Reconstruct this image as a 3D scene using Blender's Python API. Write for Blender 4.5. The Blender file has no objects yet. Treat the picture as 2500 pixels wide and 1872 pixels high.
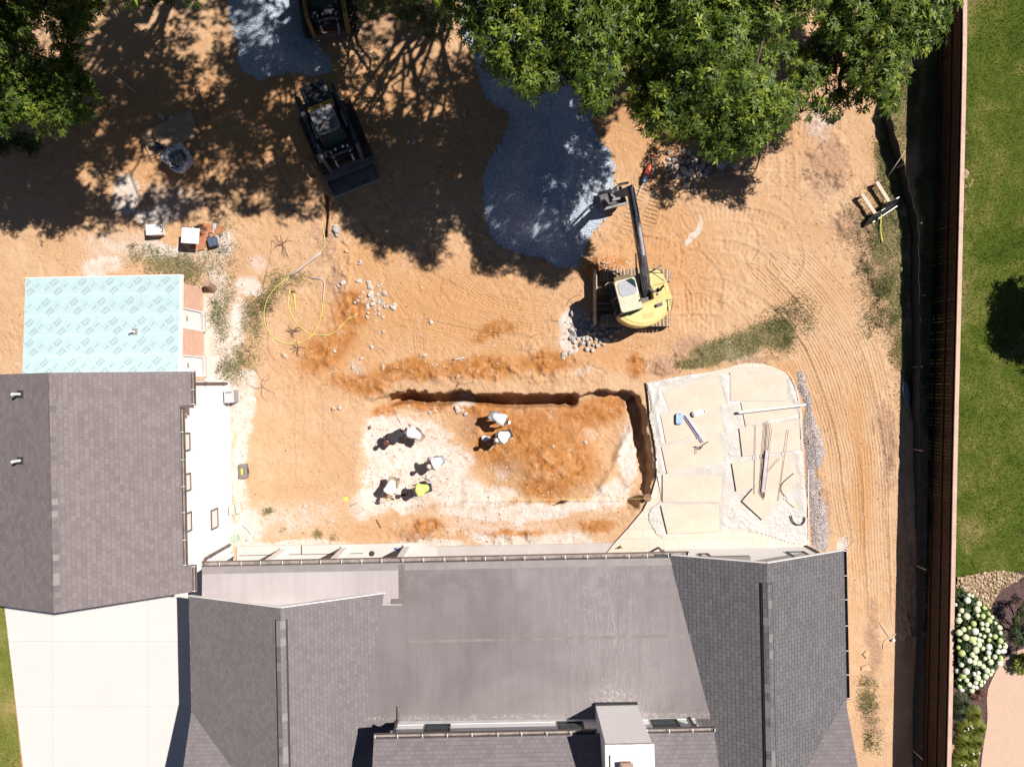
import bpy, bmesh, math, random
import numpy as np
from mathutils import Vector, Matrix, Quaternion

random.seed(7)
RNG = np.random.default_rng(7)
SC = bpy.context.scene
COL = SC.collection
R = math.radians

# ------------------------------------------------------------------ camera, sky, sun, exposure
HC, FP, CX, CY = 30.0, 1740.0, 1250.0, 936.0
cam_d = bpy.data.cameras.new("camera")
cam_d.sensor_width = 36.0
cam_d.lens = 36.0 * FP / 2500.0
cam_d.clip_end = 2000.0
cam = bpy.data.objects.new("camera", cam_d)
cam.location = (0, 0, HC)
COL.objects.link(cam)
SC.camera = cam

SUND = Vector((0.64, 0.335, 1.0)).normalized()
world = bpy.data.worlds.new("World")
SC.world = world
world.use_nodes = True
wn = world.node_tree
wn.nodes.clear()
wo = wn.nodes.new('ShaderNodeOutputWorld')
wb = wn.nodes.new('ShaderNodeBackground')
sky = wn.nodes.new('ShaderNodeTexSky')
sky.sky_type = 'NISHITA'
sky.sun_disc = False
sky.sun_elevation = math.asin(SUND.z)
sky.sun_rotation = math.atan2(SUND.x, SUND.y)
sky.air_density = 0.55
sky.dust_density = 0.1
sky.ozone_density = 2.5
wb.inputs[1].default_value = 0.05
wn.links.new(sky.outputs[0], wb.inputs[0])
wn.links.new(wb.outputs[0], wo.inputs[0])
sun_d = bpy.data.lights.new("sun", 'SUN')
sun_d.energy = 5.0
sun_d.angle = R(0.55)
sun_d.color = (1.0, 0.945, 0.88)
sun = bpy.data.objects.new("sun", sun_d)
sun.rotation_euler = (-SUND).to_track_quat('-Z', 'Y').to_euler()
sun.location = SUND * 60
COL.objects.link(sun)
SC.view_settings.view_transform = 'Standard'
SC.view_settings.look = 'None'
SC.view_settings.exposure = 0.55
SC.view_settings.gamma = 1.0
SC.cycles.max_bounces = 6
SC.cycles.diffuse_bounces = 3
SC.cycles.transparent_max_bounces = 12


def W(px, py, z=0.0):
    k = (HC - z) / FP
    return ((px - CX) * k, -(py - CY) * k, z)


# ------------------------------------------------------------------ materials
def rgb(c):
    return (c[0], c[1], c[2], 1.0)


def newmat(name):
    m = bpy.data.materials.new(name)
    m.use_nodes = True
    nt = m.node_tree
    b = nt.nodes.get('Principled BSDF')
    return m, nt, b


def nd(nt, t, **kw):
    n = nt.nodes.new(t)
    for k, v in kw.items():
        setattr(n, k, v)
    return n


def noise(nt, vec, scale, detail=4.0, rough=0.6, dist=0.0):
    n = nt.nodes.new('ShaderNodeTexNoise')
    n.inputs['Scale'].default_value = scale
    n.inputs['Detail'].default_value = detail
    n.inputs['Roughness'].default_value = rough
    n.inputs['Distortion'].default_value = dist
    if vec is not None:
        nt.links.new(vec, n.inputs['Vector'])
    return n.outputs['Fac']


def ramp(nt, fac, stops):
    r = nt.nodes.new('ShaderNodeValToRGB')
    e = r.color_ramp.elements
    e[0].position, e[0].color = stops[0][0], rgb(stops[0][1])
    e[1].position, e[1].color = stops[-1][0], rgb(stops[-1][1])
    for p, c in stops[1:-1]:
        k = e.new(p)
        k.color = rgb(c)
    nt.links.new(fac, r.inputs[0])
    return r.outputs[0]


def mix(nt, fac, a, b, mode='MIX'):
    n = nt.nodes.new('ShaderNodeMix')
    n.data_type = 'RGBA'
    n.blend_type = mode
    for s, v in ((0, fac), (6, a), (7, b)):
        if isinstance(v, (int, float)):
            n.inputs[s].default_value = v
        elif isinstance(v, tuple):
            n.inputs[s].default_value = rgb(v)
        else:
            nt.links.new(v, n.inputs[s])
    return n.outputs[2]


def mth(nt, op, a, b=None, c=None, clamp=False):
    n = nt.nodes.new('ShaderNodeMath')
    n.operation = op
    n.use_clamp = clamp
    for i, v in enumerate((a, b, c)):
        if v is None:
            continue
        if isinstance(v, (int, float)):
            n.inputs[i].default_value = v
        else:
            nt.links.new(v, n.inputs[i])
    return n.outputs[0]


def bump(nt, b, h, strength=0.5, dist=0.02, chain=None):
    n = nt.nodes.new('ShaderNodeBump')
    n.inputs['Strength'].default_value = strength
    n.inputs['Distance'].default_value = dist
    nt.links.new(h, n.inputs['Height'])
    if chain is not None:
        nt.links.new(chain, n.inputs['Normal'])
    if b is not None:
        nt.links.new(n.outputs[0], b.inputs['Normal'])
    return n.outputs[0]


def tc(nt, which='Object'):
    return nt.nodes.new('ShaderNodeTexCoord').outputs[which]


MATS = {}


def mat(name, col, rough=0.75, var=0.18, scale=6.0, bmp=0.0, bscale=60.0, metal=0.0, spec=0.4, trans=0.0, dirt=0.0):
    if name in MATS:
        return MATS[name]
    m, nt, b = newmat(name)
    v = tc(nt)
    f = noise(nt, v, scale, 5)
    g = noise(nt, v, scale * 9, 3)
    lo = tuple(c * (1 - var) for c in col)
    hi = tuple(min(1, c * (1 + var)) for c in col)
    c1 = ramp(nt, f, [(0.3, lo), (0.7, hi)])
    c2 = mix(nt, var * 0.9, c1, g, 'OVERLAY')
    if dirt > 0:
        dn = noise(nt, v, 2.2, 8, .75, 1.0)
        c2 = mix(nt, mth(nt, 'MULTIPLY', ramp(nt, dn, [(.42, (0, 0, 0)), (.66, (1, 1, 1))]), dirt), c2, (.42, .29, .18))
        c2 = mix(nt, mth(nt, 'MULTIPLY', ramp(nt, noise(nt, v, 17, 4, .8), [(.60, (0, 0, 0)), (.68, (1, 1, 1))]), dirt * .8), c2, (.20, .13, .08))
    nt.links.new(c2, b.inputs['Base Color'])
    b.inputs['Roughness'].default_value = rough
    b.inputs['Metallic'].default_value = metal
    b.inputs['Specular IOR Level'].default_value = spec
    if bmp > 0:
        bump(nt, b, noise(nt, v, bscale, 4), bmp, 0.02)
    if trans > 0:
        tr = nt.nodes.new('ShaderNodeBsdfTranslucent')
        nt.links.new(c2, tr.inputs[0])
        ms = nt.nodes.new('ShaderNodeMixShader')
        ms.inputs[0].default_value = trans
        out = nt.nodes['Material Output']
        nt.links.new(b.outputs[0], ms.inputs[1])
        nt.links.new(tr.outputs[0], ms.inputs[2])
        nt.links.new(ms.outputs[0], out.inputs[0])
    MATS[name] = m
    return m


def brickmat(name, c1, c2, mortar, bw, rh, ms, bmp=0.3, rough=0.85, bias=0.0, streak=None, offset=0.5, var=0.25,
             spec=0.3, shift=(0, 0)):
    m, nt, b = newmat(name)
    uv = tc(nt, 'UV')
    mp = nt.nodes.new('ShaderNodeMapping')
    mp.inputs['Location'].default_value = (shift[0], shift[1], 0)
    nt.links.new(uv, mp.inputs[0])
    uv = mp.outputs[0]
    br = nt.nodes.new('ShaderNodeTexBrick')
    br.offset = offset
    br.inputs['Scale'].default_value = 1.0
    br.inputs['Color1'].default_value = rgb(c1)
    br.inputs['Color2'].default_value = rgb(c2)
    br.inputs['Mortar'].default_value = rgb(mortar)
    br.inputs['Mortar Size'].default_value = ms
    br.inputs['Mortar Smooth'].default_value = 0.3
    br.inputs['Bias'].default_value = bias
    br.inputs['Brick Width'].default_value = bw
    br.inputs['Row Height'].default_value = rh
    nt.links.new(uv, br.inputs['Vector'])
    big = noise(nt, uv, 0.5, 6, 0.7)
    fine = noise(nt, uv, 28, 3, 0.7)
    c = mix(nt, var, br.outputs['Color'], ramp(nt, big, [(0.3, (0.35,) * 3), (0.7, (0.65,) * 3)]), 'OVERLAY')
    c = mix(nt, 0.25, c, ramp(nt, fine, [(0.3, (0.3,) * 3), (0.7, (0.7,) * 3)]), 'OVERLAY')
    if streak:
        br2 = nt.nodes.new('ShaderNodeTexBrick')
        br2.offset = 0.37
        br2.inputs['Scale'].default_value = 1.0
        br2.inputs['Color1'].default_value = (0, 0, 0, 1)
        br2.inputs['Color2'].default_value = (1, 1, 1, 1)
        br2.inputs['Mortar'].default_value = (0, 0, 0, 1)
        br2.inputs['Mortar Size'].default_value = 0.0
        br2.inputs['Bias'].default_value = -0.55
        br2.inputs['Brick Width'].default_value = bw * 0.62
        br2.inputs['Row Height'].default_value = rh
        nt.links.new(uv, br2.inputs['Vector'])
        c = mix(nt, mth(nt, 'MULTIPLY', br2.outputs['Color'], 0.55), c, streak)
    nt.links.new(c, b.inputs['Base Color'])
    b.inputs['Roughness'].default_value = rough
    b.inputs['Specular IOR Level'].default_value = spec
    hgt = mth(nt, 'ADD', mth(nt, 'MULTIPLY', br.outputs['Fac'], -1.0), mth(nt, 'MULTIPLY', fine, 0.35))
    bump(nt, b, hgt, bmp, 0.012)
    MATS[name] = m
    return m


# ------------------------------------------------------------------ mesh builder
ORG = {}


class MB:
    def __init__(s):
        s.v, s.f, s.m = [], [], []

    def add(s, vs, fs, m=0):
        o = len(s.v)
        s.v += [tuple(p) for p in vs]
        s.f += [tuple(i + o for i in f) for f in fs]
        s.m += [m] * len(fs)
        return s

    def poly(s, pts, m=0):
        return s.add(pts, [tuple(range(len(pts)))], m)

    def box(s, c, d, rz=0.0, m=0, tilt=None, taper=1.0):
        x, y, z = d[0] / 2, d[1] / 2, d[2] / 2
        vs = [Vector((i * x * (taper if k > 0 else 1), j * y * (taper if k > 0 else 1), k * z))
              for k in (-1, 1) for j in (-1, 1) for i in (-1, 1)]
        M = Matrix.Rotation(rz, 4, 'Z')
        if tilt is not None:
            M = M @ tilt.to_4x4()
        vs = [M @ p + Vector(c) for p in vs]
        return s.add(vs, [(0, 2, 3, 1), (4, 5, 7, 6), (0, 1, 5, 4), (2, 6, 7, 3), (0, 4, 6, 2), (1, 3, 7, 5)], m)

    def bx(s, a, b, m=0):
        c = [(a[i] + b[i]) / 2 for i in range(3)]
        return s.box(c, [abs(b[i] - a[i]) for i in range(3)], 0, m)

    def beam(s, p, q, w, h, m=0, w2=None, h2=None):
        p, q = Vector(p), Vector(q)
        d = (q - p).normalized()
        u = d.cross(Vector((0, 0, 1)))
        if u.length < 1e-4:
            u = Vector((1, 0, 0))
        u.normalize()
        n = u.cross(d)
        w2 = w if w2 is None else w2
        h2 = h if h2 is None else h2
        vs = []
        for c, a, b in ((p, w, h), (q, w2, h2)):
            for i, j in ((-1, -1), (1, -1), (1, 1), (-1, 1)):
                vs.append(c + u * (i * a / 2) + n * (j * b / 2))
        return s.add(vs, [(3, 2, 1, 0), (4, 5, 6, 7), (0, 1, 5, 4), (1, 2, 6, 5), (2, 3, 7, 6), (3, 0, 4, 7)], m)

    def tube(s, pts, r, n=7, m=0, cap=True):
        pts = [Vector(p) for p in pts]
        k = len(pts)
        rs = r if isinstance(r, (list, tuple)) else [r] * k
        ref = None
        vs = []
        for i, p in enumerate(pts):
            d = (pts[min(i + 1, k - 1)] - pts[max(i - 1, 0)])
            if d.length < 1e-9:
                d = Vector((0, 0, 1))
            d.normalize()
            if ref is None:
                ref = d.cross(Vector((0, 0, 1)))
                if ref.length < 0.05:
                    ref = Vector((1, 0, 0))
            u = (ref - d * ref.dot(d))
            if u.length < 1e-5:
                u = d.orthogonal()
            u.normalize()
            ref = u
            w = d.cross(u)
            for j in range(n):
                a = 2 * math.pi * j / n
                vs.append(p + (u * math.cos(a) + w * math.sin(a)) * rs[i])
        fs = []
        for i in range(k - 1):
            for j in range(n):
                a, b = i * n + j, i * n + (j + 1) % n
                fs.append((a, b, b + n, a + n))
        if cap:
            fs.append(tuple(range(n))[::-1])
            fs.append(tuple((k - 1) * n + j for j in range(n)))
        return s.add(vs, fs, m)

    def cyl(s, p, q, r, r2=None, n=12, m=0):
        return s.tube([p, q], [r, r if r2 is None else r2], n, m)

    def prism(s, poly, z0, z1, m=0, ms=None):
        n = len(poly)
        ar = sum(poly[i][0] * poly[(i + 1) % n][1] - poly[(i + 1) % n][0] * poly[i][1] for i in range(n))
        if ar < 0:
            poly = poly[::-1]
        vs = [(p[0], p[1], z0) for p in poly] + [(p[0], p[1], z1) for p in poly]
        o = len(s.v)
        s.add(vs, [tuple(range(n, 2 * n))], m)
        fs = [tuple(range(n))[::-1]] + [(i, (i + 1) % n, n + (i + 1) % n, n + i) for i in range(n)]
        s.f += [tuple(i + o for i in f) for f in fs]
        s.m += [m if ms is None else ms] * len(fs)
        return s

    def slab(s, pts, t, m=0, ms=None):
        """pts: top polygon in 3-D (counter-clockwise from above); thickness t downwards"""
        n = len(pts)
        ar = sum(pts[i][0] * pts[(i + 1) % n][1] - pts[(i + 1) % n][0] * pts[i][1] for i in range(n))
        if ar < 0:
            pts = pts[::-1]
        vs = list(pts) + [(p[0], p[1], p[2] - t) for p in pts]
        o = len(s.v)
        s.add(vs, [tuple(range(n))], m)
        fs = [tuple(range(n, 2 * n))[::-1]] + [(n + i, n + (i + 1) % n, (i + 1) % n, i) for i in range(n)]
        s.f += [tuple(i + o for i in f) for f in fs]
        s.m += [m if ms is None else ms] * len(fs)
        return s

    def ball(s, c, r, seg=10, rings=6, m=0, rot=None):
        if not isinstance(r, (tuple, list)):
            r = (r, r, r)
        vs, fs = [], []
        for i in range(rings + 1):
            ph = math.pi * i / rings
            for j in range(seg):
                th = 2 * math.pi * j / seg
                p = Vector((r[0] * math.sin(ph) * math.cos(th), r[1] * math.sin(ph) * math.sin(th), r[2] * math.cos(ph)))
                if rot is not None:
                    p = rot @ p
                vs.append(p + Vector(c))
        for i in range(rings):
            for j in range(seg):
                a, b = i * seg + j, i * seg + (j + 1) % seg
                fs.append((a, a + seg, b + seg, b))
        return s.add(vs, fs, m)

    def build(s, name, mats, parent=None, smooth=False, bev=0.0, T=None, loc=None, rz=0.0, local=False):
        if not isinstance(mats, (list, tuple)):
            mats = [mats]
        V = np.array([tuple(p) for p in s.v], dtype=np.float64).reshape(-1, 3)
        if T is not None:
            A = np.array(T)
            V = V @ A[:3, :3].T + A[:3, 3]
        if parent is not None:
            o = np.array(ORG.get(parent.name, (0, 0, 0)))
            V = V - o
            org = None
        else:
            if loc is not None:
                org = loc
            else:
                org = ((V[:, 0].min() + V[:, 0].max()) / 2, (V[:, 1].min() + V[:, 1].max()) / 2, V[:, 2].min())
            if not local:
                V = V - np.array(org)
        me = bpy.data.meshes.new(name)
        me.from_pydata(V.tolist(), [], s.f)
        for m_ in mats:
            me.materials.append(m_)
        me.polygons.foreach_set('material_index', s.m)
        # metric UVs: u along the horizontal of each face, v up its slope
        uvl = me.uv_layers.new(name='UVMap')
        nf = len(me.polygons)
        if nf:
            nrm = np.empty(nf * 3)
            me.polygons.foreach_get('normal', nrm)
            nrm = nrm.reshape(-1, 3)
            tot = np.empty(nf, dtype=np.int32)
            me.polygons.foreach_get('loop_total', tot)
            li = np.empty(len(me.loops), dtype=np.int32)
            me.loops.foreach_get('vertex_index', li)
            N = np.repeat(nrm, tot, axis=0)
            E = np.stack([-N[:, 1], N[:, 0], np.zeros(len(N))], 1)
            L = np.linalg.norm(E, axis=1)
            flat = L < 0.02
            E[flat] = (1, 0, 0)
            L[flat] = 1
            E /= L[:, None]
            B = np.cross(N, E)
            P = V[li]
            uv = np.stack([(P * E).sum(1), (P * B).sum(1)], 1)
            uvl.data.foreach_set('uv', uv.ravel())
        if smooth:
            me.polygons.foreach_set('use_smooth', [True] * nf)
        me.update()
        ob = bpy.data.objects.new(name, me)
        COL.objects.link(ob)
        if parent is not None:
            ob.parent = parent
            ORG[ob.name] = ORG.get(parent.name, (0, 0, 0))
        else:
            ob.location = org
            ob.rotation_euler = (0, 0, rz)
            ORG[ob.name] = (0, 0, 0) if local else tuple(org)
        if bev > 0:
            b = ob.modifiers.new('bevel', 'BEVEL')
            b.width = bev
            b.segments = 2
            b.limit_method = 'ANGLE'
            b.angle_limit = R(40)
        return ob


def tag(o, label=None, cat=None, group=None, kind=None):
    if label:
        o['label'] = label
    if cat:
        o['category'] = cat
    if group:
        o['group'] = group
    if kind:
        o['kind'] = kind
    return o


def thing(name, label, cat, loc=(0, 0, 0), rz=0.0, group=None, world_parts=False):
    o = bpy.data.objects.new(name, None)
    o.empty_display_size = 0.3
    COL.objects.link(o)
    o.location = loc
    o.rotation_euler = (0, 0, rz)
    ORG[o.name] = tuple(loc) if world_parts else (0, 0, 0)
    return tag(o, label, cat, group)


def copy_tree(o, parent=None):
    c = o.copy()
    COL.objects.link(c)
    c.parent = parent
    for ch in list(o.children):
        copy_tree(ch, c)
    return c


def seth(o, label=None, group=None):
    if label:
        o['label'] = label
    if group:
        o['group'] = group


# ------------------------------------------------------------------ numpy noise
_T = RNG.random((256, 256))


def vn(x, y, s, seed=0):
    x = x / s + seed * 17.31
    y = y / s + seed * 9.77
    xi, yi = np.floor(x).astype(int), np.floor(y).astype(int)
    fx, fy = x - xi, y - yi
    fx, fy = fx * fx * (3 - 2 * fx), fy * fy * (3 - 2 * fy)
    a, b = _T[xi & 255, yi & 255], _T[(xi + 1) & 255, yi & 255]
    c, d = _T[xi & 255, (yi + 1) & 255], _T[(xi + 1) & 255, (yi + 1) & 255]
    return (a * (1 - fx) + b * fx) * (1 - fy) + (c * (1 - fx) + d * fx) * fy


def fbm(x, y, s, o=4, seed=0, g=0.5):
    t, a, n = 0, 1.0, 0
    for i in range(o):
        t = t + a * vn(x, y, s / 2 ** i, seed + i * 3)
        n += a
        a *= g
    return t / n


def sst(e0, e1, x):
    t = np.clip((x - e0) / (e1 - e0), 0, 1)
    return t * t * (3 - 2 * t)


def pxpoly(p, z=0.0):
    return [W(a, b, z)[:2] for a, b in p]


def sdf(X, Y, poly, big=50.0, margin=3.0):
    """signed distance (negative inside) to a polygon in metres"""
    P = np.array(poly)
    x0, y0 = P.min(0) - margin
    x1, y1 = P.max(0) + margin
    sel = (X > x0) & (X < x1) & (Y > y0) & (Y < y1)
    out = np.full(X.shape, big)
    x, y = X[sel], Y[sel]
    d = np.full(x.shape, 1e9)
    ins = np.zeros(x.shape, bool)
    n = len(P)
    for i in range(n):
        ax, ay = P[i]
        bx_, by_ = P[(i + 1) % n]
        ex, ey = bx_ - ax, by_ - ay
        t = np.clip(((x - ax) * ex + (y - ay) * ey) / (ex * ex + ey * ey + 1e-12), 0, 1)
        d = np.minimum(d, np.hypot(x - ax - t * ex, y - ay - t * ey))
        c = ((ay > y) != (by_ > y)) & (x < (bx_ - ax) * (y - ay) / (by_ - ay + 1e-12) + ax)
        ins ^= c
    out[sel] = np.where(ins, -d, d)
    return out


def pline(X, Y, pts, maxd):
    """distance, along-coordinate and signed side distance to a polyline"""
    P = np.array(pts)
    x0, y0 = P.min(0) - maxd
    x1, y1 = P.max(0) + maxd
    sel = (X > x0) & (X < x1) & (Y > y0) & (Y < y1)
    x, y = X[sel], Y[sel]
    D = np.full(X.shape, 99.0)
    U = np.zeros(X.shape)
    V = np.full(X.shape, 99.0)
    d = np.full(x.shape, 99.0)
    u = np.zeros(x.shape)
    v = np.full(x.shape, 99.0)
    acc = 0
    for i in range(len(P) - 1):
        ax, ay = P[i]
        ex, ey = P[i + 1] - P[i]
        L = math.hypot(ex, ey)
        t = np.clip(((x - ax) * ex + (y - ay) * ey) / (L * L), 0, 1)
        dd = np.hypot(x - ax - t * ex, y - ay - t * ey)
        sd = ((x - ax) * ey - (y - ay) * ex) / L
        m = dd < d
        d = np.where(m, dd, d)
        u = np.where(m, acc + t * L, u)
        v = np.where(m, np.where(np.abs(sd) > 1e-9, np.sign(sd), 1) * dd, v)
        acc += L
    D[sel], U[sel], V[sel] = d, u, v
    return D, U, V


def curve(pts, n=10):
    """Catmull-Rom through points (tuples of any dimension)"""
    P = [np.array(p, dtype=float) for p in pts]
    P = [2 * P[0] - P[1]] + P + [2 * P[-1] - P[-2]]
    out = []
    for i in range(1, len(P) - 2):
        for k in range(n):
            t = k / n
            a, b, c, d = P[i - 1], P[i], P[i + 1], P[i + 2]
            out.append(0.5 * ((2 * b) + (c - a) * t + (2 * a - 5 * b + 4 * c - d) * t * t + (3 * b - a - 3 * c + d) * t ** 3))
    out.append(P[-2])
    return [tuple(p) for p in out]


def chaikin(p, n=2):
    for _ in range(n):
        q = []
        for i in range(len(p)):
            a, b = p[i], p[(i + 1) % len(p)]
            q.append((a[0] * .75 + b[0] * .25, a[1] * .75 + b[1] * .25))
            q.append((a[0] * .25 + b[0] * .75, a[1] * .25 + b[1] * .75))
        p = q
    return p


# ================================================================== GROUND
def axis(a, b, st, far):
    core = np.arange(a, b + st / 2, st)
    ext = []
    d, x = st, b
    while x < far:
        d *= 1.35
        x += d
        ext.append(x)
    ext = np.array(ext)
    lo = -(ext - b) + a
    return np.concatenate([lo[::-1], core, ext])


XS = axis(-22.6, 22.6, 0.05, 320)
YS = axis(-17.0, 17.0, 0.05, 320)
GX, GY = np.meshgrid(XS, YS)
wob = 0.22
NX = (fbm(GX, GY, 1.2, 4, 11) - 0.5) * 2 * wob
NY = (fbm(GX, GY, 1.2, 4, 31) - 0.5) * 2 * wob
WX, WY = GX + NX, GY + NY


def blob(px, py, rx, ry, rot=0.0, s=1.0, soft=0.5, w=1.6):
    cx, cy, _ = W(px, py)
    k = HC / FP
    a = R(rot)
    x = GX + NX * w - cx
    y = GY + NY * w - cy
    u = (x * math.cos(a) + y * math.sin(a)) / (rx * k)
    v = (-x * math.sin(a) + y * math.cos(a)) / (ry * k)
    return s * (1 - sst(1 - soft, 1 + soft * .4, np.sqrt(u * u + v * v)))


def blobs(lst, **kw):
    out = np.zeros(GX.shape)
    for b in lst:
        out = np.maximum(out, blob(*b, **kw))
    return out


# --- pit
PIT = pxpoly([(900, 968), (950, 962), (1000, 954), (1075, 958), (1120, 956), (1180, 964), (1230, 958), (1290, 962), (1340, 962),
              (1400, 962), (1450, 956), (1470, 944), (1490, 956), (1540, 952), (1562, 968), (1578, 1010), (1585, 1060),
              (1592, 1110), (1592, 1160), (1580, 1212), (1540, 1262), (1500, 1250), (1420, 1240), (1300, 1238),
              (1180, 1240), (1000, 1256), (890, 1250), (868, 1150), (878, 1050)])
HARD = pxpoly([(900, 968), (950, 962), (1000, 954), (1075, 958), (1120, 956), (1180, 964), (1230, 958), (1290, 962), (1340, 962),
               (1400, 962), (1450, 956), (1470, 944), (1490, 956), (1540, 952), (1562, 968), (1578, 1010), (1585, 1060),
               (1592, 1110), (1592, 1160), (1580, 1212)])
SOFT = pxpoly([(1580, 1212), (1540, 1262), (1500, 1250), (1420, 1240), (1300, 1238), (1180, 1240), (1000, 1256), (890, 1250),
               (868, 1150), (878, 1050), (900, 968)])
xx, yy = GX + NX * 0.5 + (fbm(GX, GY, .3, 3, 71) - .5) * .22, GY + NY * 0.5 + (fbm(GX, GY, .3, 3, 72) - .5) * .26
pin = sdf(xx, yy, PIT)
dh = pline(xx, yy, HARD, 4)[0]
ds = pline(xx, yy, SOFT, 8)[0]
inside = pin < 0
ds = np.where(ds > 90, 8, ds)
dh = np.where(dh > 90, 4, dh)
pitd = np.where(inside, (0.22 + 0.55 * sst(0, 3.2, ds)) * sst(0.0, 0.10, dh) * sst(0, 0.5, ds + .05), 0)
# deeper trench at the foot of the north wall, and at the foot of the curved east wall
tr = pline(GX + NX * .9, GY + NY * .9, pxpoly([(955, 972), (1020, 968), (1110, 970), (1200, 974), (1300, 976), (1400, 973)]), 1.2)[0]
pitd = pitd + np.where(inside, 0.95 * (1 - sst(0.12, 0.36, tr)), 0)
bench = pline(xx, yy, pxpoly([(1560, 985), (1572, 1050), (1575, 1120), (1572, 1180), (1540, 1225)]), 1.2)[0]
pitd = pitd + np.where(inside, 0.32 * (1 - sst(0.22, 0.42, bench)), 0)
slot = pline(GX + NX * .2, GY + NY * .2, pxpoly([(797, 478), (796, 520), (792, 575)]), 1.0)[0]
slotd = 0.45 * (1 - sst(0.04, 0.11, slot))

# --- masks
dust = blobs([
    (1010, 1110, 105, 105), (950, 1050, 75, 45), (930, 1150, 50, 70), (1120, 1210, 90, 40), (915, 1090, 40, 60), (905, 1235, 60, 40), (1060, 1190, 120, 50),
    (1150, 1210, 130, 34), (980, 1215, 95, 42), (1250, 1250, 200, 22, 2), (1400, 1236, 120, 18), (1490, 1215, 60, 38, 30),
    (1536, 1120, 20, 85, -4), (1100, 1130, 60, 60), (1120, 1190, 80, 30), (590, 1010, 32, 90), (588, 1150, 30, 110),
    (600, 1290, 45, 60), (590, 940, 40, 40), (250, 650, 55, 28), (395, 612, 55, 24), (305, 480, 35, 60), (380, 520, 60, 30),
    (540, 600, 30, 40), (585, 790, 30, 70), (540, 860, 35, 60),  (1405, 790, 40, 45),
    (1395, 830, 26, 30), (600, 700, 40, 30), (1040, 1330, 120, 14), (1300, 1320, 170, 24), (700, 1330, 170, 14), 
    (2050, 1330, 18, 22),  
    (520, 1000, 60, 400), (1690, 560, 10, 40, -25), (1130, 985, 30, 22)
])
dust2 = blobs([(1375, 1045, 44, 30), (1440, 1060, 36, 26), (1210, 1130, 30, 70, 20), (870, 905, 40, 30), (910, 735, 50, 40), (625, 640, 40, 40), (1100, 1140, 90, 90),(700, 1260, 170, 70), (1180, 1290, 300, 36), (960, 1130, 130, 130), (1000, 900, 60, 20), (300, 600, 150, 60),
               (480, 620, 110, 60), (540, 800, 70, 160), (1780, 850, 100, 40), (1420, 900, 60, 20), (2000, 300, 60, 60),
               (420, 480, 140, 60)], soft=.9)
clay = blobs([
    (800, 850, 110, 60, 35), (860, 760, 70, 60), (880, 930, 90, 40), (1000, 905, 140, 36), (1160, 900, 150, 36), (1330, 880, 90, 40),
    (1290, 1060, 190, 95), (1370, 1130, 130, 90), (1440, 1010, 110, 50), (1180, 1000, 110, 40), (1200, 1090, 80, 70, -30),
    (1020, 985, 110, 22), (935, 1000, 40, 26), (1500, 1000, 60, 40), (1330, 1190, 90, 36), (915, 1185, 36, 22),
    (1490, 640, 40, 24), (1450, 650, 40, 30), (1550, 900, 40, 30), (1040, 1290, 70, 26), (1260, 1300, 90, 20), (1450, 1290, 60, 20),
    (1200, 810, 90, 24, 20), (1900, 985, 14, 50), (1885, 940, 16, 14)
], soft=.8)
loam = blobs([
    (2020, 400, 75, 110), (2000, 310, 60, 40), (1690, 860, 60, 36), (1700, 840, 50, 30), (1620, 900, 60, 26), (2080, 560, 70, 60),
    (1620, 1090, 30, 60), (1230, 1120, 60, 60), (1150, 1040, 50, 50), (2130, 1560, 26, 130), (2125, 1750, 30, 80), (2165, 1100, 26, 160),
    (1010, 1310, 70, 22), (2010, 1230, 22, 90), (1720, 400, 130, 50), (2150, 640, 70, 120), (820, 700, 30, 90), (790, 600, 30, 80),
    (2240, 1600, 40, 400), (2290, 1600, 60, 400), (1840, 870, 90, 14)  # first two: loam strip by the fence, deepening its shadow band in colour
], soft=.8)
shade_tint = blobs([(900, 60, 500, 160), (200, 260, 260, 120), (1540, 250, 100, 200), (1930, 200, 140, 140)], soft=1.6)  # tree shade put into the soil colour as darker brown
grass = blobs([
    (2300, 300, 70, 500), (2300, 900, 60, 400), (2265, 500, 30, 400),  # grass strip by the fence, also deepening its shadow band in colour
    (2200, 250, 60, 160), (2180, 420, 50, 120), (2170, 560, 50, 90), (2190, 700, 40, 110), (2220, 900, 26, 120), (2150, 620, 30, 40),
    (1790, 840, 130, 36, 14), (1900, 815, 50, 40, 50), (1700, 885, 60, 22, 14)], soft=.5)
grass_sp = blobs([
    (2120, 560, 60, 90), (2140, 700, 50, 140), (2200, 850, 40, 160), (520, 640, 60, 60), (470, 660, 80, 50), (540, 560, 30, 40),
    (680, 700, 60, 40), (700, 690, 70, 26), (640, 740, 30, 60), (620, 800, 30, 90), (560, 900, 40, 40), (330, 600, 16, 10),
    (420, 640, 120, 40), (1960, 770, 40, 60), (540, 740, 30, 120), (2120, 1700, 30, 60), (2130, 1800, 24, 50), (690, 1290, 12, 10),
    (770, 1310, 14, 10), (810, 1312, 12, 8), (660, 1240, 14, 12), (1900, 800, 60, 60), (600, 880, 40, 60), (380, 560, 26, 10)], soft=.8)
orange = blobs([(1080, 760, 420, 170), (600, 300, 900, 260), (1500, 250, 600, 250), (1600, 640, 200, 200), (2100, 1150, 30, 300), (1250, 880, 330, 60), (830, 860, 160, 120), (1480, 860, 160, 60), (1300, 1080, 260, 130), (900, 640, 120, 80), (1150, 1300, 350, 40), (1930, 930, 40, 60)], soft=1.0)
rough_m = np.maximum.reduce([clay * .9, loam * .8, blobs([(2020, 400, 75, 110), (1480, 650, 60, 40), (830, 620, 36, 150),
                                                           (1200, 900, 360, 40), (700, 500, 50, 26), (1330, 850, 60, 60)], soft=.6)])
rough_m = np.where(pin < 0, np.maximum(rough_m, 0.35), rough_m)
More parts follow.
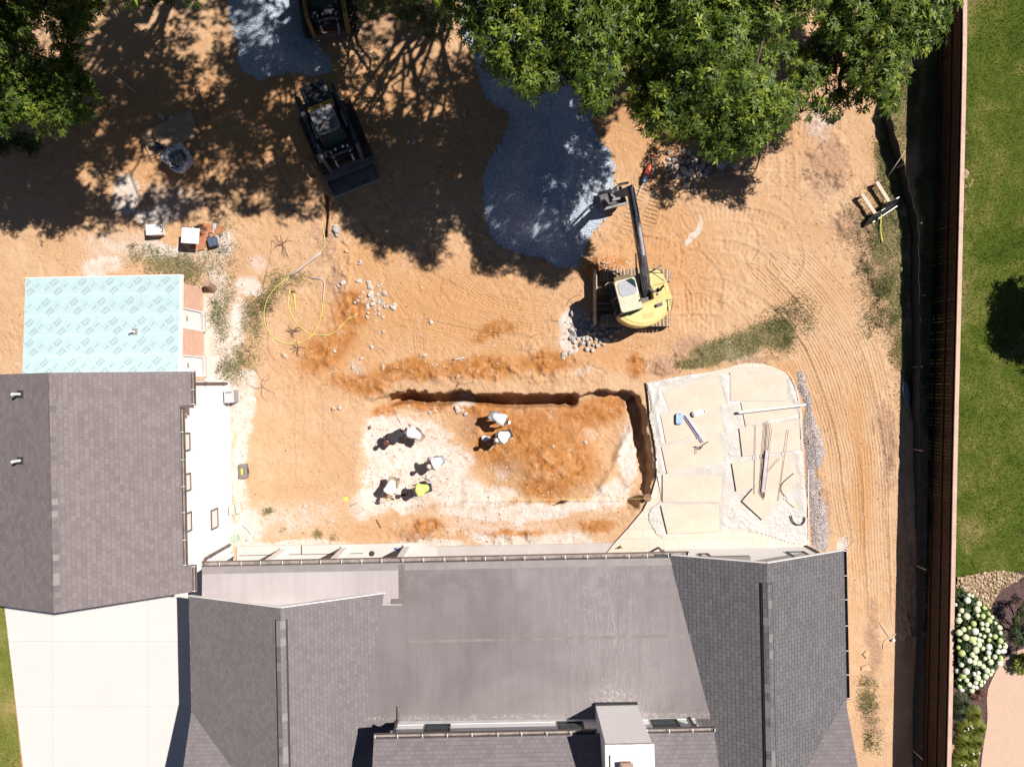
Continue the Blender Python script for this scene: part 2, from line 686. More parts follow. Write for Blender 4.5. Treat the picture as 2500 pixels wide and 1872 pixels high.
house_flat = 1 - np.maximum(blobs([(500, 1100, 90, 420), (1250, 1700, 1400, 340), (280, 800, 220, 130)], soft=.3, w=0), 0)

# --- machine tracks
tu = np.zeros(GX.shape)
tv = np.zeros(GX.shape)
tmask = np.zeros(GX.shape)
lmask = np.zeros(GX.shape)
rut = np.zeros(GX.shape)
CLEAT = [([(1660, 545), (1720, 522), (1800, 520), (1870, 535), (1925, 565), (1945, 610), (1942, 655), (1915, 690)], 34, 1.0),
         ([(1745, 600), (1800, 606), (1850, 628), (1885, 665), (1890, 700)], 30, .9),
         ([(1640, 696), (1700, 690), (1780, 700), (1850, 740), (1885, 770)], 30, .8),
         ([(1655, 742), (1700, 738), (1745, 742)], 46, 1.0), ([(1655, 790), (1700, 786), (1750, 790)], 42, 1.0),
         ([(1870, 300), (1885, 390), (1892, 480)], 30, .9), ([(1915, 300), (1925, 390), (1925, 480)], 30, .8),
         ([(1690, 640), (1722, 670), (1735, 700), (1715, 735), (1670, 745)], 70, .9),
         ([(1480, 560), (1540, 585), (1620, 600), (1700, 580)], 40, .7), ([(1560, 520), (1620, 550), (1690, 600)], 36, .7),
         ([(1840, 570), (1842, 640), (1836, 690)], 24, .8), ([(1290, 830), (1350, 800), (1500, 830), (1640, 850)], 34, .6),
         ([(705, 960), (700, 1060), (705, 1170)], 40, .5), ([(765, 960), (770, 1060), (760, 1160)], 40, .45),
         ([(1000, 640), (1080, 700), (1200, 740), (1330, 720)], 36, .6), ([(960, 700), (1040, 770), (1160, 810), (1280, 800)], 36, .5),
         ([(900, 330), (960, 420), (1000, 520)], 30, .6), ([(880, 560), (960, 600), (1060, 650)], 30, .5),
         ([(1590, 400), (1560, 470), (1530, 560)], 30, .6), ([(1640, 400), (1605, 480), (1580, 560)], 30, .6)]
LINES = [([(1900, 640), (1985, 730), (2060, 840), (2105, 960), (2130, 1100), (2140, 1300), (2150, 1500), (2155, 1900)], 60, 1.0),
         ([(1840, 660), (1925, 750), (2000, 870), (2045, 1000), (2075, 1150), (2085, 1350), (2095, 1500), (2090, 1900)], 50, 1.0),
         ([(1880, 770), (1950, 860), (1990, 960), (2025, 1080), (2040, 1200), (2060, 1320)], 44, .9),
         ([(1960, 620), (2060, 730), (2125, 850), (2160, 1000), (2180, 1200), (2190, 1500), (2185, 1900)], 40, .7),
         ([(1120, 700), (1210, 760), (1330, 780)], 70, .6), ([(1000, 800), (1120, 830), (1250, 850)], 50, .5),
         ([(840, 540), (930, 650), (1000, 760), (1020, 860)], 46, .4), ([(0, 620), (150, 640), (300, 600)], 40, .15),
         ([(660, 820), (780, 870), (860, 910)], 60, .5)]
kpx = HC / FP
for pts, w, s_ in CLEAT:
    wp = w * kpx / 2
    cp = curve(pxpoly(pts), 6)
    D, U, V = pline(GX + NX * .15, GY + NY * .15, cp, wp + 0.5)
    mk = s_ * (1 - sst(wp - .05, wp + .04, D))
    upd = mk > tmask
    tu = np.where(upd, U, tu)
    tv = np.where(upd, V, tv)
    tmask = np.maximum(tmask * .6, mk)
    rut += s_ * (0.022 * np.exp(-((D - wp - .03) / .05) ** 2) * (.3 + vn(GX, GY, .3, 77)) - 0.018 * (1 - sst(wp - .06, wp + .02, D)) + 0.012 * mk * np.sin(U * 2 * math.pi / .2))
for pts, w, s_ in LINES:
    wp = w * kpx / 2
    cp = curve(pxpoly(pts), 6)
    D, U, V = pline(GX + NX * .1, GY + NY * .1, cp, wp + 0.6)
    mk = s_ * (1 - sst(wp - .12, wp + .12, D)) * (0.45 + .55 * vn(U, V * 3, 1.4, 5))
    upd = mk > lmask
    tu = np.where(upd & (tmask < .3), U, tu)
    tv = np.where(upd & (tmask < .3), V, tv)
    lmask = np.maximum(lmask, mk)
    prof = 0.005 * np.sin(V * 2 * math.pi / 0.21) + .010 * (vn(V, U * .05, .22, 15) - .5)
    rut += mk * prof + s_ * 0.025 * np.exp(-((D - wp) / .09) ** 2) * vn(U, V, 1.0, 9)
fadeh = sst(0, .2, house_flat)
und = (fbm(GX, GY, 7, 3, 2) - .5) * .22 + (fbm(GX, GY, 1.6, 3, 3) - .5) * .07
cl = fbm(GX, GY, .45, 4, 7, .6)
clods = sst(.50, .78, cl) * .15 + sst(.6, .8, fbm(GX, GY, .17, 2, 8)) * .05
fine = (fbm(GX, GY, .14, 2, 4) - .5) * .012
crust = -sst(.60, .70, vn(GX, GY, .11, 61)) * sst(.52, .62, fbm(GX, GY, .5, 3, 62)) * .022 + sst(.62, .74, vn(GX, GY, .16, 63)) * sst(.54, .66, fbm(GX, GY, .9, 3, 64)) * .022
dent = -sst(.70, .76, vn(GX * .8 + GY * .6, (GY * .8 - GX * .6) * .4, .13, 66)) * .02
road = 1 - .85 * np.maximum(lmask, tmask)
scr = (crust + dent) * road * (.35 + .65 * sst(.35, .6, fbm(GX, GY, 2.5, 3, 67))) + sst(.62, .72, vn(GX * .6 + GY * .8, (GY * .6 - GX * .8) * .18, .35, 21)) * .012 * sst(.5, .65, fbm(GX, GY, 2, 2, 22))
RIGHTPLOT = sst(19.2, 19.5, GX - GY * .03)
GZ = (und * .5 + fine + clods * rough_m * np.where(pin < 0, .55, 1) + scr + np.where(house_flat > .5, rut, 0)) * fadeh - pitd - slotd
berm = pline(GX, GY, pxpoly([(930, 925), (1050, 915), (1200, 925), (1350, 930), (1480, 915)]), 2)[0]
GZ += fadeh * (0.10 * np.exp(-(berm / .7) ** 2) * fbm(GX, GY, .6, 3, 40))
heap = blob(1365, 1130, 170, 85, -10, 1.0, .9, 1.0) * .42 + blob(1470, 645, 60, 30, 0, 1, .9, .6) * .25 + blob(1560, 1000, 20, 14, 0, 1, .9) * .1
GZ += heap * (0.85 + .3 * cl)
# spoil ridge left of the long bench
rid = pline(GX, GY, pxpoly([(1550, 1050), (1525, 1090), (1500, 1150), (1470, 1190)]), 1)[0]
GZ += 0.16 * np.exp(-(rid / .16) ** 2) * (.5 + cl)
# keep the soil under slabs low
GZ = np.where(sdf(GX, GY, pxpoly([(1590, 930), (1870, 880), (1980, 960), (2020, 1360), (1490, 1360), (1600, 1200)])) < -.1,
              np.minimum(GZ, -0.05), GZ)


GZ = GZ * (1 - RIGHTPLOT) - .05 * RIGHTPLOT
GZ = np.where(sdf(GX, GY, pxpoly([(-300, 1420), (70, 1420), (480, 1440), (480, 2100), (-300, 2100)])) < 0, np.minimum(GZ, -.04), GZ)


def gz(x, y):
    i = np.clip(np.searchsorted(XS, x), 1, len(XS) - 1)
    j = np.clip(np.searchsorted(YS, y), 1, len(YS) - 1)
    return float(GZ[j, i])


def G(px, py, dz=0.0):
    x, y, _ = W(px, py, 0)
    for _i in range(3):
        z = gz(x, y)
        x, y, _ = W(px, py, z + dz)
    return (x, y, gz(x, y) + dz)


nx_, ny_ = len(XS), len(YS)
gm = bpy.data.meshes.new('ground')
co = np.stack([GX, GY, GZ], -1).reshape(-1, 3)
gm.vertices.add(len(co))
gm.vertices.foreach_set('co', co.ravel())
jj, ii = np.meshgrid(np.arange(ny_ - 1), np.arange(nx_ - 1), indexing='ij')
a = (jj * nx_ + ii).ravel()
quads = np.stack([a, a + 1, a + 1 + nx_, a + nx_], 1)
gm.loops.add(quads.size)
gm.loops.foreach_set('vertex_index', quads.ravel().astype(np.int32))
gm.polygons.add(len(quads))
gm.polygons.foreach_set('loop_start', np.arange(0, quads.size, 4, dtype=np.int32))
gm.polygons.foreach_set('use_smooth', np.ones(len(quads), dtype=bool))


def cattr(me, name, arr4):
    at = me.attributes.new(name, 'FLOAT_COLOR', 'POINT')
    at.data.foreach_set('color', np.stack(arr4, -1).reshape(-1, 4).astype(np.float32).ravel())


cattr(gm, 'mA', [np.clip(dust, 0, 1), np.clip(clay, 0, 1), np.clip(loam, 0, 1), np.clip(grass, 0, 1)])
cattr(gm, 'mB', [np.clip(grass_sp, 0, 1), np.clip(dust2, 0, 1), np.clip(shade_tint, 0, 1), np.clip(orange, 0, 1)])
cattr(gm, 'mT', [tu, tv, np.clip(tmask * house_flat, 0, 1), np.clip(lmask * house_flat, 0, 1)])
gm.update()
gm.validate()
ground = bpy.data.objects.new('ground', gm)
COL.objects.link(ground)
tag(ground, kind='structure')

m, nt, b = newmat('ground_soil')
v = tc(nt)


def attr(name):
    n = nt.nodes.new('ShaderNodeAttribute')
    n.attribute_name = name
    s = nt.nodes.new('ShaderNodeSeparateColor')
    nt.links.new(n.outputs['Color'], s.inputs[0])
    return s.outputs[0], s.outputs[1], s.outputs[2], n.outputs['Alpha']


A, B_, T_ = attr('mA'), attr('mB'), attr('mT')
n1 = noise(nt, v, 0.35, 6, .65)
n2 = noise(nt, v, 2.2, 6, .7, .6)
n3 = noise(nt, v, 9, 5, .75)
n4 = noise(nt, v, 38, 3, .8)
sand = ramp(nt, n1, [(.3, (.49, .295, .155)), (.5, (.535, .345, .205)), (.7, (.57, .395, .255))])
sand = mix(nt, ramp(nt, n2, [(.45, (0, 0, 0)), (.75, (1, 1, 1))]), sand, (.47, .262, .128))
clayc = ramp(nt, n2, [(.3, (.27, .10, .028)), (.5, (.41, .175, .052)), (.72, (.50, .245, .09))])
dustc = ramp(nt, n2, [(.3, (.52, .40, .33)), (.55, (.63, .55, .49)), (.75, (.70, .64, .60))])
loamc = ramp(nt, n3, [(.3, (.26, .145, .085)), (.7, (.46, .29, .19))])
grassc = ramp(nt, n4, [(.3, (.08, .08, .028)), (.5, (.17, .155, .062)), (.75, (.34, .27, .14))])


def brk(mask, nz, amt=.75, lo=.42, hi=.6):
    t = mth(nt, 'ADD', mask, mth(nt, 'MULTIPLY', mth(nt, 'SUBTRACT', nz, .5), amt))
    mr = nt.nodes.new('ShaderNodeMapRange')
    mr.interpolation_type = 'SMOOTHSTEP'
    mr.inputs[1].default_value = lo
    mr.inputs[2].default_value = hi
    nt.links.new(t, mr.inputs[0])
    return mr.outputs[0]


sand = mix(nt, mth(nt, 'MULTIPLY', brk(B_[3], n2, 1.4, .0, 1.0), .78), sand, (.49, .252, .103))
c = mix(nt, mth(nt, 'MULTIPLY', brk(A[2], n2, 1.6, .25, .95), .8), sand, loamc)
nm = mth(nt, 'ADD', mth(nt, 'MULTIPLY', n2, .5), mth(nt, 'MULTIPLY', n3, .5))
c = mix(nt, mth(nt, 'MULTIPLY', brk(B_[1], nm, 2.6, .35, 1.15), .6), c, dustc)
c = mix(nt, brk(A[1], nm, 1.8, .15, .9), c, clayc)
c = mix(nt, mth(nt, 'MULTIPLY', brk(A[0], nm, 3.0, .0, .95), .96), c, dustc)
c = mix(nt, mth(nt, 'MULTIPLY', brk(B_[2], n2, 1.2, .2, 1.2), .45), c, (.24, .13, .08))  # soil colour darkened where the tree shade falls
c = mix(nt, mth(nt, 'MULTIPLY', brk(B_[0], nm, 5.0, .9, 1.4), .75), c, grassc)
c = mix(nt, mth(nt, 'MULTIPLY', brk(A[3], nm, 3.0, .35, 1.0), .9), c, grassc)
speck = noise(nt, v, 75, 2, .9)
c = mix(nt, ramp(nt, speck, [(.70, (0, 0, 0)), (.78, (.6, .6, .6))]), c, (.12, .06, .03))
c = mix(nt, ramp(nt, noise(nt, v, 60, 2, .9), [(.71, (0, 0, 0)), (.78, (.6, .6, .6))]), c, (.74, .66, .58))
c = mix(nt, .35, c, ramp(nt, n4, [(.25, (.3,) * 3), (.75, (.7,) * 3)]), 'OVERLAY')
nt.links.new(c, b.inputs['Base Color'])
b.inputs['Roughness'].default_value = .95
b.inputs['Specular IOR Level'].default_value = .15
cle = mth(nt, 'SINE', mth(nt, 'MULTIPLY', T_[0], 2 * math.pi / .17))
cle = mth(nt, 'POWER', mth(nt, 'ADD', mth(nt, 'MULTIPLY', cle, .5), .5), 3.0)
lin = mth(nt, 'SINE', mth(nt, 'ADD', mth(nt, 'MULTIPLY', T_[1], 2 * math.pi / .13), mth(nt, 'MULTIPLY', n2, 9.0)))
h = mth(nt, 'ADD', mth(nt, 'MULTIPLY', mth(nt, 'MULTIPLY', cle, T_[2]), 1.0), mth(nt, 'MULTIPLY', mth(nt, 'MULTIPLY', lin, T_[3]), .10))
vo = nd(nt, 'ShaderNodeTexVoronoi')
vo.inputs['Scale'].default_value = 11
nt.links.new(v, vo.inputs['Vector'])
clo = mth(nt, 'MULTIPLY', mth(nt, 'SUBTRACT', .5, vo.outputs['Distance']), ramp(nt, n2, [(.5, (0, 0, 0)), (.7, (1, 1, 1))]))
h2 = mth(nt, 'ADD', mth(nt, 'ADD', mth(nt, 'MULTIPLY', n3, .9), mth(nt, 'MULTIPLY', n4, .5)), mth(nt, 'MULTIPLY', clo, 1.3))
ch = bump(nt, None, h2, .8, .06)
bump(nt, b, h, 1.0, .085, ch)
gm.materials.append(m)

# ================================================================== HOUSE
HA = R(1.2)
ROT = Matrix.Rotation(HA, 4, 'Z')


def LH(px, py, z=0.0):
    x, y, z = W(px, py, z)
    return (x * math.cos(HA) + y * math.sin(HA), -x * math.sin(HA) + y * math.cos(HA), z)


M_shg = brickmat('shingles_grey', (.150, .131, .134), (.182, .160, .163), (.105, .092, .094), .21, .14, .006, .45,
                 streak=(.205, .185, .185), var=.15)
M_shl = brickmat('shingles_light', (.155, .129, .129), (.192, .162, .161), (.122, .102, .101), .21, .142, .006, .45,
                 streak=(.228, .195, .193), var=.2)
M_shr = brickmat('shingles_dark', (.105, .098, .104), (.13, .122, .127), (.05, .046, .05), .30, .15, .011, .55,
                 streak=(.16, .152, .153), var=.15)
M_stucco = mat('white_stucco', (.80, .775, .75), .9, .03, 2, .15, 90)
M_trim = mat('white_trim', (.74, .715, .69), .6, .05, 3)
M_gut = mat('gutter_bronze', (.15, .12, .11), .5, .3, 3, .1, 30, .3)
M_gutin = mat('gutter_inside', (.26, .22, .20), .8, .35, 4)
M_dark = mat('dark_metal', (.035, .033, .035), .5, .2, 5)
M_soff = mat('soffit', (.55, .52, .49), .8, .06, 3)
M_conc = mat('concrete', (.60, .56, .51), .9, .07, 1.5, .2, 70)


def memmat(name, base, light, seam_w):
    m, nt, b = newmat(name)
    uv = tc(nt)
    n1 = noise(nt, uv, .22, 6, .6, .8)
    xyz = nt.nodes.new('ShaderNodeSeparateXYZ')
    nt.links.new(uv, xyz.inputs[0])
    mp = nt.nodes.new('ShaderNodeMapping')
    mp.inputs['Scale'].default_value = (3.2, .16, 1)
    nt.links.new(uv, mp.inputs[0])
    st = noise(nt, mp.outputs[0], 1.0, 6, .75, .3)
    fine = noise(nt, uv, 30, 4, .8)
    mp2 = nt.nodes.new('ShaderNodeMapping')
    mp2.inputs['Scale'].default_value = (7.0, .45, 1)
    nt.links.new(uv, mp2.inputs[0])
    st2 = noise(nt, mp2.outputs[0], 1.0, 5, .8, .9)
    c = ramp(nt, n1, [(.3, base), (.7, light)])
    c = mix(nt, .35, c, ramp(nt, st, [(.3, (.38,) * 3), (.7, (.62,) * 3)]), 'OVERLAY')
    c = mix(nt, .35, c, ramp(nt, fine, [(.3, (.36,) * 3), (.7, (.64,) * 3)]), 'OVERLAY')
    # thin pale run-off lines, gathered on the right half
    sx = nt.nodes.new('ShaderNodeSeparateXYZ')
    nt.links.new(uv, sx.inputs[0])
    band = mth(nt, 'SUBTRACT', 1.0, mth(nt, 'MULTIPLY', mth(nt, 'ABSOLUTE', mth(nt, 'SUBTRACT', sx.outputs[0], 3.6)), .33), clamp=True)
    ridge = mth(nt, 'SUBTRACT', 1.0, mth(nt, 'MULTIPLY', mth(nt, 'ABSOLUTE', mth(nt, 'SUBTRACT', st2, .5)), 60), clamp=True)
    k = mth(nt, 'MULTIPLY', mth(nt, 'MULTIPLY', ridge, band), noise(nt, uv, .8, 3))
    c = mix(nt, mth(nt, 'MULTIPLY', k, .8), c, (.60, .55, .54))
    br = nt.nodes.new('ShaderNodeTexBrick')
    br.offset = 0
    for i_, v_ in (('Scale', 1), ('Mortar Size', .008), ('Brick Width', seam_w), ('Row Height', 40), ('Mortar Smooth', .6)):
        br.inputs[i_].default_value = v_
    nt.links.new(uv, br.inputs['Vector'])
    c = mix(nt, mth(nt, 'MULTIPLY', br.outputs['Fac'], .35), c, (.10, .09, .09))
    sp = ramp(nt, noise(nt, uv, 14, 2, .6), [(.74, (0, 0, 0)), (.77, (1, 1, 1))])
    c = mix(nt, mth(nt, 'MULTIPLY', sp, .5), c, (.62, .58, .55))
    def near(o, c0, w):
        return mth(nt, 'SUBTRACT', 1.0, mth(nt, 'MULTIPLY', mth(nt, 'ABSOLUTE', mth(nt, 'SUBTRACT', o, c0)), 1 / w), clamp=True)
    grime = ramp(nt, noise(nt, uv, 9, 5, .8, .6), [(.5, (0, 0, 0)), (.75, (1, 1, 1))])
    c = mix(nt, mth(nt, 'MULTIPLY', mth(nt, 'MULTIPLY', near(xyz.outputs[1], -12.42, .14), grime), .8), c, (.66, .62, .59))
    k3 = mth(nt, 'MULTIPLY', near(xyz.outputs[0], 3.6, 1.25), near(xyz.outputs[1], -11.75, .55))
    c = mix(nt, mth(nt, 'MULTIPLY', mth(nt, 'MULTIPLY', k3, grime), 1.2, clamp=True), c, (.66, .62, .59))
    edge_l = ramp(nt, noise(nt, uv, 1.6, 5, .7), [(.45, (0, 0, 0)), (.7, (1, 1, 1))])
    c = mix(nt, mth(nt, 'MULTIPLY', mth(nt, 'MULTIPLY', near(xyz.outputs[1], -7.4, 2.4), edge_l), .16), c, (.42, .38, .38))
    nt.links.new(c, b.inputs['Base Color'])
    b.inputs['Roughness'].default_value = .7
    b.inputs['Specular IOR Level'].default_value = .35
    bump(nt, b, mth(nt, 'ADD', mth(nt, 'MULTIPLY', fine, .3), n1), .12, .05)
    return m


M_mem = memmat('roof_membrane', (.148, .129, .129), (.222, .196, .196), 1.9)
M_mem2 = memmat('roof_membrane_pale', (.345, .302, .300), (.43, .385, .382), 2.6)
M_glass, nt, b = newmat('window_glass')
b.inputs['Base Color'].default_value = (.02, .045, .05, 1)
b.inputs['Roughness'].default_value = .08
b.inputs['Specular IOR Level'].default_value = .8
M_blind = mat('window_blind', (.66, .64, .60), .4, .04, 4, spec=.7)
M_frame = mat('window_frame_dark', (.10, .085, .07), .5, .1, 4)


def gutter(mb, p, q, w=.16, d=.1, inward=(0, 1), step=.62, ends=True):
    """open trough from p to q; mats: 0 shell, 1 inside, 2 bracket"""
    p, q = Vector(p), Vector(q)
    dr = (q - p).normalized()
    n = Vector((inward[0], inward[1], 0))
    a = .012
    for off, wd, z0, z1, mi in ((0, a, -d, 0, 0), (w - a, a, -d, 0, 0), (a, w - 2 * a, -d, -d + a, 1)):
        c0, c1 = p - n * off, q - n * off
        poly = [c0, c1, c1 - n * wd, c0 - n * wd]
        mb.prism([(k.x, k.y) for k in poly], p.z + z0, p.z + z1, mi)
    L = (q - p).length
    k = int(L / step)
    for i in range(k + 1):
        c = p + dr * min(L - .03, max(.03, i * L / max(1, k) + random.uniform(-.06, .06)))
        c = c - n * (w / 2)
        mb.beam(c - n * (w / 2 - .01) + Vector((0, 0, .006)), c + n * (w / 2 - .01) + Vector((0, 0, .006)), .022, .012, 2)
    if ends:
        for e in (p, q):
            s = dr * (.012 if e is q else -.012)
            poly = [e, e + s, e + s - n * w, e - n * w]
            mb.prism([(k_.x, k_.y) for k_ in poly], p.z - d, p.z + .004, 0)


GM = [M_gut, M_gutin, M_trim]


def win_east(parent, x, y0, y1, z0, z1, name='window', lab=None):
    """a window in a wall that faces +x"""
    mb = MB()
    t = .06
    for a_, b_ in (((y0, z0), (y1, z0 + t)), ((y0, z1 - t), (y1, z1)), ((y0, z0 + t), (y0 + t, z1 - t)), ((y1 - t, z0 + t), (y1, z1 - t))):
        mb.bx((x - .01, a_[0], a_[1]), (x + .035, b_[0], b_[1]))
    f = mb.build(name, M_frame, parent)
    if lab:
        f['label'] = lab
    MB().bx((x + .0, y0 + t, z0 + t), (x + .008, y1 - t, z1 - t)).build('pane', M_blind, f)
    MB().bx((x, y0 - .04, z0 - .05), (x + .07, y1 + .04, z0 - .003)).build('sill', M_trim, f)
    return f


# ---- left wing: two-storey garage block
house = thing('house', 'large white house under several grey shingle gables around a flat membrane roof', 'house', (0, -14, 0))
house.rotation_euler = (0, 0, 0)
house.location = (0, 0, 0)
house.rotation_euler = (0, 0, HA)
ORG[house.name] = (0, 0, 0)
wing = thing('garage_wing', 'tall white garage block under a grey shingle gable roof beside the driveway', 'building', (0, 0, 0), HA)
RX, RZ, SL = -14.9, 7.05, .596


def zr(x):
    return RZ - (SL if x > RX else .38) * abs(x - RX)


mb = MB()
prof = [(-18.9, -.2), (-12.0, -.2), (-12.0, zr(-12.0) - .16), (RX, RZ - .17), (-18.9, zr(-18.9) - .16)]
y0, y1 = -6.85, .35
n = len(prof)
mb.add([(p[0], y0, p[1]) for p in prof] + [(p[0], y1, p[1]) for p in prof],
       [tuple(range(n)), tuple(range(n, 2 * n))[::-1]] + [(i, i + n, (i + 1) % n + n, (i + 1) % n) for i in range(n)])
mb.build('wall', M_stucco, wing)
mb = MB()
east = [(RX, .66), (-11.30, .66), (-11.30, -.52), (-11.62, -.52), (-11.62, -6.15), (-11.38, -6.15), (-11.38, -7.08), (RX, -7.08)]
mb.slab([(x, y, zr(x)) for x, y in east], .13)
west = [(-19.2, .66), (RX, .66), (RX, -7.08), (-19.2, -7.08)]
mb.slab([(x, y, zr(x)) for x, y in west], .13)
roofw = mb.build('roof', M_shl, wing)
mb = MB()
yy_ = .6
i = 0
while yy_ > -7.0:
    z = RZ + .012
    for sx in (-1, 1):
        mb.slab([(RX, yy_, z), (RX + sx * .15, yy_, z - .15 * SL + .004), (RX + sx * .15, yy_ - .2, z - .15 * SL), (RX, yy_ - .2, z - .004)], .01, random.choice([0, 0, 1, 2]))
    yy_ -= .2
    i += 1
mb.build('ridge_cap', [M_shl, mat('cap_pale', (.225, .20, .198), .9, .1), mat('cap_dark', (.13, .115, .115), .9, .1)], roofw)
mb = MB()
gutter(mb, (-11.62 + .13, -.55, zr(-11.62)), (-11.62 + .13, -6.13, zr(-11.62)), .13, .1, (1, 0), .9)
gutter(mb, (-11.30 + .13, .66, zr(-11.3)), (-11.30 + .13, -.52, zr(-11.3)), .13, .1, (1, 0), .5)
gutter(mb, (-11.38 + .13, -6.16, zr(-11.38)), (-11.38 + .13, -7.08, zr(-11.38)), .13, .1, (1, 0), .5)
mb.bx((-11.62, -.52, zr(-11.62) - .1), (-11.17, -.62, zr(-11.62) + .02))
mb.build('gutter', GM, wing)
for y in ((-1.55, -2.24), (-3.04, -3.71), (-4.47, -5.2)):
    win_east(wing, -12.0, y[1], y[0], 3.55, 4.85)
win_east(wing, -12.0, -5.55, -4.75, 1.2, 1.88, lab='small low window in the white wall')
mb = MB()
mb.bx((-11.995, .21, .1), (-11.90, .30, 4.9))
for z in (.5, 2.2, 4.0):
    mb.bx((-11.995, .19, z), (-11.885, .32, z + .03), 0)
mb.build('downspout', M_gut, wing)
mb = MB()
mb.bx((-11.995, -6.55, .1), (-11.90, -6.45, 2.55))
mb.beam((-11.95, -6.5, 2.5), (-11.95, -6.62, 2.72), .09, .1)
mb.beam((-11.95, -6.6, 2.70), (-11.95, -6.95, 2.74), .09, .08)
for z in (.35, 2.1):
    mb.bx((-11.995, -6.57, z), (-11.885, -6.43, z + .03))
mb.build('downspout', M_gut, wing)
MB().bx((-12.0, -6.8, -.2), (-11.86, .3, .12)).build('foundation_ledge', M_conc, wing)
for (px, py) in ((50, 962), (50, 1124)):
    x, y, z = LH(px, py, 6.1)
    x, y, z = LH(px, py, zr(x) + .1)
    z = zr(x)
    mb = MB()
    mb.cyl((x, y, z - .1), (x, y, z + .38), .045, n=10)
    p = mb.build('vent_pipe', mat('vent_white', (.85, .85, .85), .4, .03), roofw)
    MB().slab([(x - .12, y - .12, zr(x - .12) + .02), (x + .14, y - .12, zr(x + .14) + .02), (x + .14, y + .12, zr(x + .14) + .02), (x - .12, y + .12, zr(x - .12) + .02)], .03).build('pipe_boot', M_dark, roofw)

# ---- annex with printed underlayment
annex = thing('brick_annex', 'low brick annex with pale blue roof underlayment and two white side doors', 'building', (0, 0, 0), HA)
M_brick = brickmat('pink_brick', (.56, .30, .21), (.66, .39, .28), (.60, .50, .42), .21, .075, .008, .35, var=.2)
M_under = mat('underlayment', (.385, .505, .52), .55, .02, .8, .06, 12)
M_ink = mat('underlayment_ink', (.20, .25, .275), .6, .05, 4)
ax0, ax1, ay0, ay1, az0, az1 = -18.92, -12.8, .70, 4.53, 2.45, 2.15


def azr(y):
    return az0 + (az1 - az0) * (y - ay0) / (ay1 - ay0)


mb = MB()
bw = -12.92
ys = [ay0 - .3, .56, 1.40, 2.45, 3.28, 4.24]
for a_, b_ in ((ay0 - .3, .56), (1.40, 2.45), (3.28, 4.24)):
    mb.bx((bw - .25, a_, -.2), (bw, b_, 2.1))
for a_, b_ in ((.56, 1.40), (2.45, 3.28)):
    mb.bx((bw - .25, a_, -.2), (bw - .001, b_, .16))
    mb.bx((bw - .25, a_, 2.02), (bw - .001, b_, 2.1))
mb.bx((-18.7, 4.10, -.2), (bw - .25, 4.24, 2.0))
mb.bx((-18.7, .4, -.2), (-18.5, 4.10, 2.0))
mb.build('wall', M_brick, annex)
for a_, b_ in ((.56, 1.40), (2.45, 3.28)):
    f = MB()
    f.bx((bw - .12, a_, .16), (bw + .006, a_ + .05, 2.02))
    f.bx((bw - .12, b_ - .05, .16), (bw + .006, b_, 2.02))
    f.bx((bw - .12, a_ + .05, 1.97), (bw + .006, b_ - .05, 2.02))
    dr = MB().bx((bw - .10, a_ + .05, .2), (bw - .06, b_ - .05, 1.97)).build('door', M_trim, annex)
    f.build('door_frame', M_trim, dr)
    MB().bx((bw - .12, a_ + .05, .16), (bw + .02, b_ - .05, .2)).build('threshold', mat('threshold_grey', (.35, .33, .31), .5), dr)
    h = MB()
    h.box((bw - .04, (a_ + b_) / 2 + .03, 1.45), (.03, .16, .07))
    h.ball((bw - .03, (a_ + b_) / 2 - .06, 1.45), .03, 8, 5)
    h.build('handle', mat('brown_metal', (.25, .17, .12), .4, .1, 5), dr)
for za, yc in ((.11, 2.86), (.11, .98)):
    MB().bx((bw + .001, yc - .44, .02), (bw + .10, yc + .44, .155)).build('doorstep', mat('step_grey', (.45, .42, .40), .8), annex)
# roof deck + print
mb = MB()
mb.slab([(ax0, ay0 - .3, azr(ay0 - .3)), (ax1 - .07, ay0 - .3, azr(ay0 - .3)), (ax1 - .07, ay1 - .03, azr(ay1 - .03)), (ax0, ay1 - .03, azr(ay1 - .03))], .012, 0)


def text_polys(s, size, bold=True):
    cu = bpy.data.curves.new('t', 'FONT')
    cu.body = s
    cu.size = size
    cu.align_x = 'CENTER'
    cu.align_y = 'CENTER'
    cu.offset = .0015 if bold else 0
    cu.resolution_u = 2
    ob = bpy.data.objects.new('t', cu)
    COL.objects.link(ob)
    dg = bpy.context.evaluated_depsgraph_get()
    dg.update()
    me = bpy.data.meshes.new_from_object(ob.evaluated_get(dg))
    vs = [tuple(v.co) for v in me.vertices]
    fs = [tuple(p.vertices) for p in me.polygons]
    bpy.data.objects.remove(ob)
    bpy.data.meshes.remove(me)
    bpy.data.curves.remove(cu)
    return vs, fs


T1, T2 = text_polys('Storm', .19), text_polys('Guard', .19)
T3 = text_polys('GAF', .145)
T4, T5 = text_polys('Roof Deck Protection', .035, False), text_polys('Roof Deck', .05, False)


def frame_polys(w, h, t):
    vs, fs = [], []
    for (x0, y0_, x1, y1_) in ((-w, -h, w, -h + t), (-w, h - t, w, h), (-w, -h, -w + t, h), (w - t, -h, w, h)):
        o = len(vs)
        vs += [(x0, y0_, 0), (x1, y0_, 0), (x1, y1_, 0), (x0, y1_, 0)]
        fs.append((o, o + 1, o + 2, o + 3))
    return vs, fs


FR = frame_polys(.155, .19, .008)


def clipx(vs, fs, x0, x1, y0_, y1_):
    keep = []
    for f_ in fs:
        if all(x0 < vs[i][0] < x1 and y0_ < vs[i][1] < y1_ for i in f_):
            keep.append(f_)
    return keep


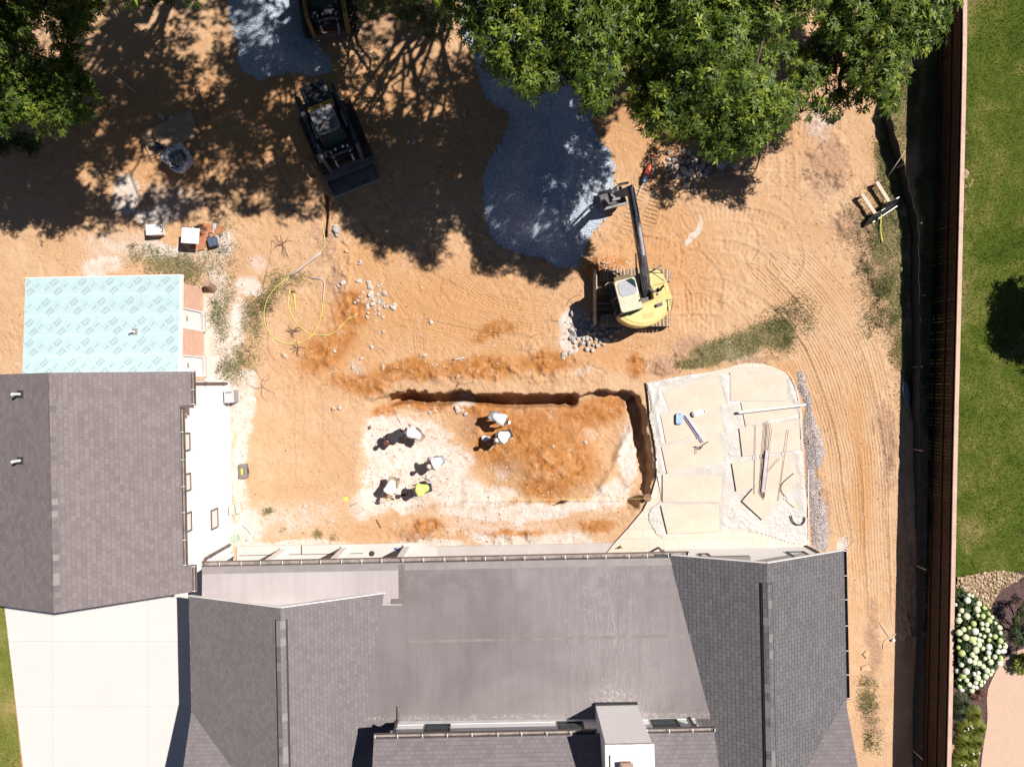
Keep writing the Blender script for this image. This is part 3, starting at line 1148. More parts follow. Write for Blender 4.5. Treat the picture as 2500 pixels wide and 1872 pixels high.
def logo(cx, cy, flip):
    a_ = R(41) + (math.pi if flip else 0)
    ca, sa = math.cos(a_), math.sin(a_)
    for (T, ox, oy) in ((T1, .27, .09), (T2, .27, -.08), (T4, .27, -.175), (T3, -.24, 0), (FR, -.24, 0)):
        vs = []
        for x, y, _ in T[0]:
            x, y = (x + ox) * .70, (y + oy) * .70
            X_, Y_ = cx + x * ca - y * sa, cy + x * sa + y * ca
            vs.append((X_, Y_, azr(Y_) + .004))
        fs = clipx(vs, T[1], ax0 + .02, ax1 - .09, ay0 - .3, ay1 - .06)
        if fs:
            mb.add(vs, fs, 1)


ry = 0
for r_ in range(6):
    yb = ay1 - .38 - r_ * .79
    sh = [0, -.30, .18, .20, -.30, .1][r_]
    for k in range(-1, 11):
        xx_ = ax0 + .30 + k * 1.06 / 1.5 * 1.0 + sh
    for k in range(-1, 7):
        xa = ax0 + .98 + k * 1.09 + sh
        logo(xa, yb + .05, False)
        logo(xa + .46, yb - .07, True)
        if k % 1 == 0:
            vs = []
            ca, sa = math.cos(R(35)), math.sin(R(35))
            for x, y, _ in T5[0]:
                X_, Y_ = xa + .52 + x * ca - y * sa, yb + .25 + x * sa + y * ca
                vs.append((X_, Y_, azr(Y_) + .004))
            fs = clipx(vs, T5[1], ax0 + .02, ax1 - .09, ay0, ay1 - .06)
            if fs:
                mb.add(vs, fs, 2)
    yl_ = yb - .34
    if yl_ > ay0 - .2:
        mb.slab([(ax0 + .01, yl_ - .012, azr(yl_ - .012) + .003), (ax1 - .075, yl_ - .012, azr(yl_ - .012) + .003),
                 (ax1 - .075, yl_ + .012, azr(yl_ + .012) + .003), (ax0 + .01, yl_ + .012, azr(yl_ + .012) + .003)], .002, 3)
M_inkl = mat('underlayment_pale_ink', (.36, .44, .47), .6)
roofa = mb.build('roof', [M_under, M_ink, M_inkl, mat('underlayment_lap', (.50, .585, .60), .5)], annex)
mb = MB()
mb.slab([(ax1 - .07, ay0 - .3, azr(ay0 - .3) + .012), (ax1, ay0 - .3, azr(ay0 - .3) + .012), (ax1, ay1, azr(ay1) + .012), (ax1 - .07, ay1, azr(ay1) + .012)], .16)
mb.slab([(ax0, ay1 - .03, azr(ay1) + .012), (ax1 - .07, ay1 - .03, azr(ay1) + .012), (ax1 - .07, ay1, azr(ay1) + .012), (ax0, ay1, azr(ay1) + .012)], .16)
mb.slab([(ax0, ay0, azr(ay0) - .014), (ax1 - .07, ay0, azr(ay0) - .014), (ax1 - .07, ay1 - .03, azr(ay1) - .014), (ax0, ay1 - .03, azr(ay1) - .014)], .1)
mb.build('fascia', M_trim, annex)
x, y, z = LH(329, 810, 2.3)
MB().slab([(x - .1, y - .12, azr(y - .12) + .02), (x + .12, y - .12, azr(y - .12) + .02), (x + .12, y + .12, azr(y + .12) + .02), (x - .1, y + .12, azr(y + .12) + .02)], .018).build('pipe_flashing', mat('flashing', (.22, .20, .20), .5, .3, 30), roofa)
MB().cyl((x, y, azr(y)), (x, y, azr(y) + .34), .035, n=10).build('vent_pipe', MATS['vent_white'], roofa)

# ---- main house
EX0, GRX, EX1 = -12.5, -8.45, -4.62      # west gable: eave, ridge, east rake end
GRZ, EZ = 4.5, 2.8


def zl(x):
    return GRZ - (.42 if x < GRX else .444) * abs(x - GRX)


RRX, RRZ = 9.0, 4.45


def zrg(x):
    return RRZ - .47 * abs(x - RRX)


def zew(y):
    return 2.8 + .43 * (-y - 12.25)


def flatz(x, y):
    u = (x + 12) / 18.6
    v_ = (-6.55 - y) / 6.0
    return (2.83 * (1 - u) + 2.95 * u) * (1 - v_) + (3.2 * (1 - u) + 3.55 * u) * v_


# roofs
mb = MB()
mb.slab([(EX0, -7.86, zl(EX0)), (GRX, -7.86, GRZ), (GRX, -16.5, GRZ), (EX0, -16.5, zl(EX0))], .13)
mb.slab([(GRX, -7.86, GRZ), (-4.6, -7.86, zl(-4.6)), (-4.6, -16.5, zl(-4.6)), (GRX, -16.5, GRZ)], .13)
rl = mb.build('roof', M_shg, house)
rl['label'] = 'left gable roof'
mb = MB()
mb.slab([(5.0, -6.64, zrg(5.0)), (RRX, -6.64, RRZ), (RRX, -16.5, RRZ), (5.0, -16.5, zrg(5.0))], .13)
mb.slab([(RRX, -6.64, RRZ), (12.52, -6.64, zrg(12.52)), (12.52, -16.5, zrg(12.52)), (RRX, -16.5, RRZ)], .13)
rr = mb.build('roof', M_shr, house)
rr['label'] = 'right gable roof with darker shingles'
mb = MB()
mb.slab([(-12.5, -12.25, zew(-12.25)), (12.46, -12.25, zew(-12.25)), (12.46, -20, zew(-20)), (-12.5, -20, zew(-20))], .13)
mb.build('roof', M_shg, house)['label'] = 'long front roof plane'
# flat roofs as fine grids
for nm, x0, x1, y0_, y1_, mt, dz in (('flat_roof', -4.35, 8.9, -12.58, -6.74, M_mem, 0.0), ('flat_roof', -11.95, -4.352, -8.3, -6.74, M_mem2, .0)):
    mb = MB()
    nx2, ny2 = 12, 8
    vs = [(x0 + (x1 - x0) * i / nx2, y0_ + (y1_ - y0_) * j / ny2, flatz(x0 + (x1 - x0) * i / nx2, y0_ + (y1_ - y0_) * j / ny2) + dz)
          for j in range(ny2 + 1) for i in range(nx2 + 1)]
    fs = [(j * (nx2 + 1) + i, j * (nx2 + 1) + i + 1, (j + 1) * (nx2 + 1) + i + 1, (j + 1) * (nx2 + 1) + i) for j in range(ny2) for i in range(nx2)]
    if mt is M_mem:
        vs = [(x if i_ % (nx2 + 1) else (-6.9 if y < -8.0 else x), y, flatz(-6.9, y) if (i_ % (nx2 + 1) == 0 and y < -8.0) else z) for i_, (x, y, z) in enumerate(vs)]
    mb.add(vs, fs, 0)
    o = len(mb.v)
    mb.add([(p[0], p[1], p[2] - .2) for p in vs], [f_[::-1] for f_ in fs], 0)
    per = [i for i in range(nx2 + 1)] + [(nx2 + 1) * j + nx2 for j in range(1, ny2 + 1)] + [(nx2 + 1) * ny2 + i for i in range(nx2 - 1, -1, -1)] + [(nx2 + 1) * j for j in range(ny2 - 1, 0, -1)]
    mb.f += [(per[(k + 1) % len(per)], per[k], per[k] + o, per[(k + 1) % len(per)] + o) for k in range(len(per))]
    mb.m += [0] * len(per)
    fr_ = mb.build(nm, mt, house)
    fr_['label'] = 'wide grey membrane roof with pale run-off streaks' if mt is M_mem else 'paler narrow strip of membrane roof'
    if mt is M_mem:
        s = MB()
        for i in range(24):
            xa, xb = -4.1 + i * .52, -4.1 + (i + 1) * .52
            if xb > 8.3:
                break
            for yc, wd, hh in ((-9.62, .05, .012),):
                s.slab([(xa, yc - wd + xa * .004, flatz(xa, yc - wd) + hh), (xb, yc - wd + xb * .004, flatz(xb, yc - wd) + hh), (xb, yc + wd + xb * .004, flatz(xb, yc + wd) + hh), (xa, yc + wd + xa * .004, flatz(xa, yc + wd) + hh)], .01)
        s.build('seam', mat('membrane_seam', (.20, .175, .16), .7, .2, 3), fr_)
# flashing strips
mb = MB()
ff = mat('flashing_brown', (.16, .135, .125), .6, .2, 4)
for (x0, x1, y0_, y1_) in ((-4.45, -4.22, -8.05, -6.78), (-4.75, -4.22, -8.25, -8.05)):
    mb.slab([(x0, y0_, flatz(x0, y0_) + .02), (x1, y0_, flatz(x1, y0_) + .02), (x1, y1_, flatz(x1, y1_) + .02), (x0, y1_, flatz(x0, y1_) + .02)], .018)
mb.build('flashing', ff, house)
mb = MB()
for xa in np.arange(-11.95, 6.5, 1.5):
    xb = min(xa + 1.5, 6.55)
    mb.slab([(xa, -7.0, flatz(xa, -7.0) + .012), (xb, -7.0, flatz(xb, -7.0) + .012), (xb, -6.73, flatz(xb, -6.73) + .012), (xa, -6.73, flatz(xa, -6.73) + .012)], .012)
mb.build('edge_strip', mat('edge_strip_grey', (.24, .215, .21), .7, .12, 2), house)
mb = MB()
gutter(mb, (-12.05, -6.55, 2.82), (6.6, -6.55, 2.96), .17, .12, (0, 1), .75)
mb.build('gutter', GM, house)['label'] = 'long open gutter along the flat roof edge'
mb = MB()
gutter(mb, (EX0 - .0, -7.9, zl(EX0)), (EX0, -12.2, zl(EX0)), .11, .1, (-1, 0), .8)
mb.build('gutter', GM, house)
mb = MB()
gutter(mb, (12.64, -6.62, zrg(12.52)), (12.64, -12.3, zrg(12.52)), .12, .1, (1, 0), .9)
mb.build('gutter', [mat('gutter_black', (.05, .05, .055), .4), M_gutin, M_trim], house)
# ridge vents
for x, z, ya in ((GRX, GRZ, -8.3), (RRX, RRZ, -7.35)):
    sl = .43 if x < 0 else .47
    mb = MB()
    yy_ = ya
    while yy_ > -16.4:
        for sx in (-1, 1):
            mb.slab([(x, yy_, z + .075), (x + sx * .17, yy_, z + .075 - .17 * sl), (x + sx * .17, yy_ - .3, z + .07 - .17 * sl), (x, yy_ - .3, z + .07)], .02, random.choice([0, 0, 0, 1]))
        yy_ -= .3
    v_ = mb.build('ridge_vent', [MATS['shingles_grey'] if x < 0 else MATS['shingles_dark'], MATS['cap_pale'] if x < 0 else mat('cap_mid', (.17, .16, .16), .9, .1)], house)
    mb = MB()
    for sx in (-1, 1):
        mb.slab([(x + sx * .155, ya + .01, z - .03), (x + sx * .215, ya + .01, z - .055), (x + sx * .215, -16.4, z - .055), (x + sx * .155, -16.4, z - .03)], .1)
    mb.build('vent_baffle', M_dark, v_)
# white rake boards
mb = MB()
for p, q in (((EX0, -7.85, zl(EX0)), (GRX, -7.85, GRZ)), ((GRX, -7.85, GRZ), (-4.7, -7.85, zl(-4.7)))):
    mb = MB()
    mb.beam((p[0], p[1] + .015, p[2] - .05), (q[0], q[1] + .015, q[2] - .05), .03, .13)
    mb.build('rake_board', M_trim, house)
for p, q in (((5.9, -6.63, zrg(5.9)), (RRX, -6.63, RRZ)), ((RRX, -6.63, RRZ), (12.52, -6.63, zrg(12.52)))):
    mb = MB()
    mb.beam((p[0], p[1] + .012, p[2] - .05), (q[0], q[1] + .012, q[2] - .05), .024, .13)
    mb.build('rake_board', M_trim, house)
# walls
mb = MB()


def gable_wall(xa, xb, xr, zfun, ya, yb, drop=.16):
    prof = [(xa, -.2), (xb, -.2), (xb, zfun(xb) - drop), (xr, zfun(xr) - drop), (xa, zfun(xa) - drop)]
    n = len(prof)
    mb.add([(p[0], ya, p[1]) for p in prof] + [(p[0], yb, p[1]) for p in prof],
           [tuple(range(n)), tuple(range(n, 2 * n))[::-1]] + [(i, i + n, (i + 1) % n + n, (i + 1) % n) for i in range(n)])


gable_wall(6.2, 12.14, RRX, zrg, -16, -7.08)
gable_wall(-12.1, -5.4, GRX, zl, -16, -8.1)
mb.bx((-5.4, -12.5, -.2), (6.2, -8.6, 2.7))
mb.bx((-12.0, -8.1, -.2), (-11.85, -6.86, 2.6))
mb.build('wall', M_stucco, house)
# dormer storey
mb = MB()
mb.bx((-4.6, -16, 2.9), (6.5, -12.55, 4.66))
mb.build('upper_wall', M_stucco, house)
mb = MB()


def zd(y):
    return 4.76 + .45 * (-y - 12.4)


mb.slab([(-5.15, -12.47, zd(-12.47)), (6.9, -12.47, zd(-12.47)), (6.9, -16.8, zd(-16.8)), (-5.15, -16.8, zd(-16.8))], .13)
mb.slab([(-5.15, -20, zd(-16.8) - 1.4), (-5.15, -16.8, zd(-16.8)), (6.9, -16.8, zd(-16.8)), (6.9, -20, zd(-16.8) - 1.4)], .13)
rd = mb.build('roof', M_shg, house)
rd['label'] = 'raised middle roof behind the chimney'
mb = MB()
gutter(mb, (-5.15, -12.32, 4.76), (2.75, -12.32, 4.78), .15, .12, (0, 1), .8)
gutter(mb, (4.5, -12.32, 4.78), (6.95, -12.32, 4.79), .15, .12, (0, 1), .8)
mb.build('gutter', GM, house)
for xa, xb in ((LH(1040, 1765, 3.6)[0], LH(1101, 1765, 3.6)[0]), (LH(1362, 1765, 3.8)[0], LH(1424, 1765, 3.8)[0]), (LH(1590, 1765, 3.8)[0], LH(1655, 1765, 3.8)[0])):
    f = MB()
    z0, z1 = 3.66, 4.66
    yw = -12.55
    for a_, b_ in (((xa, z0), (xb, z0 + .05)), ((xa, z1 - .05), (xb, z1)), ((xa, z0 + .05), (xa + .06, z1 - .05)), ((xb - .06, z0 + .05), (xb, z1 - .05))):
        f.bx((a_[0], yw - .01, a_[1]), (b_[0], yw + .04, b_[1]))
    fo = f.build('window', M_dark, house)
    MB().bx((xa + .06, yw - .005, z0 + .05), (xb - .06, yw + .012, z1 - .05)).build('pane', M_glass, fo)
mb = MB()
mb.bx((-4.62, -12.55, 3.05), (6.52, -12.535, 3.62))
mb.build('flashing', mat('flashing_white', (.7, .68, .68), .6, .1, 3), house)
for x, sgn in ((-4.55, 1), (6.35, -1)):
    mb = MB()
    mb.tube([(x, -12.28, 4.66), (x, -12.36, 4.5), (x + sgn * .02, -12.53, 4.3), (x + sgn * .02, -12.53, 3.5), (x + sgn * .03, -12.45, 3.36), (x + sgn * .03, -12.0, 3.32)], .05, 8)
    mb.build('downspout', M_gut, house)
# chimney
x0, x1, y0_, y1_ = 2.85, 4.39, -13.9, -11.99
mb = MB()
mb.bx((x0, y0_, 3.0), (x1, y1_, 6.5))
ch = MB()
chm = mb.build('chimney', brickmat('painted_brick', (.84, .80, .785), (.88, .845, .83), (.66, .61, .59), .21, .072, .008, .55, var=.12), house)
mb = MB()
mb.bx((x0 - .04, y0_ - .04, 6.5), (x1 + .04, y1_ + .04, 6.56))
mb.box(((x0 + x1) / 2 - .05, y1_ - .78, 6.60), (1.2, 1.0, .08), 0, 0)
mb.build('cap', mat('mortar_cap', (.78, .73, .69), .9, .25, 3, .2, 20), chm)
mb = MB()
cx_, cy_ = LH(1530, 1880, 6.9)[:2]
s_ = .22
mb.add([(cx_ - s_, cy_ - s_, 6.86), (cx_ + s_, cy_ - s_, 6.86), (cx_ + s_, cy_ + s_, 6.86), (cx_ - s_, cy_ + s_, 6.86), (cx_, cy_, 7.0)],
       [(0, 1, 4), (1, 2, 4), (2, 3, 4), (3, 0, 4), (3, 2, 1, 0)])
mb.bx((cx_ - .17, cy_ - .17, 6.6), (cx_ + .17, cy_ + .17, 6.86))
mb.build('flue_cap', mat('copper_brown', (.30, .19, .15), .6, .2, 6), chm)
mb = MB()
xs_ = [x0 - .02, x0 + .5, x0 + 1.0, x1 + .02]
mb.bx((x0 - .02, y1_ + .005, 3.2), (x1 + .02, y1_ + .05, 3.62))
mb.build('flashing', M_dark, chm)
# right house front wall windows and downspout
for pa, pb in ((1712, 1737), (1930, 1975)):
    xa, xb = LH(pa, 1350, 1.6)[0], LH(pb, 1350, 1.6)[0]
    f = MB()
    z0, z1 = 1.1, 2.1
    yw = -7.08
    for a_, b_ in (((xa, z0), (xb, z0 + .06)), ((xa, z1 - .06), (xb, z1)), ((xa, z0 + .06), (xa + .06, z1 - .06)), ((xb - .06, z0 + .06), (xb, z1 - .06))):
        f.bx((a_[0], yw - .01, a_[1]), (b_[0], yw + .05, b_[1]))
    fo = f.build('window', M_dark, house)
    MB().bx((xa + .06, yw - .005, z0 + .06), (xb - .06, yw + .012, z1 - .06)).build('pane', M_blind, fo)
mb = MB()
mb.bx((12.14, -7.12, .1), (12.23, -7.03, 2.75))
mb.build('downspout', M_dark, house)
mb = MB()
mb.tube([(6.0, -6.62, 2.85), (6.0, -6.70, 2.72), (6.0, -7.0, 2.5), (6.0, -7.0, .15)], .045, 8)
mb.build('downspout', M_gut, house)
# porch columns + door glass at the corner
for px in (697, 845, 996):
    x, y, _ = LH(px, 1342, 0)
    mb = MB()
    mb.bx((x - .13, -6.95, .08), (x + .13, -6.69, 2.68))
    mb.bx((x - .16, -6.98, .08), (x + .16, -6.66, .2))
    mb.build('porch_column', M_trim, house)
mb = MB()
mb.bx((-11.85, -7.9, .15), (-11.82, -7.05, 2.2))
dd = mb.build('door', M_glass, house)
MB().bx((-11.86, -7.96, .1), (-11.80, -7.91, 2.25)).bx((-11.86, -7.05, .1), (-11.80, -7.0, 2.25)).build('door_frame', M_dark, dd)
mb = MB()
mb.bx((-11.7, -8.1, -.1), (-4.3, -6.60, .085))
mb.prism([(-4.3, -6.60), (-3.9, -6.60), (-3.75, -6.75), (-3.3, -6.8), (-3.3, -8.1), (-4.3, -8.1)], -.1, .085)
for o_ in [mb.build('patio_slab', mat('porch_concrete', (.52, .47, .43), .85, .06, 1.2), None, T=ROT)]:
    tag(o_, kind='structure')
mb = MB()
for xa, xb, ya, yb in ((-9.0, -8.96, -6.98, -6.605), (-11.6, -8.96, -6.99, -6.965), (-8.96, -6.4, -7.0, -6.975)):
    mb.bx((xa, ya, .087), (xb, yb, .093))
tag(mb.build('paving_joint', mat('joint_dark', (.03, .03, .03), .9), None, T=ROT), kind='structure')
mb = MB()
mb.bx((-3.3, -8.6, -.1), (4.2, -6.78, .05))
tag(mb.build('paving', mat('paving_grey', (.42, .38, .36), .85, .08, 1.2), None, T=ROT), kind='structure')

# ---- driveway, side lawn
M_drive = brickmat('driveway_concrete', (.535, .508, .485), (.56, .53, .507), (.40, .38, .36), 4.0, 2.75, .011, .15, offset=0, var=.10,
                   shift=(.35, 1.42))
mb = MB()
drv = [W(-400, 1300), W(8, 1440), W(60, 1880), W(100, 2300), W(700, 2300), W(700, 1455), W(560, 1400)]
mb.prism([(p[0], p[1]) for p in drv], -.12, .05)
tag(mb.build('driveway', M_drive), kind='structure')

# ================================================================== PATIO
PO = [(1578, 934), (1640, 922), (1700, 912), (1742, 906), (1775, 898), (1805, 889), (1832, 886), (1862, 888), (1890, 896),
      (1915, 908), (1936, 930), (1950, 965), (1957, 1010), (1960, 1080), (1965, 1180), (1974, 1260), (1978, 1352),
      (1480, 1352), (1500, 1326), (1535, 1288), (1570, 1246), (1592, 1204), (1603, 1165), (1602, 1110), (1594, 1060), (1586, 1010), (1583, 970)]
M_pave = brickmat('patio_stone', (.55, .465, .385), (.585, .50, .42), (.36, .29, .23), .62, .42, .008, .25, offset=.37, var=.12)
mb = MB()
mb.prism([W(a, b, .12)[:2] for a, b in PO], -1.2, .12, 0, 1)
tag(mb.build('patio', [M_pave, mat('patio_edge', (.30, .22, .16), .9, .2, 3, .3, 20)]), kind='structure')


def pz(px, py, z):
    return W(px, py, z)


BOARDS = [
    ([(1617, 957), (1752, 914), (1772, 985), (1639, 1021)], 'plywood board at the upper left corner of the plastic sheeting'),
    ([(1783, 909), (1918, 909), (1922, 978), (1783, 979)], 'long plywood board at the upper right, straight against the curved patio edge'),
    ([(1613, 1013), (1756, 985), (1767, 1054), (1626, 1081)], 'plywood board under the blue and pale float blades'),
    ([(1809, 981), (1930, 979), (1948, 1012), (1821, 1041)], 'plywood board crossed by the long white pipe'),
    ([(1615, 1090), (1757, 1060), (1768, 1126), (1629, 1156)], 'plywood board with the hammer lying on it'),
    ([(1805, 1045), (1948, 1026), (1954, 1098), (1813, 1114)], 'plywood board under the upper ends of the rebar bundle'),
    ([(1618, 1158), (1763, 1161), (1760, 1226), (1618, 1226)], 'plywood board second from the bottom on the left side of the patio'),
    ([(1787, 1131), (1936, 1108), (1945, 1172), (1798, 1199)], 'plywood board lying under the middle of the rebar bundle'),
    ([(1614, 1234), (1755, 1230), (1756, 1298), (1630, 1303)], 'lowest plywood board on the left side of the patio'),
    ([(1812, 1223), (1905, 1117), (1956, 1164), (1863, 1270)], 'plywood board turned diagonally at the lower right of the patio')]

# plastic sheeting: a wrinkled film over the slab
PL = [(1577, 936), (1600, 928), (1680, 914), (1735, 914), (1752, 912), (1775, 916), (1800, 910), (1840, 902), (1890, 903), (1925, 918),
      (1942, 950), (1951, 1000), (1954, 1060), (1958, 1140), (1966, 1220), (1973, 1290), (1972, 1328), (1925, 1326), (1890, 1312),
      (1850, 1300), (1800, 1294), (1750, 1300), (1690, 1302), (1640, 1308), (1614, 1314), (1596, 1296), (1580, 1262), (1590, 1236), (1606, 1228),
      (1614, 1215), (1608, 1185), (1600, 1150), (1601, 1110), (1594, 1062), (1584, 1022), (1582, 1012), (1592, 995), (1585, 965)]
pp = [W(a, b, .13)[:2] for a, b in chaikin(PL, 1)]
xs_ = np.arange(5.3, 13.0, .045)
ys_ = np.arange(-7.2, 1.2, .045)
PX, PY = np.meshgrid(xs_, ys_)
sdp = sdf(PX, PY, pp)
edge = sst(-.45, -.05, sdp)
an = fbm(PX, PY, 1.6, 3, 51) * 6.28
fold = np.abs(np.sin((PX * np.cos(an) + PY * np.sin(an)) * 3.2 + fbm(PX, PY, .8, 4, 52) * 9))
wr = (1 - fold) ** 3
calm = .25 + .75 * np.maximum(edge, sst(.55, .75, fbm(PX, PY, 1.5, 3, 53)))
south = sst(-4.8, -5.6, PY)
PZ = .128 + .012 + wr * .05 * np.maximum(np.clip(calm - .35, 0.08, 1), south) + edge * .03 * fbm(PX, PY, .35, 3, 55) + fbm(PX, PY, .8, 3, 54) * .03
# loose folds hanging along the curved left edge
lf = pline(PX, PY, pxpoly([(1612, 960), (1600, 1010), (1612, 1060), (1618, 1110), (1616, 1150)]), 1.0)[0]
PZ += .09 * np.exp(-(lf / .13) ** 2) * fbm(PX, PY, .5, 3, 56)
for q_, _l in BOARDS:
    sb = sdf(PX, PY, [W(a, b_, .16)[:2] for a, b_ in q_])
    PZ = np.where(sb < .12, np.minimum(PZ, .147 + .02 * sst(.0, .12, sb)), PZ)
keep = sdp < 0
mb = MB()
idx = -np.ones(PX.shape, int)
nyy, nxx = PX.shape
cell = keep[:-1, :-1] & keep[1:, :-1] & keep[:-1, 1:] & keep[1:, 1:]
used = np.zeros(PX.shape, bool)
used[:-1, :-1] |= cell
used[1:, :-1] |= cell
used[:-1, 1:] |= cell
used[1:, 1:] |= cell
idx[used] = np.arange(used.sum())
vs = np.stack([PX[used], PY[used], PZ[used]], 1).tolist()
J, I = np.nonzero(cell)
fs = np.stack([idx[J, I], idx[J, I + 1], idx[J + 1, I + 1], idx[J + 1, I]], 1).tolist()
mb.add(vs, fs)
M_film, nt, b = newmat('plastic_film')
v = tc(nt)
b.inputs['Base Color'].default_value = (.56, .52, .485, 1)
b.inputs['Roughness'].default_value = .38
b.inputs['Specular IOR Level'].default_value = .5
nz_ = noise(nt, v, 3.0, 5, .7, 1.5)
al = ramp(nt, noise(nt, v, 1.1, 4, .7), [(.35, (.66,) * 3), (.65, (.93,) * 3)])
nt.links.new(al, b.inputs['Alpha'])
bump(nt, b, nz_, .35, .05)
film = mb.build('plastic_sheet', M_film, smooth=True)
tag(film, 'crumpled translucent white plastic sheeting spread over the patio', 'plastic sheet')

M_osb, nt, b = newmat('oriented_strand_board')
v = tc(nt)
f1 = noise(nt, v, 18, 4, .8, 1.2)
f2 = noise(nt, v, 1.3, 4, .6)
c = ramp(nt, f1, [(.3, (.48, .375, .295)), (.5, (.55, .445, .36)), (.7, (.61, .505, .42))])
c = mix(nt, .35, c, ramp(nt, f2, [(.3, (.40,) * 3), (.7, (.62,) * 3)]), 'OVERLAY')
c = mix(nt, mth(nt, 'MULTIPLY', ramp(nt, noise(nt, v, 5, 5, .8), [(.62, (0, 0, 0)), (.72, (1, 1, 1))]), .35), c, (.32, .25, .2))
nt.links.new(c, b.inputs['Base Color'])
b.inputs['Roughness'].default_value = .8
bump(nt, b, f1, .2, .01)
for i, (q, lab) in enumerate(BOARDS):
    z = .163 + .009 * i
    mb = MB()
    mb.slab([W(a, b_, z) for a, b_ in q], .013)
    tag(mb.build('plywood_board', M_osb), lab, 'plywood board', 'plywood boards on the plastic sheeting')
BT = .163 + .009 * 9 + .004


def stick(name, lab, cat, pts, r, mt, z=BT + .012, group=None, n=7, dz=0):
    mb = MB()
    P = [W(a, b_, z) if len(t) == 0 else W(a, b_, z + t[0]) for a, b_, *t in pts]
    if len(P) > 2:
        P = curve(P, 6)
    mb.tube(P, r, n)
    return tag(mb.build(name, mt, smooth=True), lab, cat, group)


M_rust = mat('rebar_steel', (.11, .075, .065), .7, .3, 9, .4, 60, .5)
M_pvc = mat('white_pvc', (.72, .70, .68), .35, .03)
gl = 'steel rebar lying across the plywood boards'
for i, (a, b_, lab) in enumerate([
        ((1845, 1037), (1841, 1206), 'single steel bar left of the rebar bundle'),
        ((1867, 1032), (1853, 1204), 'leftmost steel bar of the tight bundle on the patio'),
        ((1871, 1028), (1856, 1210), 'second bar from the left in the tight bundle of steel bars'), ((1874, 1027), (1859, 1214), 'third bar from the left in the tight bundle of steel bars'), ((1877, 1030), (1861, 1216), 'fourth bar from the left in the tight bundle of steel bars'),
        ((1881, 1033), (1864, 1220), 'fifth bar from the left in the tight bundle of steel bars'), ((1884, 1046), (1866, 1214), 'rightmost steel bar of the tight bundle on the patio'),
        ((1925, 1048), (1900, 1222), 'single steel bar right of the rebar bundle')]):
    stick('steel_bar', lab or 'steel bar in the middle of the tight rebar bundle on the patio', 'rebar', [a, b_], .009, M_rust, BT + .012 + .004 * i, gl)
mb = MB()
mb.box(W(1868, 1150, BT + .045), (.14, 1.75, .02), R(-6))
tag(mb.build('metal_form', mat('galvanised_grey', (.36, .33, .34), .45, .2, 4, 0, 60, .5)), 'flat grey metal form lying on the bundle of steel bars', 'metal form')
stick('steel_bar', 'short thin steel bar slanting over the diagonal plywood board', 'rebar', [(1903, 1117), (1875, 1150)], .006, M_rust, BT + .07)
mb = MB()
mb.tube([W(1803, 1007, BT + .08), W(1967, 988, BT + .08)], .055, 12)
tag(mb.build('white_pipe', M_pvc, smooth=False), 'thick white plastic pipe lying across two plywood boards', 'pipe')
stick('white_pipe', 'long thin white pipe on the gravel at the right edge of the patio', 'pipe', [(1974, 1145), (1973, 1318)], .018, M_pvc, .16)
stick('white_pipe', 'thin white pipe bent along the upper right curve of the patio', 'pipe',
      [(1922, 905), (1940, 935), (1952, 980), (1957, 1040), (1960, 1100)], .016, M_pvc, .19)
stick('bent_conduit', 'black bent conduit curling past the diagonal plywood board', 'conduit',
      [(1938, 1155), (1912, 1178), (1907, 1196), (1922, 1218)], .012, M_dark, BT + .03)
stick('yellow_tube', 'yellow tube end at the tip of the black bent conduit', 'tube', [(1923, 1219), (1934, 1230), (1945, 1238)], .014, mat('yellow_plastic', (.78, .60, .06), .4), .25)
stick('black_hose', 'black U-shaped hose piece at the lower right of the patio', 'hose',
      [(1931, 1258), (1936, 1272), (1946, 1280), (1957, 1280), (1964, 1272), (1965, 1262)], .028, mat('black_rubber', (.045, .045, .05), .5), .23)
M_blue = mat('blue_anodised', (.07, .13, .48), .35, .08, 4, 0, 60, .3)
M_pblue = mat('pale_blue_plastic', (.30, .42, .68), .45, .05)
mb = MB()
p1, p2 = W(1672, 1014, BT + .05), W(1717, 1080, BT + .05)
mb.tube([p1, p2], .02, 8)
t_ = thing('bull_float_pole', 'blue pole with a cross head lying on the plywood boards', 'tool', p1)
ORG[t_.name] = p1
mb.build('pole', M_blue, t_)
MB().tube([W(1675, 1012, BT + .05), W(1720, 1077, BT + .05)], .016, 8).build('pole', mat('white_aluminium', (.75, .75, .78), .3), t_)
MB().beam(W(1701, 1096, BT + .04), W(1731, 1077, BT + .04), .02, .02).beam(W(1707, 1097, BT + .03), W(1716, 1090, BT + .03), .03, .02).build('cross_head', M_dark, t_)
for nm, c_, d_, rz_, mt, lab in (('float_blade', (1659, 1022), (.30, .47), 0, M_pblue, 'pale blue rectangular float blade on the plywood board'),
                                 ('float_blade', (1706, 1007), (.57, .24), 18, mat('grey_plastic', (.60, .56, .53), .5), 'pale grey rounded float blade on the plywood board')):
    ca = W(c_[0], c_[1], BT + .03)
    t_ = thing(nm, lab, 'float blade', ca, R(rz_))
    w, h = d_[0] / 2, d_[1] / 2
    k = .06
    pl = [(-w + k, -h), (w - k, -h), (w, -h + k), (w, h - k), (w - k, h), (-w + k, h), (-w, h - k), (-w, -h + k)]
    MB().prism(pl, -.03, .03).build('blade', mt, t_, bev=.01)
    for s_ in (-1, 1):
        (MB().box((s_ * (w - .05), 0, .04), (.02, h * 1.3, .012)) if w > h else MB().box((0, s_ * (h - .04), .04), (w * .7, .02, .012))).build('handle_slot', M_dark, t_)
t_ = thing('hammer', 'small hammer lying on a plywood board beside the blue pole', 'hammer', W(1700, 1099, BT))
ORG[t_.name] = tuple(t_.location)
MB().tube([W(1700, 1090, BT + .02), W(1700, 1108, BT + .02)], .012, 7).build('handle', mat('wood_handle', (.42, .26, .15), .6), t_)
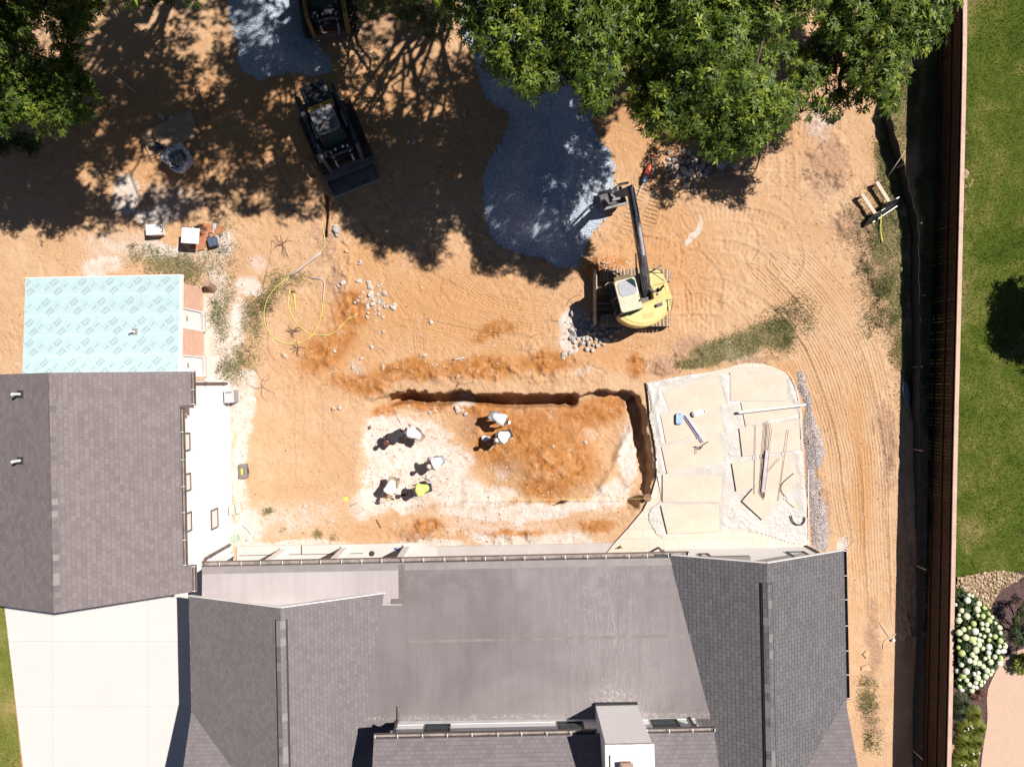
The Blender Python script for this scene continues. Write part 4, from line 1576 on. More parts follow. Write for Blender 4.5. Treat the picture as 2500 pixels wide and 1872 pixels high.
MB().tube([W(1696, 1090, BT + .025), W(1703, 1091, BT + .025)], .02, 7).build('head', M_dark, t_)
t_ = thing('spray_bottle', 'small yellow bottle with dark cap at the narrow end of the patio', 'bottle', W(1516, 1333, .12))
ORG[t_.name] = tuple(t_.location)
x, y, _ = W(1516, 1333, .12)
MB().cyl((x, y, .12), (x, y, .34), .045, .04, 10).build('body', MATS['yellow_plastic'], t_, smooth=False)
MB().cyl((x, y, .34), (x, y, .40), .018, .02, 8).box((x - .03, y, .40), (.09, .03, .03)).build('cap', M_dark, t_)

# ================================================================== gravel surfaces
def gravelmat(name, lo, hi, sc=26, warm=(.5, .42, .36), wf=.4, bd=.05):
    m, nt, b = newmat(name)
    v = tc(nt)
    vo = nt.nodes.new('ShaderNodeTexVoronoi')
    vo.inputs['Scale'].default_value = sc
    nt.links.new(v, vo.inputs['Vector'])
    s = nt.nodes.new('ShaderNodeSeparateColor')
    nt.links.new(vo.outputs['Color'], s.inputs[0])
    c = ramp(nt, s.outputs[0], [(.05, lo), (.6, tuple((a + b_) / 2 for a, b_ in zip(lo, hi))), (.95, hi)])
    c = mix(nt, mth(nt, 'MULTIPLY', noise(nt, v, 1.0, 4), wf), c, warm)
    nt.links.new(c, b.inputs['Base Color'])
    b.inputs['Roughness'].default_value = .9
    h = mth(nt, 'ADD', mth(nt, 'MULTIPLY', vo.outputs['Distance'], -1.0), mth(nt, 'MULTIPLY', noise(nt, v, 5, 4), .6))
    bump(nt, b, h, 1.0, bd)
    return m


M_grav = gravelmat('grey_gravel', (.27, .34, .44), (.62, .68, .78), 24, (.44, .47, .51))
M_grav2 = gravelmat('pale_gravel', (.20, .16, .15), (.62, .54, .52), 22, (.48, .41, .38))
M_cob = gravelmat('river_cobble', (.20, .125, .065), (.62, .46, .29), 9, (.42, .30, .19), .3, .16)
M_mulch = gravelmat('mulch_bed', (.06, .03, .025), (.20, .12, .11), 30, (.13, .075, .07))


def mound(name, poly_px, mt, hmax, ramp_w, step=.09, seed=1, base=-.04, noise_a=.12, edge_n=.35, smooth=True):
    P = np.array(pxpoly(poly_px))
    x0, y0 = P.min(0) - .4
    x1, y1 = P.max(0) + .4
    X, Y = np.meshgrid(np.arange(x0, x1, step), np.arange(y0, y1, step))
    s = sdf(X + (fbm(X, Y, .9, 4, seed) - .5) * edge_n * 2, Y + (fbm(X, Y, .9, 4, seed + 5) - .5) * edge_n * 2, P)
    h = base + (hmax - base) * sst(0, ramp_w, -s + .02) * (1 - noise_a + 2 * noise_a * fbm(X, Y, 1.2, 4, seed + 9))
    gi = np.clip(np.searchsorted(XS, X), 1, len(XS) - 1)
    gj = np.clip(np.searchsorted(YS, Y), 1, len(YS) - 1)
    Z = GZ[gj, gi] * .9 + h
    keep = s < .03
    cell = keep[:-1, :-1] & keep[1:, :-1] & keep[:-1, 1:] & keep[1:, 1:]
    used = np.zeros(X.shape, bool)
    for a_, b_ in ((0, 0), (1, 0), (0, 1), (1, 1)):
        used[a_:X.shape[0] - 1 + a_, b_:X.shape[1] - 1 + b_] |= cell
    idx = -np.ones(X.shape, int)
    idx[used] = np.arange(used.sum())
    J, I = np.nonzero(cell)
    mb = MB()
    mb.add(np.stack([X[used], Y[used], Z[used]], 1).tolist(), np.stack([idx[J, I], idx[J, I + 1], idx[J + 1, I + 1], idx[J + 1, I]], 1).tolist())
    return mb.build(name, mt, smooth=smooth)


o = mound('gravel_pile', [(540, -120), (548, 20), (565, 80), (575, 140), (590, 175), (630, 200), (655, 195), (700, 185), (760, 200), (830, 170),
                          (800, 120), (770, 90), (765, 0), (770, -120)], M_grav, .55, 2.2, seed=3, base=-.01)
tag(o, 'blue-grey gravel heap in tree shade at the top left beside the yellow machine', 'gravel', kind='stuff')
o = mound('gravel_pile', [(1130, -60), (1120, 60), (1150, 130), (1168, 190), (1180, 240), (1215, 268), (1238, 290), (1228, 320), (1206, 360), (1186, 420), (1174, 480), (1178, 540),
                          (1200, 585), (1245, 612), (1310, 630), (1370, 648), (1415, 655), (1432, 620), (1452, 570), (1486, 525), (1502, 470), (1500, 420), (1488, 370),
                          (1465, 330), (1440, 300), (1480, 240), (1500, 180), (1500, -60)], M_grav, 1.0, 2.4, seed=23, base=.0, edge_n=.22)
tag(o, 'large blue-grey gravel heap beside the excavator bucket', 'gravel', kind='stuff')
o = mound('gravel_strip', [(1932, 898), (1955, 896), (1972, 908), (1985, 950), (1990, 1000), (2005, 1040), (2014, 1085), (2018, 1110), (2000, 1150), (2008, 1190),
                           (2018, 1240), (2032, 1300), (2030, 1350), (1976, 1352), (1974, 1260), (1964, 1180), (1959, 1080), (1957, 1010), (1948, 950)],
          M_grav2, .09, .4, seed=43, edge_n=.16)
tag(o, 'strip of pale crushed gravel along the right side of the patio', 'gravel', kind='stuff')
o = mound('gravel_patch', [(1380, 770), (1430, 755), (1450, 800), (1440, 840), (1400, 850), (1375, 820)], M_grav2, .05, .5, seed=63)
tag(o, 'small patch of white gravel dust left of the excavator tracks', 'gravel', kind='stuff')

# ================================================================== NEIGHBOUR PLOT (right) and side lawn
def fx(py):
    """pixel x of the fence cap at image row py"""
    T = [(-400, 2359), (0, 2357), (150, 2356), (720, 2343), (1130, 2333), (1400, 2328), (1700, 2322), (1872, 2318), (2300, 2305)]
    for (a, b_), (c_, d_) in zip(T, T[1:]):
        if py <= c_:
            return b_ + (d_ - b_) * (py - a) / (c_ - a)
    return T[-1][1]


FH = 1.85
fpts = [W(fx(p), p, FH)[:2] for p in range(-300, 2300, 50)]
fy = [p[1] for p in fpts]


def fence_x(y):
    return float(np.interp(-y, [-q[1] for q in fpts], [q[0] for q in fpts]))


def turfmat(name, a, b_, c_, d_):
    m, nt, b = newmat(name)
    v = tc(nt)
    f = noise(nt, v, .45, 6, .7, .5)
    g = noise(nt, v, 14, 5, .8)
    c = ramp(nt, f, [(.3, a), (.48, b_), (.57, c_), (.70, d_)])
    c = mix(nt, .6, c, ramp(nt, g, [(.3, (.25,) * 3), (.7, (.72,) * 3)]), 'OVERLAY')
    nt.links.new(c, b.inputs['Base Color'])
    b.inputs['Roughness'].default_value = .95
    b.inputs['Specular IOR Level'].default_value = .1
    bump(nt, b, g, .9, .05)
    return m


M_turf = turfmat('turf', (.045, .070, .008), (.078, .108, .014), (.130, .140, .030), (.23, .19, .075))
M_turf2 = turfmat('turf_dry', (.12, .14, .03), (.19, .20, .045), (.30, .24, .09), (.40, .28, .14))
mb = MB()
yt = [22, 18, 14, 10, 6, 2, -2, -6, -8.9]
L = [(fence_x(y) + .05, y) for y in yt]
mb.poly([(x, y, .03) for x, y in L] + [W(2420, 1402)[:2] + (.03,), W(2500, 1396)[:2] + (.03,), (60, -8, .03), (60, 22, .03)][0:4])
tag(mb.build('lawn', M_turf), kind='structure')
mb = MB()
mb.poly([W(-300, 1440)[:2] + (.035,), W(-300, 2200)[:2] + (.035,), W(80, 2200)[:2] + (.035,), W(54, 1872)[:2] + (.035,), W(12, 1462)[:2] + (.035,)])
tag(mb.build('side_lawn', M_turf2), kind='structure')
mb = MB()
yq = [-8.6, -10, -12, -14, -16, -20]
mb.poly([(fence_x(y) + .05, y, .034) for y in yq] + [(40, -20, .034), (40, -8.0, .034), W(2500, 1394)[:2] + (.034,), W(2420, 1400)[:2] + (.034,)])
tag(mb.build('mulch_bed', M_mulch), kind='structure')
mb = MB()
pth = [(2452, 1600), (2425, 1650), (2408, 1690), (2412, 1760), (2400, 1820), (2392, 1900), (2390, 2200), (2900, 2200), (2900, 1560), (2520, 1575)]
mb.prism([W(a, b_, .05)[:2] for a, b_ in chaikin(pth, 1)], -.05, .055)
tag(mb.build('path', mat('pink_concrete', (.50, .345, .255), .9, .08, 14, .3, 80)), kind='structure')
o = mound('river_rocks', [(2334, 1410), (2390, 1396), (2440, 1392), (2480, 1398), (2500, 1404), (2480, 1420), (2445, 1440), (2430, 1460), (2415, 1490), (2392, 1480), (2370, 1462), (2345, 1450), (2330, 1440)],
          M_cob, .17, .15, .05, seed=83, base=.10, edge_n=.08, smooth=True)
tag(o, 'bed of tan river cobbles between lawn and mulch', 'river rock', kind='stuff')

# ---- wooden privacy fence
M_wood = mat('stained_fence', (.046, .021, .011), .8, .35, 3, .3, 40)
M_cap = mat('cap_board', (.50, .345, .27), .8, .15, 3, .1, 40)
fence = thing('privacy_fence', 'tall dark brown board fence with a pale cap running down the right side', 'fence', (fence_x(0), 0, 0))
ORG[fence.name] = tuple(fence.location)
y = 18.2
k = 0
while y > -18.4:
    ya, yb = y, y - 2.42
    xa, xb = fence_x(ya), fence_x(yb)
    mb = MB()
    t = 0.0
    nb = 17
    for i in range(nb):
        f0, f1 = i / nb, (i + 1) / nb
        g0 = .006 if random.random() < .55 else .0015
        p = (xa + (xb - xa) * f0, ya + (yb - ya) * f0 - g0)
        q = (xa + (xb - xa) * f1, ya + (yb - ya) * f1 + g0 * .3)
        dx = random.uniform(-.004, .004)
        mb.prism([(p[0] + dx, p[1]), (p[0] + .02 + dx, p[1]), (q[0] + .02 + dx, q[1]), (q[0] + dx, q[1])], -.12, FH - .05)
    mb.build('fence_panel', M_wood, fence)
    mb = MB()
    for z in (.35, 1.0, 1.6):
        mb.beam((xa - .03, ya, z), (xb - .03, yb, z), .05, .09)
    mb.build('rail', M_wood, fence)
    MB().bx((xa + .024, ya - .045, -.1), (xa + .075, ya + .045, FH - .06)).build('post', M_wood, fence)
    mb = MB()
    mb.slab([(xa - .085, ya, FH), (xa + .075, ya, FH), (xb + .075, yb + .006, FH), (xb - .085, yb + .006, FH)], .04)
    mb.build('cap', M_cap, fence)
    y = yb

# ---- silt fence: black fabric on stakes
SF = [(2186, 205), (2180, 235), (2172, 262), (2178, 300), (2190, 345), (2206, 400), (2215, 440), (2224, 480), (2238, 530), (2242, 580), (2243, 650), (2243, 720), (2246, 800), (2247, 895), (2244, 930),
      (2245, 1000), (2250, 1080), (2252, 1200), (2256, 1320), (2258, 1450), (2256, 1600), (2248, 1750), (2248, 1900)]
M_silt = mat('silt_fabric', (.016, .017, .02), .7, .2, 8)
pts = curve([W(a, b_, .6)[:2] for a, b_ in SF], 5)
mb = MB()
vs, fs = [], []
for i, (x, y) in enumerate(pts):
    hgt = .62 + .05 * math.sin(i * 1.3)
    hgt = hgt if i < 75 else max(.12, hgt - (i - 75) * .02)
    wv = .02 * math.sin(i * .9)
    vs += [(x + wv, y, -.02), (x + .01 + wv, y, -.02), (x + .01, y, hgt), (x, y, hgt)]
for i in range(len(pts) - 1):
    a = i * 4
    fs += [(a, a + 3, a + 7, a + 4), (a + 1, a + 5, a + 6, a + 2), (a + 3, a + 2, a + 6, a + 7)]
mb.add(vs, fs)
silt = thing('silt_fence', 'low black fabric silt fence running beside the tall wooden fence', 'silt fence', (pts[40][0], pts[40][1], 0))
ORG[silt.name] = tuple(silt.location)
mb.build('fabric', M_silt, silt)
M_stake = mat('stake_wood', (.50, .40, .30), .8, .15)
for a, b_ in ((2186, 205), (2174, 262), (2206, 400), (2247, 545), (2256, 720), (2250, 895), (2250, 1100), (2258, 1390), (2250, 1852)):
    x, y, _ = W(a, b_, .7)
    MB().box((x + .03, y, .36), (.03, .03, .76)).build('stake', M_stake, silt)
stick('guy_line', 'thin pale stick leaning over the silt fence near the top right', 'stick', [(2211, 368, .9), (2161, 441, .02)], .013, mat('pale_wood', (.66, .55, .42), .7), 0.0)
o = MB()
o.slab([W(a, b_, .10) for a, b_ in ((2206, 930), (2214, 934), (2221, 965), (2220, 1003), (2212, 985), (2204, 950))], .05)
tag(o.build('fabric_strip', mat('grey_fabric', (.20, .22, .25), .6, .2, 6)), 'folded end of grey filter fabric on the soil beside the fence shadow', 'fabric')
# boards + black leaning panel
for q, lab in ((((2104, 474), (2138, 524)), 'left of two pale lumber boards on short supports in the grass'), (((2140, 444), (2174, 499)), 'right of two pale lumber boards on short supports in the grass')):
    mb = MB()
    a = W(q[0][0], q[0][1], .30)
    b_ = W(q[1][0], q[1][1], .30)
    t_ = thing('lumber_board', lab, 'lumber board', (a[0], a[1], 0), 0, 'pair of pale lumber boards')
    ORG[t_.name] = tuple(t_.location)
    MB().beam(a, b_, .15, .045).build('board', mat('pale_lumber', (.56, .44, .35), .8, .1, 4), t_, bev=.006)
    for f in (.08, .92):
        MB().box((a[0] + (b_[0] - a[0]) * f, a[1] + (b_[1] - a[1]) * f, .12), (.09, .09, .29)).build('support', MATS['pale_lumber'], t_)
t_ = thing('leaning_panel', 'narrow black panel with white edge strips standing on edge in the grass', 'panel', W(2160, 520, 0))
ORG[t_.name] = tuple(t_.location)
pa, pb = Vector(W(2118, 552, .5)), Vector(W(2203, 495, .5))
d = (pb - pa)
nrm = Vector((-d.y, d.x, 0)).normalized()
outl = [(0, .0), (.15, .33), (.35, .42), (.5, .36), (.72, .62), (1.0, .50), (1.0, .0)]
vs = []
for s_ in (-.02, .02):
    for f, h_ in outl:
        p = pa + d * f + nrm * (s_ + h_ * .55)
        vs.append((p.x, p.y, h_))
n = len(outl)
MB().add(vs, [tuple(range(n)), tuple(range(n, 2 * n))[::-1]] + [(i, (i + 1) % n, (i + 1) % n + n, i + n)[::-1] for i in range(n)]).build('panel', mat('black_film', (.018, .018, .022), .35, .1), t_)
mb = MB()
for f0, f1, h0, h1, off in ((.56, 1.0, .10, .12, -.03), (.5, .6, .42, .46, .20), (.92, 1.0, .55, .53, .27), (.28, .34, .1, .1, -.03), (.44, .5, .1, .1, -.035)):
    p, q = pa + d * f0 - nrm * off * -1, pa + d * f1 - nrm * off * -1
    mb.beam((p.x, p.y, h0), (q.x, q.y, h1), .035, .02)
mb.build('edge_strip', M_pvc, t_)
stick('yellow_hose', 'short yellow hose piece in the grass under the black panel', 'hose', [(2161, 488), (2152, 520), (2150, 560), (2154, 592)], .022, mat('yellow_pipe', (.70, .62, .10), .45), .08)

# ================================================================== VEGETATION
def leafmat(name, dark, mid, light, trans=.35):
    m, nt, b = newmat(name)
    n = nt.nodes.new('ShaderNodeAttribute')
    n.attribute_name = 'tint'
    c = ramp(nt, n.outputs['Fac'], [(0.0, dark), (.55, mid), (1.0, light)])
    nt.links.new(c, b.inputs['Base Color'])
    b.inputs['Roughness'].default_value = .5
    b.inputs['Specular IOR Level'].default_value = .35
    tr = nt.nodes.new('ShaderNodeBsdfTranslucent')
    nt.links.new(c, tr.inputs[0])
    ms = nt.nodes.new('ShaderNodeMixShader')
    ms.inputs[0].default_value = trans
    nt.links.new(b.outputs[0], ms.inputs[1])
    nt.links.new(tr.outputs[0], ms.inputs[2])
    nt.links.new(ms.outputs[0], nt.nodes['Material Output'].inputs[0])
    return m


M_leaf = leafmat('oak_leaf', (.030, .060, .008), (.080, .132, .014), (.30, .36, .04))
M_leaf2 = leafmat('willow_oak_leaf', (.022, .042, .008), (.050, .085, .014), (.16, .20, .04))
M_leafs = leafmat('shrub_leaf', (.020, .040, .008), (.045, .085, .018), (.12, .18, .04))
M_bark = mat('bark', (.10, .075, .058), .9, .3, 6, .6, 30)


def rosettes(C, N, L, Wd, nl, rng, tint, droop=.35):
    """leaf rosettes: centres C (k,3), axis N (k,3), leaf length L (k,), width Wd; nl leaves each. Returns verts, faces, tint per vertex"""
    k = len(C)
    up = N / np.linalg.norm(N, axis=1)[:, None]
    a = rng.normal(size=(k, 3))
    e1 = np.cross(up, a)
    e1 /= np.linalg.norm(e1, axis=1)[:, None] + 1e-9
    e2 = np.cross(up, e1)
    ang = (np.arange(nl)[None, :] + rng.random((k, nl)) * .8) * 2 * np.pi / nl * 1.0
    el = rng.uniform(-.25, .55, (k, nl))
    d = (e1[:, None] * np.cos(ang)[..., None] + e2[:, None] * np.sin(ang)[..., None]) * np.cos(el)[..., None] + up[:, None] * np.sin(el)[..., None]
    s = np.cross(d, up[:, None] + .15 * rng.normal(size=(k, nl, 3)))
    s /= np.linalg.norm(s, axis=2)[..., None] + 1e-9
    ll = (L[:, None] * rng.uniform(.65, 1.15, (k, nl)))[..., None]
    c = C[:, None]
    p0 = c + d * ll * .06
    mid = c + d * ll * .5
    tip = c + d * ll - np.array([0, 0, 1.0]) * ll * droop * rng.uniform(.3, 1, (k, nl))[..., None]
    w = Wd * ll
    V = np.stack([p0, mid + s * w, tip, mid - s * w], 2).reshape(-1, 3)
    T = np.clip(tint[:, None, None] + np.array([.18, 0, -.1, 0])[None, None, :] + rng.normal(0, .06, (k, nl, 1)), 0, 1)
    T = np.broadcast_to(T, (k, nl, 4)).reshape(-1)
    F = np.arange(k * nl * 4, dtype=np.int32).reshape(-1, 4)
    return V, F, T


def npmesh(name, V, F, mt, parent=None, T=None, smooth=False, org=None):
    if parent is not None:
        V = V - np.array(ORG.get(parent.name, (0, 0, 0)))
    elif org is not None:
        V = V - np.array(org)
    me = bpy.data.meshes.new(name)
    me.vertices.add(len(V))
    me.vertices.foreach_set('co', np.ascontiguousarray(V, dtype=np.float32).ravel())
    me.loops.add(F.size)
    me.loops.foreach_set('vertex_index', F.ravel().astype(np.int32))
    me.polygons.add(len(F))
    me.polygons.foreach_set('loop_start', np.arange(0, F.size, F.shape[1], dtype=np.int32))
    if smooth:
        me.polygons.foreach_set('use_smooth', np.ones(len(F), dtype=bool))
    if T is not None:
        at = me.attributes.new('tint', 'FLOAT', 'POINT')
        at.data.foreach_set('value', np.asarray(T, dtype=np.float32))
    me.materials.append(mt)
    me.update()
    me.validate()
    ob = bpy.data.objects.new(name, me)
    COL.objects.link(ob)
    if parent is not None:
        ob.parent = parent
        ORG[ob.name] = ORG.get(parent.name, (0, 0, 0))
    elif org is not None:
        ob.location = org
    return ob


def limb(mb, p, q, r0, r1, rng, wob=.25, n=6):
    p, q = np.array(p, float), np.array(q, float)
    pts = []
    L = np.linalg.norm(q - p)
    for i in range(n + 1):
        t = i / n
        j = rng.normal(size=3) * wob * L * .12 * math.sin(math.pi * t)
        pts.append(tuple(p * (1 - t) + q * t + j + np.array([0, 0, .12 * L * math.sin(math.pi * t)])))
    mb.tube(pts, [r0 + (r1 - r0) * i / n for i in range(n + 1)], 7)
    return pts


def tree(name, label, poly, z, trunk, dome=2.2, thick=2.6, dens=2.0, L=.21, seed=1, mt=None, cpb=24, gap=.42, group=None, br=.62, nl=8, wpx=False, Wd=.14, trunk_r=.22):
    """crown: clumps of leaf rosettes filling the volume above the outline `poly` (a list of pixel points read at height z)"""
    rng = np.random.default_rng(seed)
    P = np.array(poly if wpx else [W(a, b_, z)[:2] for a, b_ in poly])
    x0, y0 = P.min(0)
    x1, y1 = P.max(0)
    area = (x1 - x0) * (y1 - y0)
    n = int(area * dens * 5)
    X, Y = rng.uniform(x0, x1, n), rng.uniform(y0, y1, n)
    s = sdf(X, Y, P)
    g = fbm(X, Y, 1.9, 3, seed + 100)
    ok = (s < -br * .55) & (g > gap - .02)
    X, Y, s = X[ok], Y[ok], s[ok]
    # thin out to an even spacing
    sel = []
    cell = {}
    sp = math.sqrt(1 / dens) * .62
    for i in range(len(X)):
        k = (int(X[i] / sp), int(Y[i] / sp))
        if all((X[j] - X[i]) ** 2 + (Y[j] - Y[i]) ** 2 > sp * sp for a_ in (-1, 0, 1) for b_ in (-1, 0, 1) for j in cell.get((k[0] + a_, k[1] + b_), [])):
            cell.setdefault(k, []).append(i)
            sel.append(i)
    X, Y, s = X[sel], Y[sel], s[sel]
    m = len(X)
    ztop = z + dome * (1 - np.exp(s / 1.6)) * (.55 + .9 * fbm(X, Y, 2.2, 3, seed + 7))
    Z = ztop - rng.random(m) ** 1.6 * thick * (1 - np.exp(s / 1.2))
    B = np.stack([X, Y, Z], 1)
    R_ = br * rng.uniform(.6, 1.15, m)
    # rosettes on each clump, mostly on its upper side
    K = cpb
    d = rng.normal(size=(m, K, 3))
    d[..., 2] = np.abs(d[..., 2]) * 1.0 - .35
    d /= np.linalg.norm(d, axis=2)[..., None]
    rr_ = rng.uniform(.45, 1.05, (m, K, 1))
    C = (B[:, None] + d * rr_ * R_[:, None, None] * np.array([1, 1, .6])).reshape(-1, 3)
    Nn = (d + np.array([0, 0, .9]) + .35 * rng.normal(size=d.shape)).reshape(-1, 3)
    k = len(C)
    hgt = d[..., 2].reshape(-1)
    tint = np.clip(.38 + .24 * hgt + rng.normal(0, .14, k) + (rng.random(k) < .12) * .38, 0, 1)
    V, F, T = rosettes(C, Nn, L * rng.uniform(.75, 1.2, k), Wd, nl, rng, tint)
    loc = (trunk[0], trunk[1], 0)
    t = thing(name, label, 'tree', loc, 0, group)
    ORG[t.name] = loc
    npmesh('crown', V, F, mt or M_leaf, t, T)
    mb = MB()
    top = (trunk[0], trunk[1], z + dome * .1)
    limb(mb, (trunk[0], trunk[1], -.3), top, trunk_r * 1.15, trunk_r * .7, rng, .3)
    nb = min(14, m)
    order = rng.permutation(m)[:nb]
    for i in order:
        st = (trunk[0] + rng.normal() * .1, trunk[1] + rng.normal() * .1, z * rng.uniform(.55, .95))
        limb(mb, st, B[i] - np.array([0, 0, .2]), trunk_r * .42, .025, rng, .5)
        near = np.argsort(((B - B[i]) ** 2).sum(1))[1:5]
        for j in near:
            limb(mb, B[i] - np.array([0, 0, .25]), B[j] - np.array([0, 0, .1]), .03, .01, rng, .5, 3)
    mb.build('trunk', M_bark, t, smooth=True)
    return t


gt = 'trees along the top of the plot'
tree('oak_tree', 'bushy green oak crown at the left edge of the plot', [(-260, -200), (225, -60), (262, 0), (258, 60), (205, 110), (215, 160), (248, 215), (250, 262), (215, 310), (160, 335), (130, 352), (98, 318), (50, 330), (-40, 330), (-260, 300)],
     6.0, W(-20, 100, 0)[:2], seed=3, dens=6, cpb=34, gap=.22, group=gt, L=.19)
tree('oak_tree', 'oak crown hanging over the left part of the large gravel heap', [(1035, -260), (1600, -260), (1590, 60), (1520, 140), (1500, 235), (1462, 285), (1425, 278), (1385, 210), (1345, 215), (1372, 246), (1340, 262), (1290, 246), (1262, 215), (1200, 190), (1165, 130), (1130, 70), (1070, 30)],
     9.0, W(1330, -160, 0)[:2], seed=14, dens=6, cpb=32, gap=.25, group=gt, dome=2.4)
tree('oak_tree', 'broad oak crown above the rubble heap right of the excavator', [(1470, -300), (2000, -300), (1995, 40), (1930, 90), (1850, 120), (1835, 190), (1875, 205), (1950, 240), (1945, 300), (1905, 325), (1880, 370), (1835, 415), (1800, 405), (1740, 390), (1690, 350), (1640, 330), (1585, 375), (1560, 330), (1535, 250), (1500, 150)],
     8.2, W(1700, -80, 0)[:2], seed=25, dens=6, cpb=32, gap=.25, group=gt, dome=2.4)
tree('oak_tree', 'oak crown reaching over the tall wooden fence', [(1960, -300), (2360, -300), (2335, 20), (2300, 90), (2245, 130), (2200, 170), (2198, 230), (2180, 290), (2120, 280), (2075, 255), (2060, 200), (2030, 140), (1980, 60)],
     5.3, W(2170, 20, 0)[:2], seed=36, dens=6, cpb=32, gap=.25, group=gt, dome=1.8)
tree('oak_tree', 'small low oak crown with bare soil showing through beside the broad oak', [(1830, 150), (1960, 60), (2060, 120), (2090, 250), (2030, 300), (1960, 300), (1880, 340), (1830, 260)],
     4.6, W(1960, 190, 0)[:2], seed=47, dens=2.5, gap=.47, group=gt, dome=1.0, thick=1.0, br=.45)
tree('willow_oak', 'dark fine-leaved tree beside the machine at the top of the picture', [(880, -200), (1120, -200), (1130, 40), (1105, 95), (1062, 130), (1066, 172), (1040, 120), (1000, 80), (950, 50), (880, 60)],
     5.0, W(1010, -120, 0)[:2], seed=58, dens=5, gap=.34, mt=M_leaf2, L=.15, nl=10, Wd=.09, br=.5)
# trees just beyond the top of the picture; their shade lies over the upper plot
for i, (poly, z, tk, sd, lab_) in enumerate([
        ([(-25, 12.4), (-20, 11.0), (-15.5, 11.0), (-13.5, 13), (-14, 19), (-21, 20), (-26, 17)], 10.5, (-19.5, 18.5), 61, 'tall oak beyond the top edge, leftmost, above the oak at the left edge'),
        ([(-14.2, 10.7), (-11, 10.3), (-8, 10.35), (-5.2, 10.6), (-4.6, 15), (-7, 19), (-12, 20), (-14.6, 16)], 11.5, (-9.8, 18.8), 72, 'tall oak beyond the top edge, north of the top left gravel heap'),
        ([(-5.4, 11.3), (-2.5, 10.6), (.4, 10.7), (1.6, 12.5), (1, 17), (-2, 19), (-5.6, 18)], 11.2, (-2.6, 18.8), 83, 'tall oak beyond the top edge, north of the dark fine-leaved tree'),
        ([(1.8, 11.4), (5, 10.9), (8.6, 11.4), (9, 15), (6, 18), (2, 17)], 11.0, (5, 18.5), 94, 'tall oak beyond the top edge, north of the large gravel heap')]):
    tree('oak_tree', lab_, poly, z, tk, seed=sd, dens=2.2, cpb=20, br=.95, L=.34, nl=7, gap=.43, wpx=True, dome=1.6, thick=3.5, group='tall oaks beyond the top edge', Wd=.17)


for i, (poly, z, tk, sd, lab_) in enumerate([  # extra unseen oaks, added to block sky light and deepen the shade
        ([(-30, 20.5), (-22, 19.5), (-13, 20), (-12, 28), (-30, 28)], 12.0, (-21, 24), 161, 'unseen oak added north to block sky light, westernmost'),
        ([(-13, 20), (-4, 19.5), (-3, 28), (-13, 28)], 13.0, (-8, 24), 172, 'unseen oak added north to block sky light, second from the west'),
        ([(-4, 19.5), (6, 18.8), (7, 28), (-4, 28)], 13.0, (1.5, 24), 183, 'unseen oak added north to block sky light, third from the west'),
        ([(7, 16), (18, 14.5), (20, 26), (7, 28)], 11.0, (13, 21), 194, 'unseen oak added north to block sky light, easternmost')]):
    tree('oak_tree', lab_, poly, z, tk, seed=sd, dens=.8, cpb=16, br=1.5, L=.6, nl=6, gap=.3, wpx=True, dome=2.5, thick=4.5, group='tall oaks beyond the top edge', Wd=.2)


def shrub(name, label, poly, z, seed, mt, dome=.8, dens=6, br=.28, L=.12, nl=7, cpb=18, gap=.3, group=None, cat='shrub'):
    t = tree(name, label, poly, z, W(*np.mean(poly, 0), 0)[:2], dome=dome, thick=.5, dens=dens, L=L, seed=seed, mt=mt, cpb=cpb, gap=gap, br=br, nl=nl, group=group, trunk_r=.05)
    t['category'] = cat
    for c_ in t.children:
        if c_.name.startswith('crown'):
            c_.name = 'foliage'
        else:
            c_.name = 'stem'
    return t


shrub('shrub', 'dark shrub in deep shade under the oak at the left edge', [(-80, 320), (60, 318), (118, 352), (100, 392), (40, 372), (-10, 392), (-80, 420)], 1.6, 111, M_leaf2, L=.16, br=.35)
shrub('shrub', 'dark low branches over the gravel heap at the top left', [(300, -80), (440, -80), (430, 10), (380, 34), (330, 20)], 3.0, 112, M_leaf2, L=.16, br=.35, dens=4)
shrub('shrub', 'small green weed clump at the tip of the right-hand oak crown', [(2035, 282), (2050, 282), (2055, 300), (2040, 306), (2032, 294)], .2, 113, M_leafs, dome=.2, br=.14, L=.1, dens=25)
shrub('ornamental_tree', 'rounded dark tree beyond the right edge whose shade lies on the lawn', [(2860, 540), (2960, 530), (3040, 620), (3030, 740), (2950, 790), (2850, 740), (2830, 640)], 4.6, 114, M_leaf, dome=1.6, br=.6, L=.24, dens=6, cpb=44, gap=.1, cat='tree')
shrub('shrub', 'leafy shrub with white bells at the right edge beside the mulch', [(2470, 1470), (2560, 1440), (2620, 1560), (2560, 1640), (2490, 1600), (2460, 1540)], .9, 115, M_leafs, dome=.6)


# hydrangea: foliage mass with round bloom heads
HP = [(2330, 1478), (2352, 1462), (2380, 1466), (2402, 1488), (2432, 1520), (2452, 1560), (2450, 1595), (2440, 1620), (2425, 1640), (2400, 1662), (2390, 1685), (2362, 1690), (2330, 1672), (2324, 1630), (2320, 1560), (2324, 1510)]
hy = thing('hydrangea', 'sprawling hydrangea covered in creamy green bloom heads beside the fence', 'shrub', W(2385, 1580, 0)[:2] + (0,))
ORG[hy.name] = tuple(hy.location)
rng = np.random.default_rng(5)
P = np.array([W(a, b_, 1.75)[:2] for a, b_ in chaikin([((a_ - 2385) * 1.12 + 2388, (b2 - 1575) * 1.08 + 1572) for a_, b2 in HP], 1)])
X, Y = rng.uniform(P[:, 0].min(), P[:, 0].max(), 4600), rng.uniform(P[:, 1].min(), P[:, 1].max(), 4600)
s = sdf(X, Y, P)
ok = (s < -.02) & (X > np.array([fence_x(q_) for q_ in Y]) + .16)
X, Y, s = X[ok], Y[ok], s[ok]
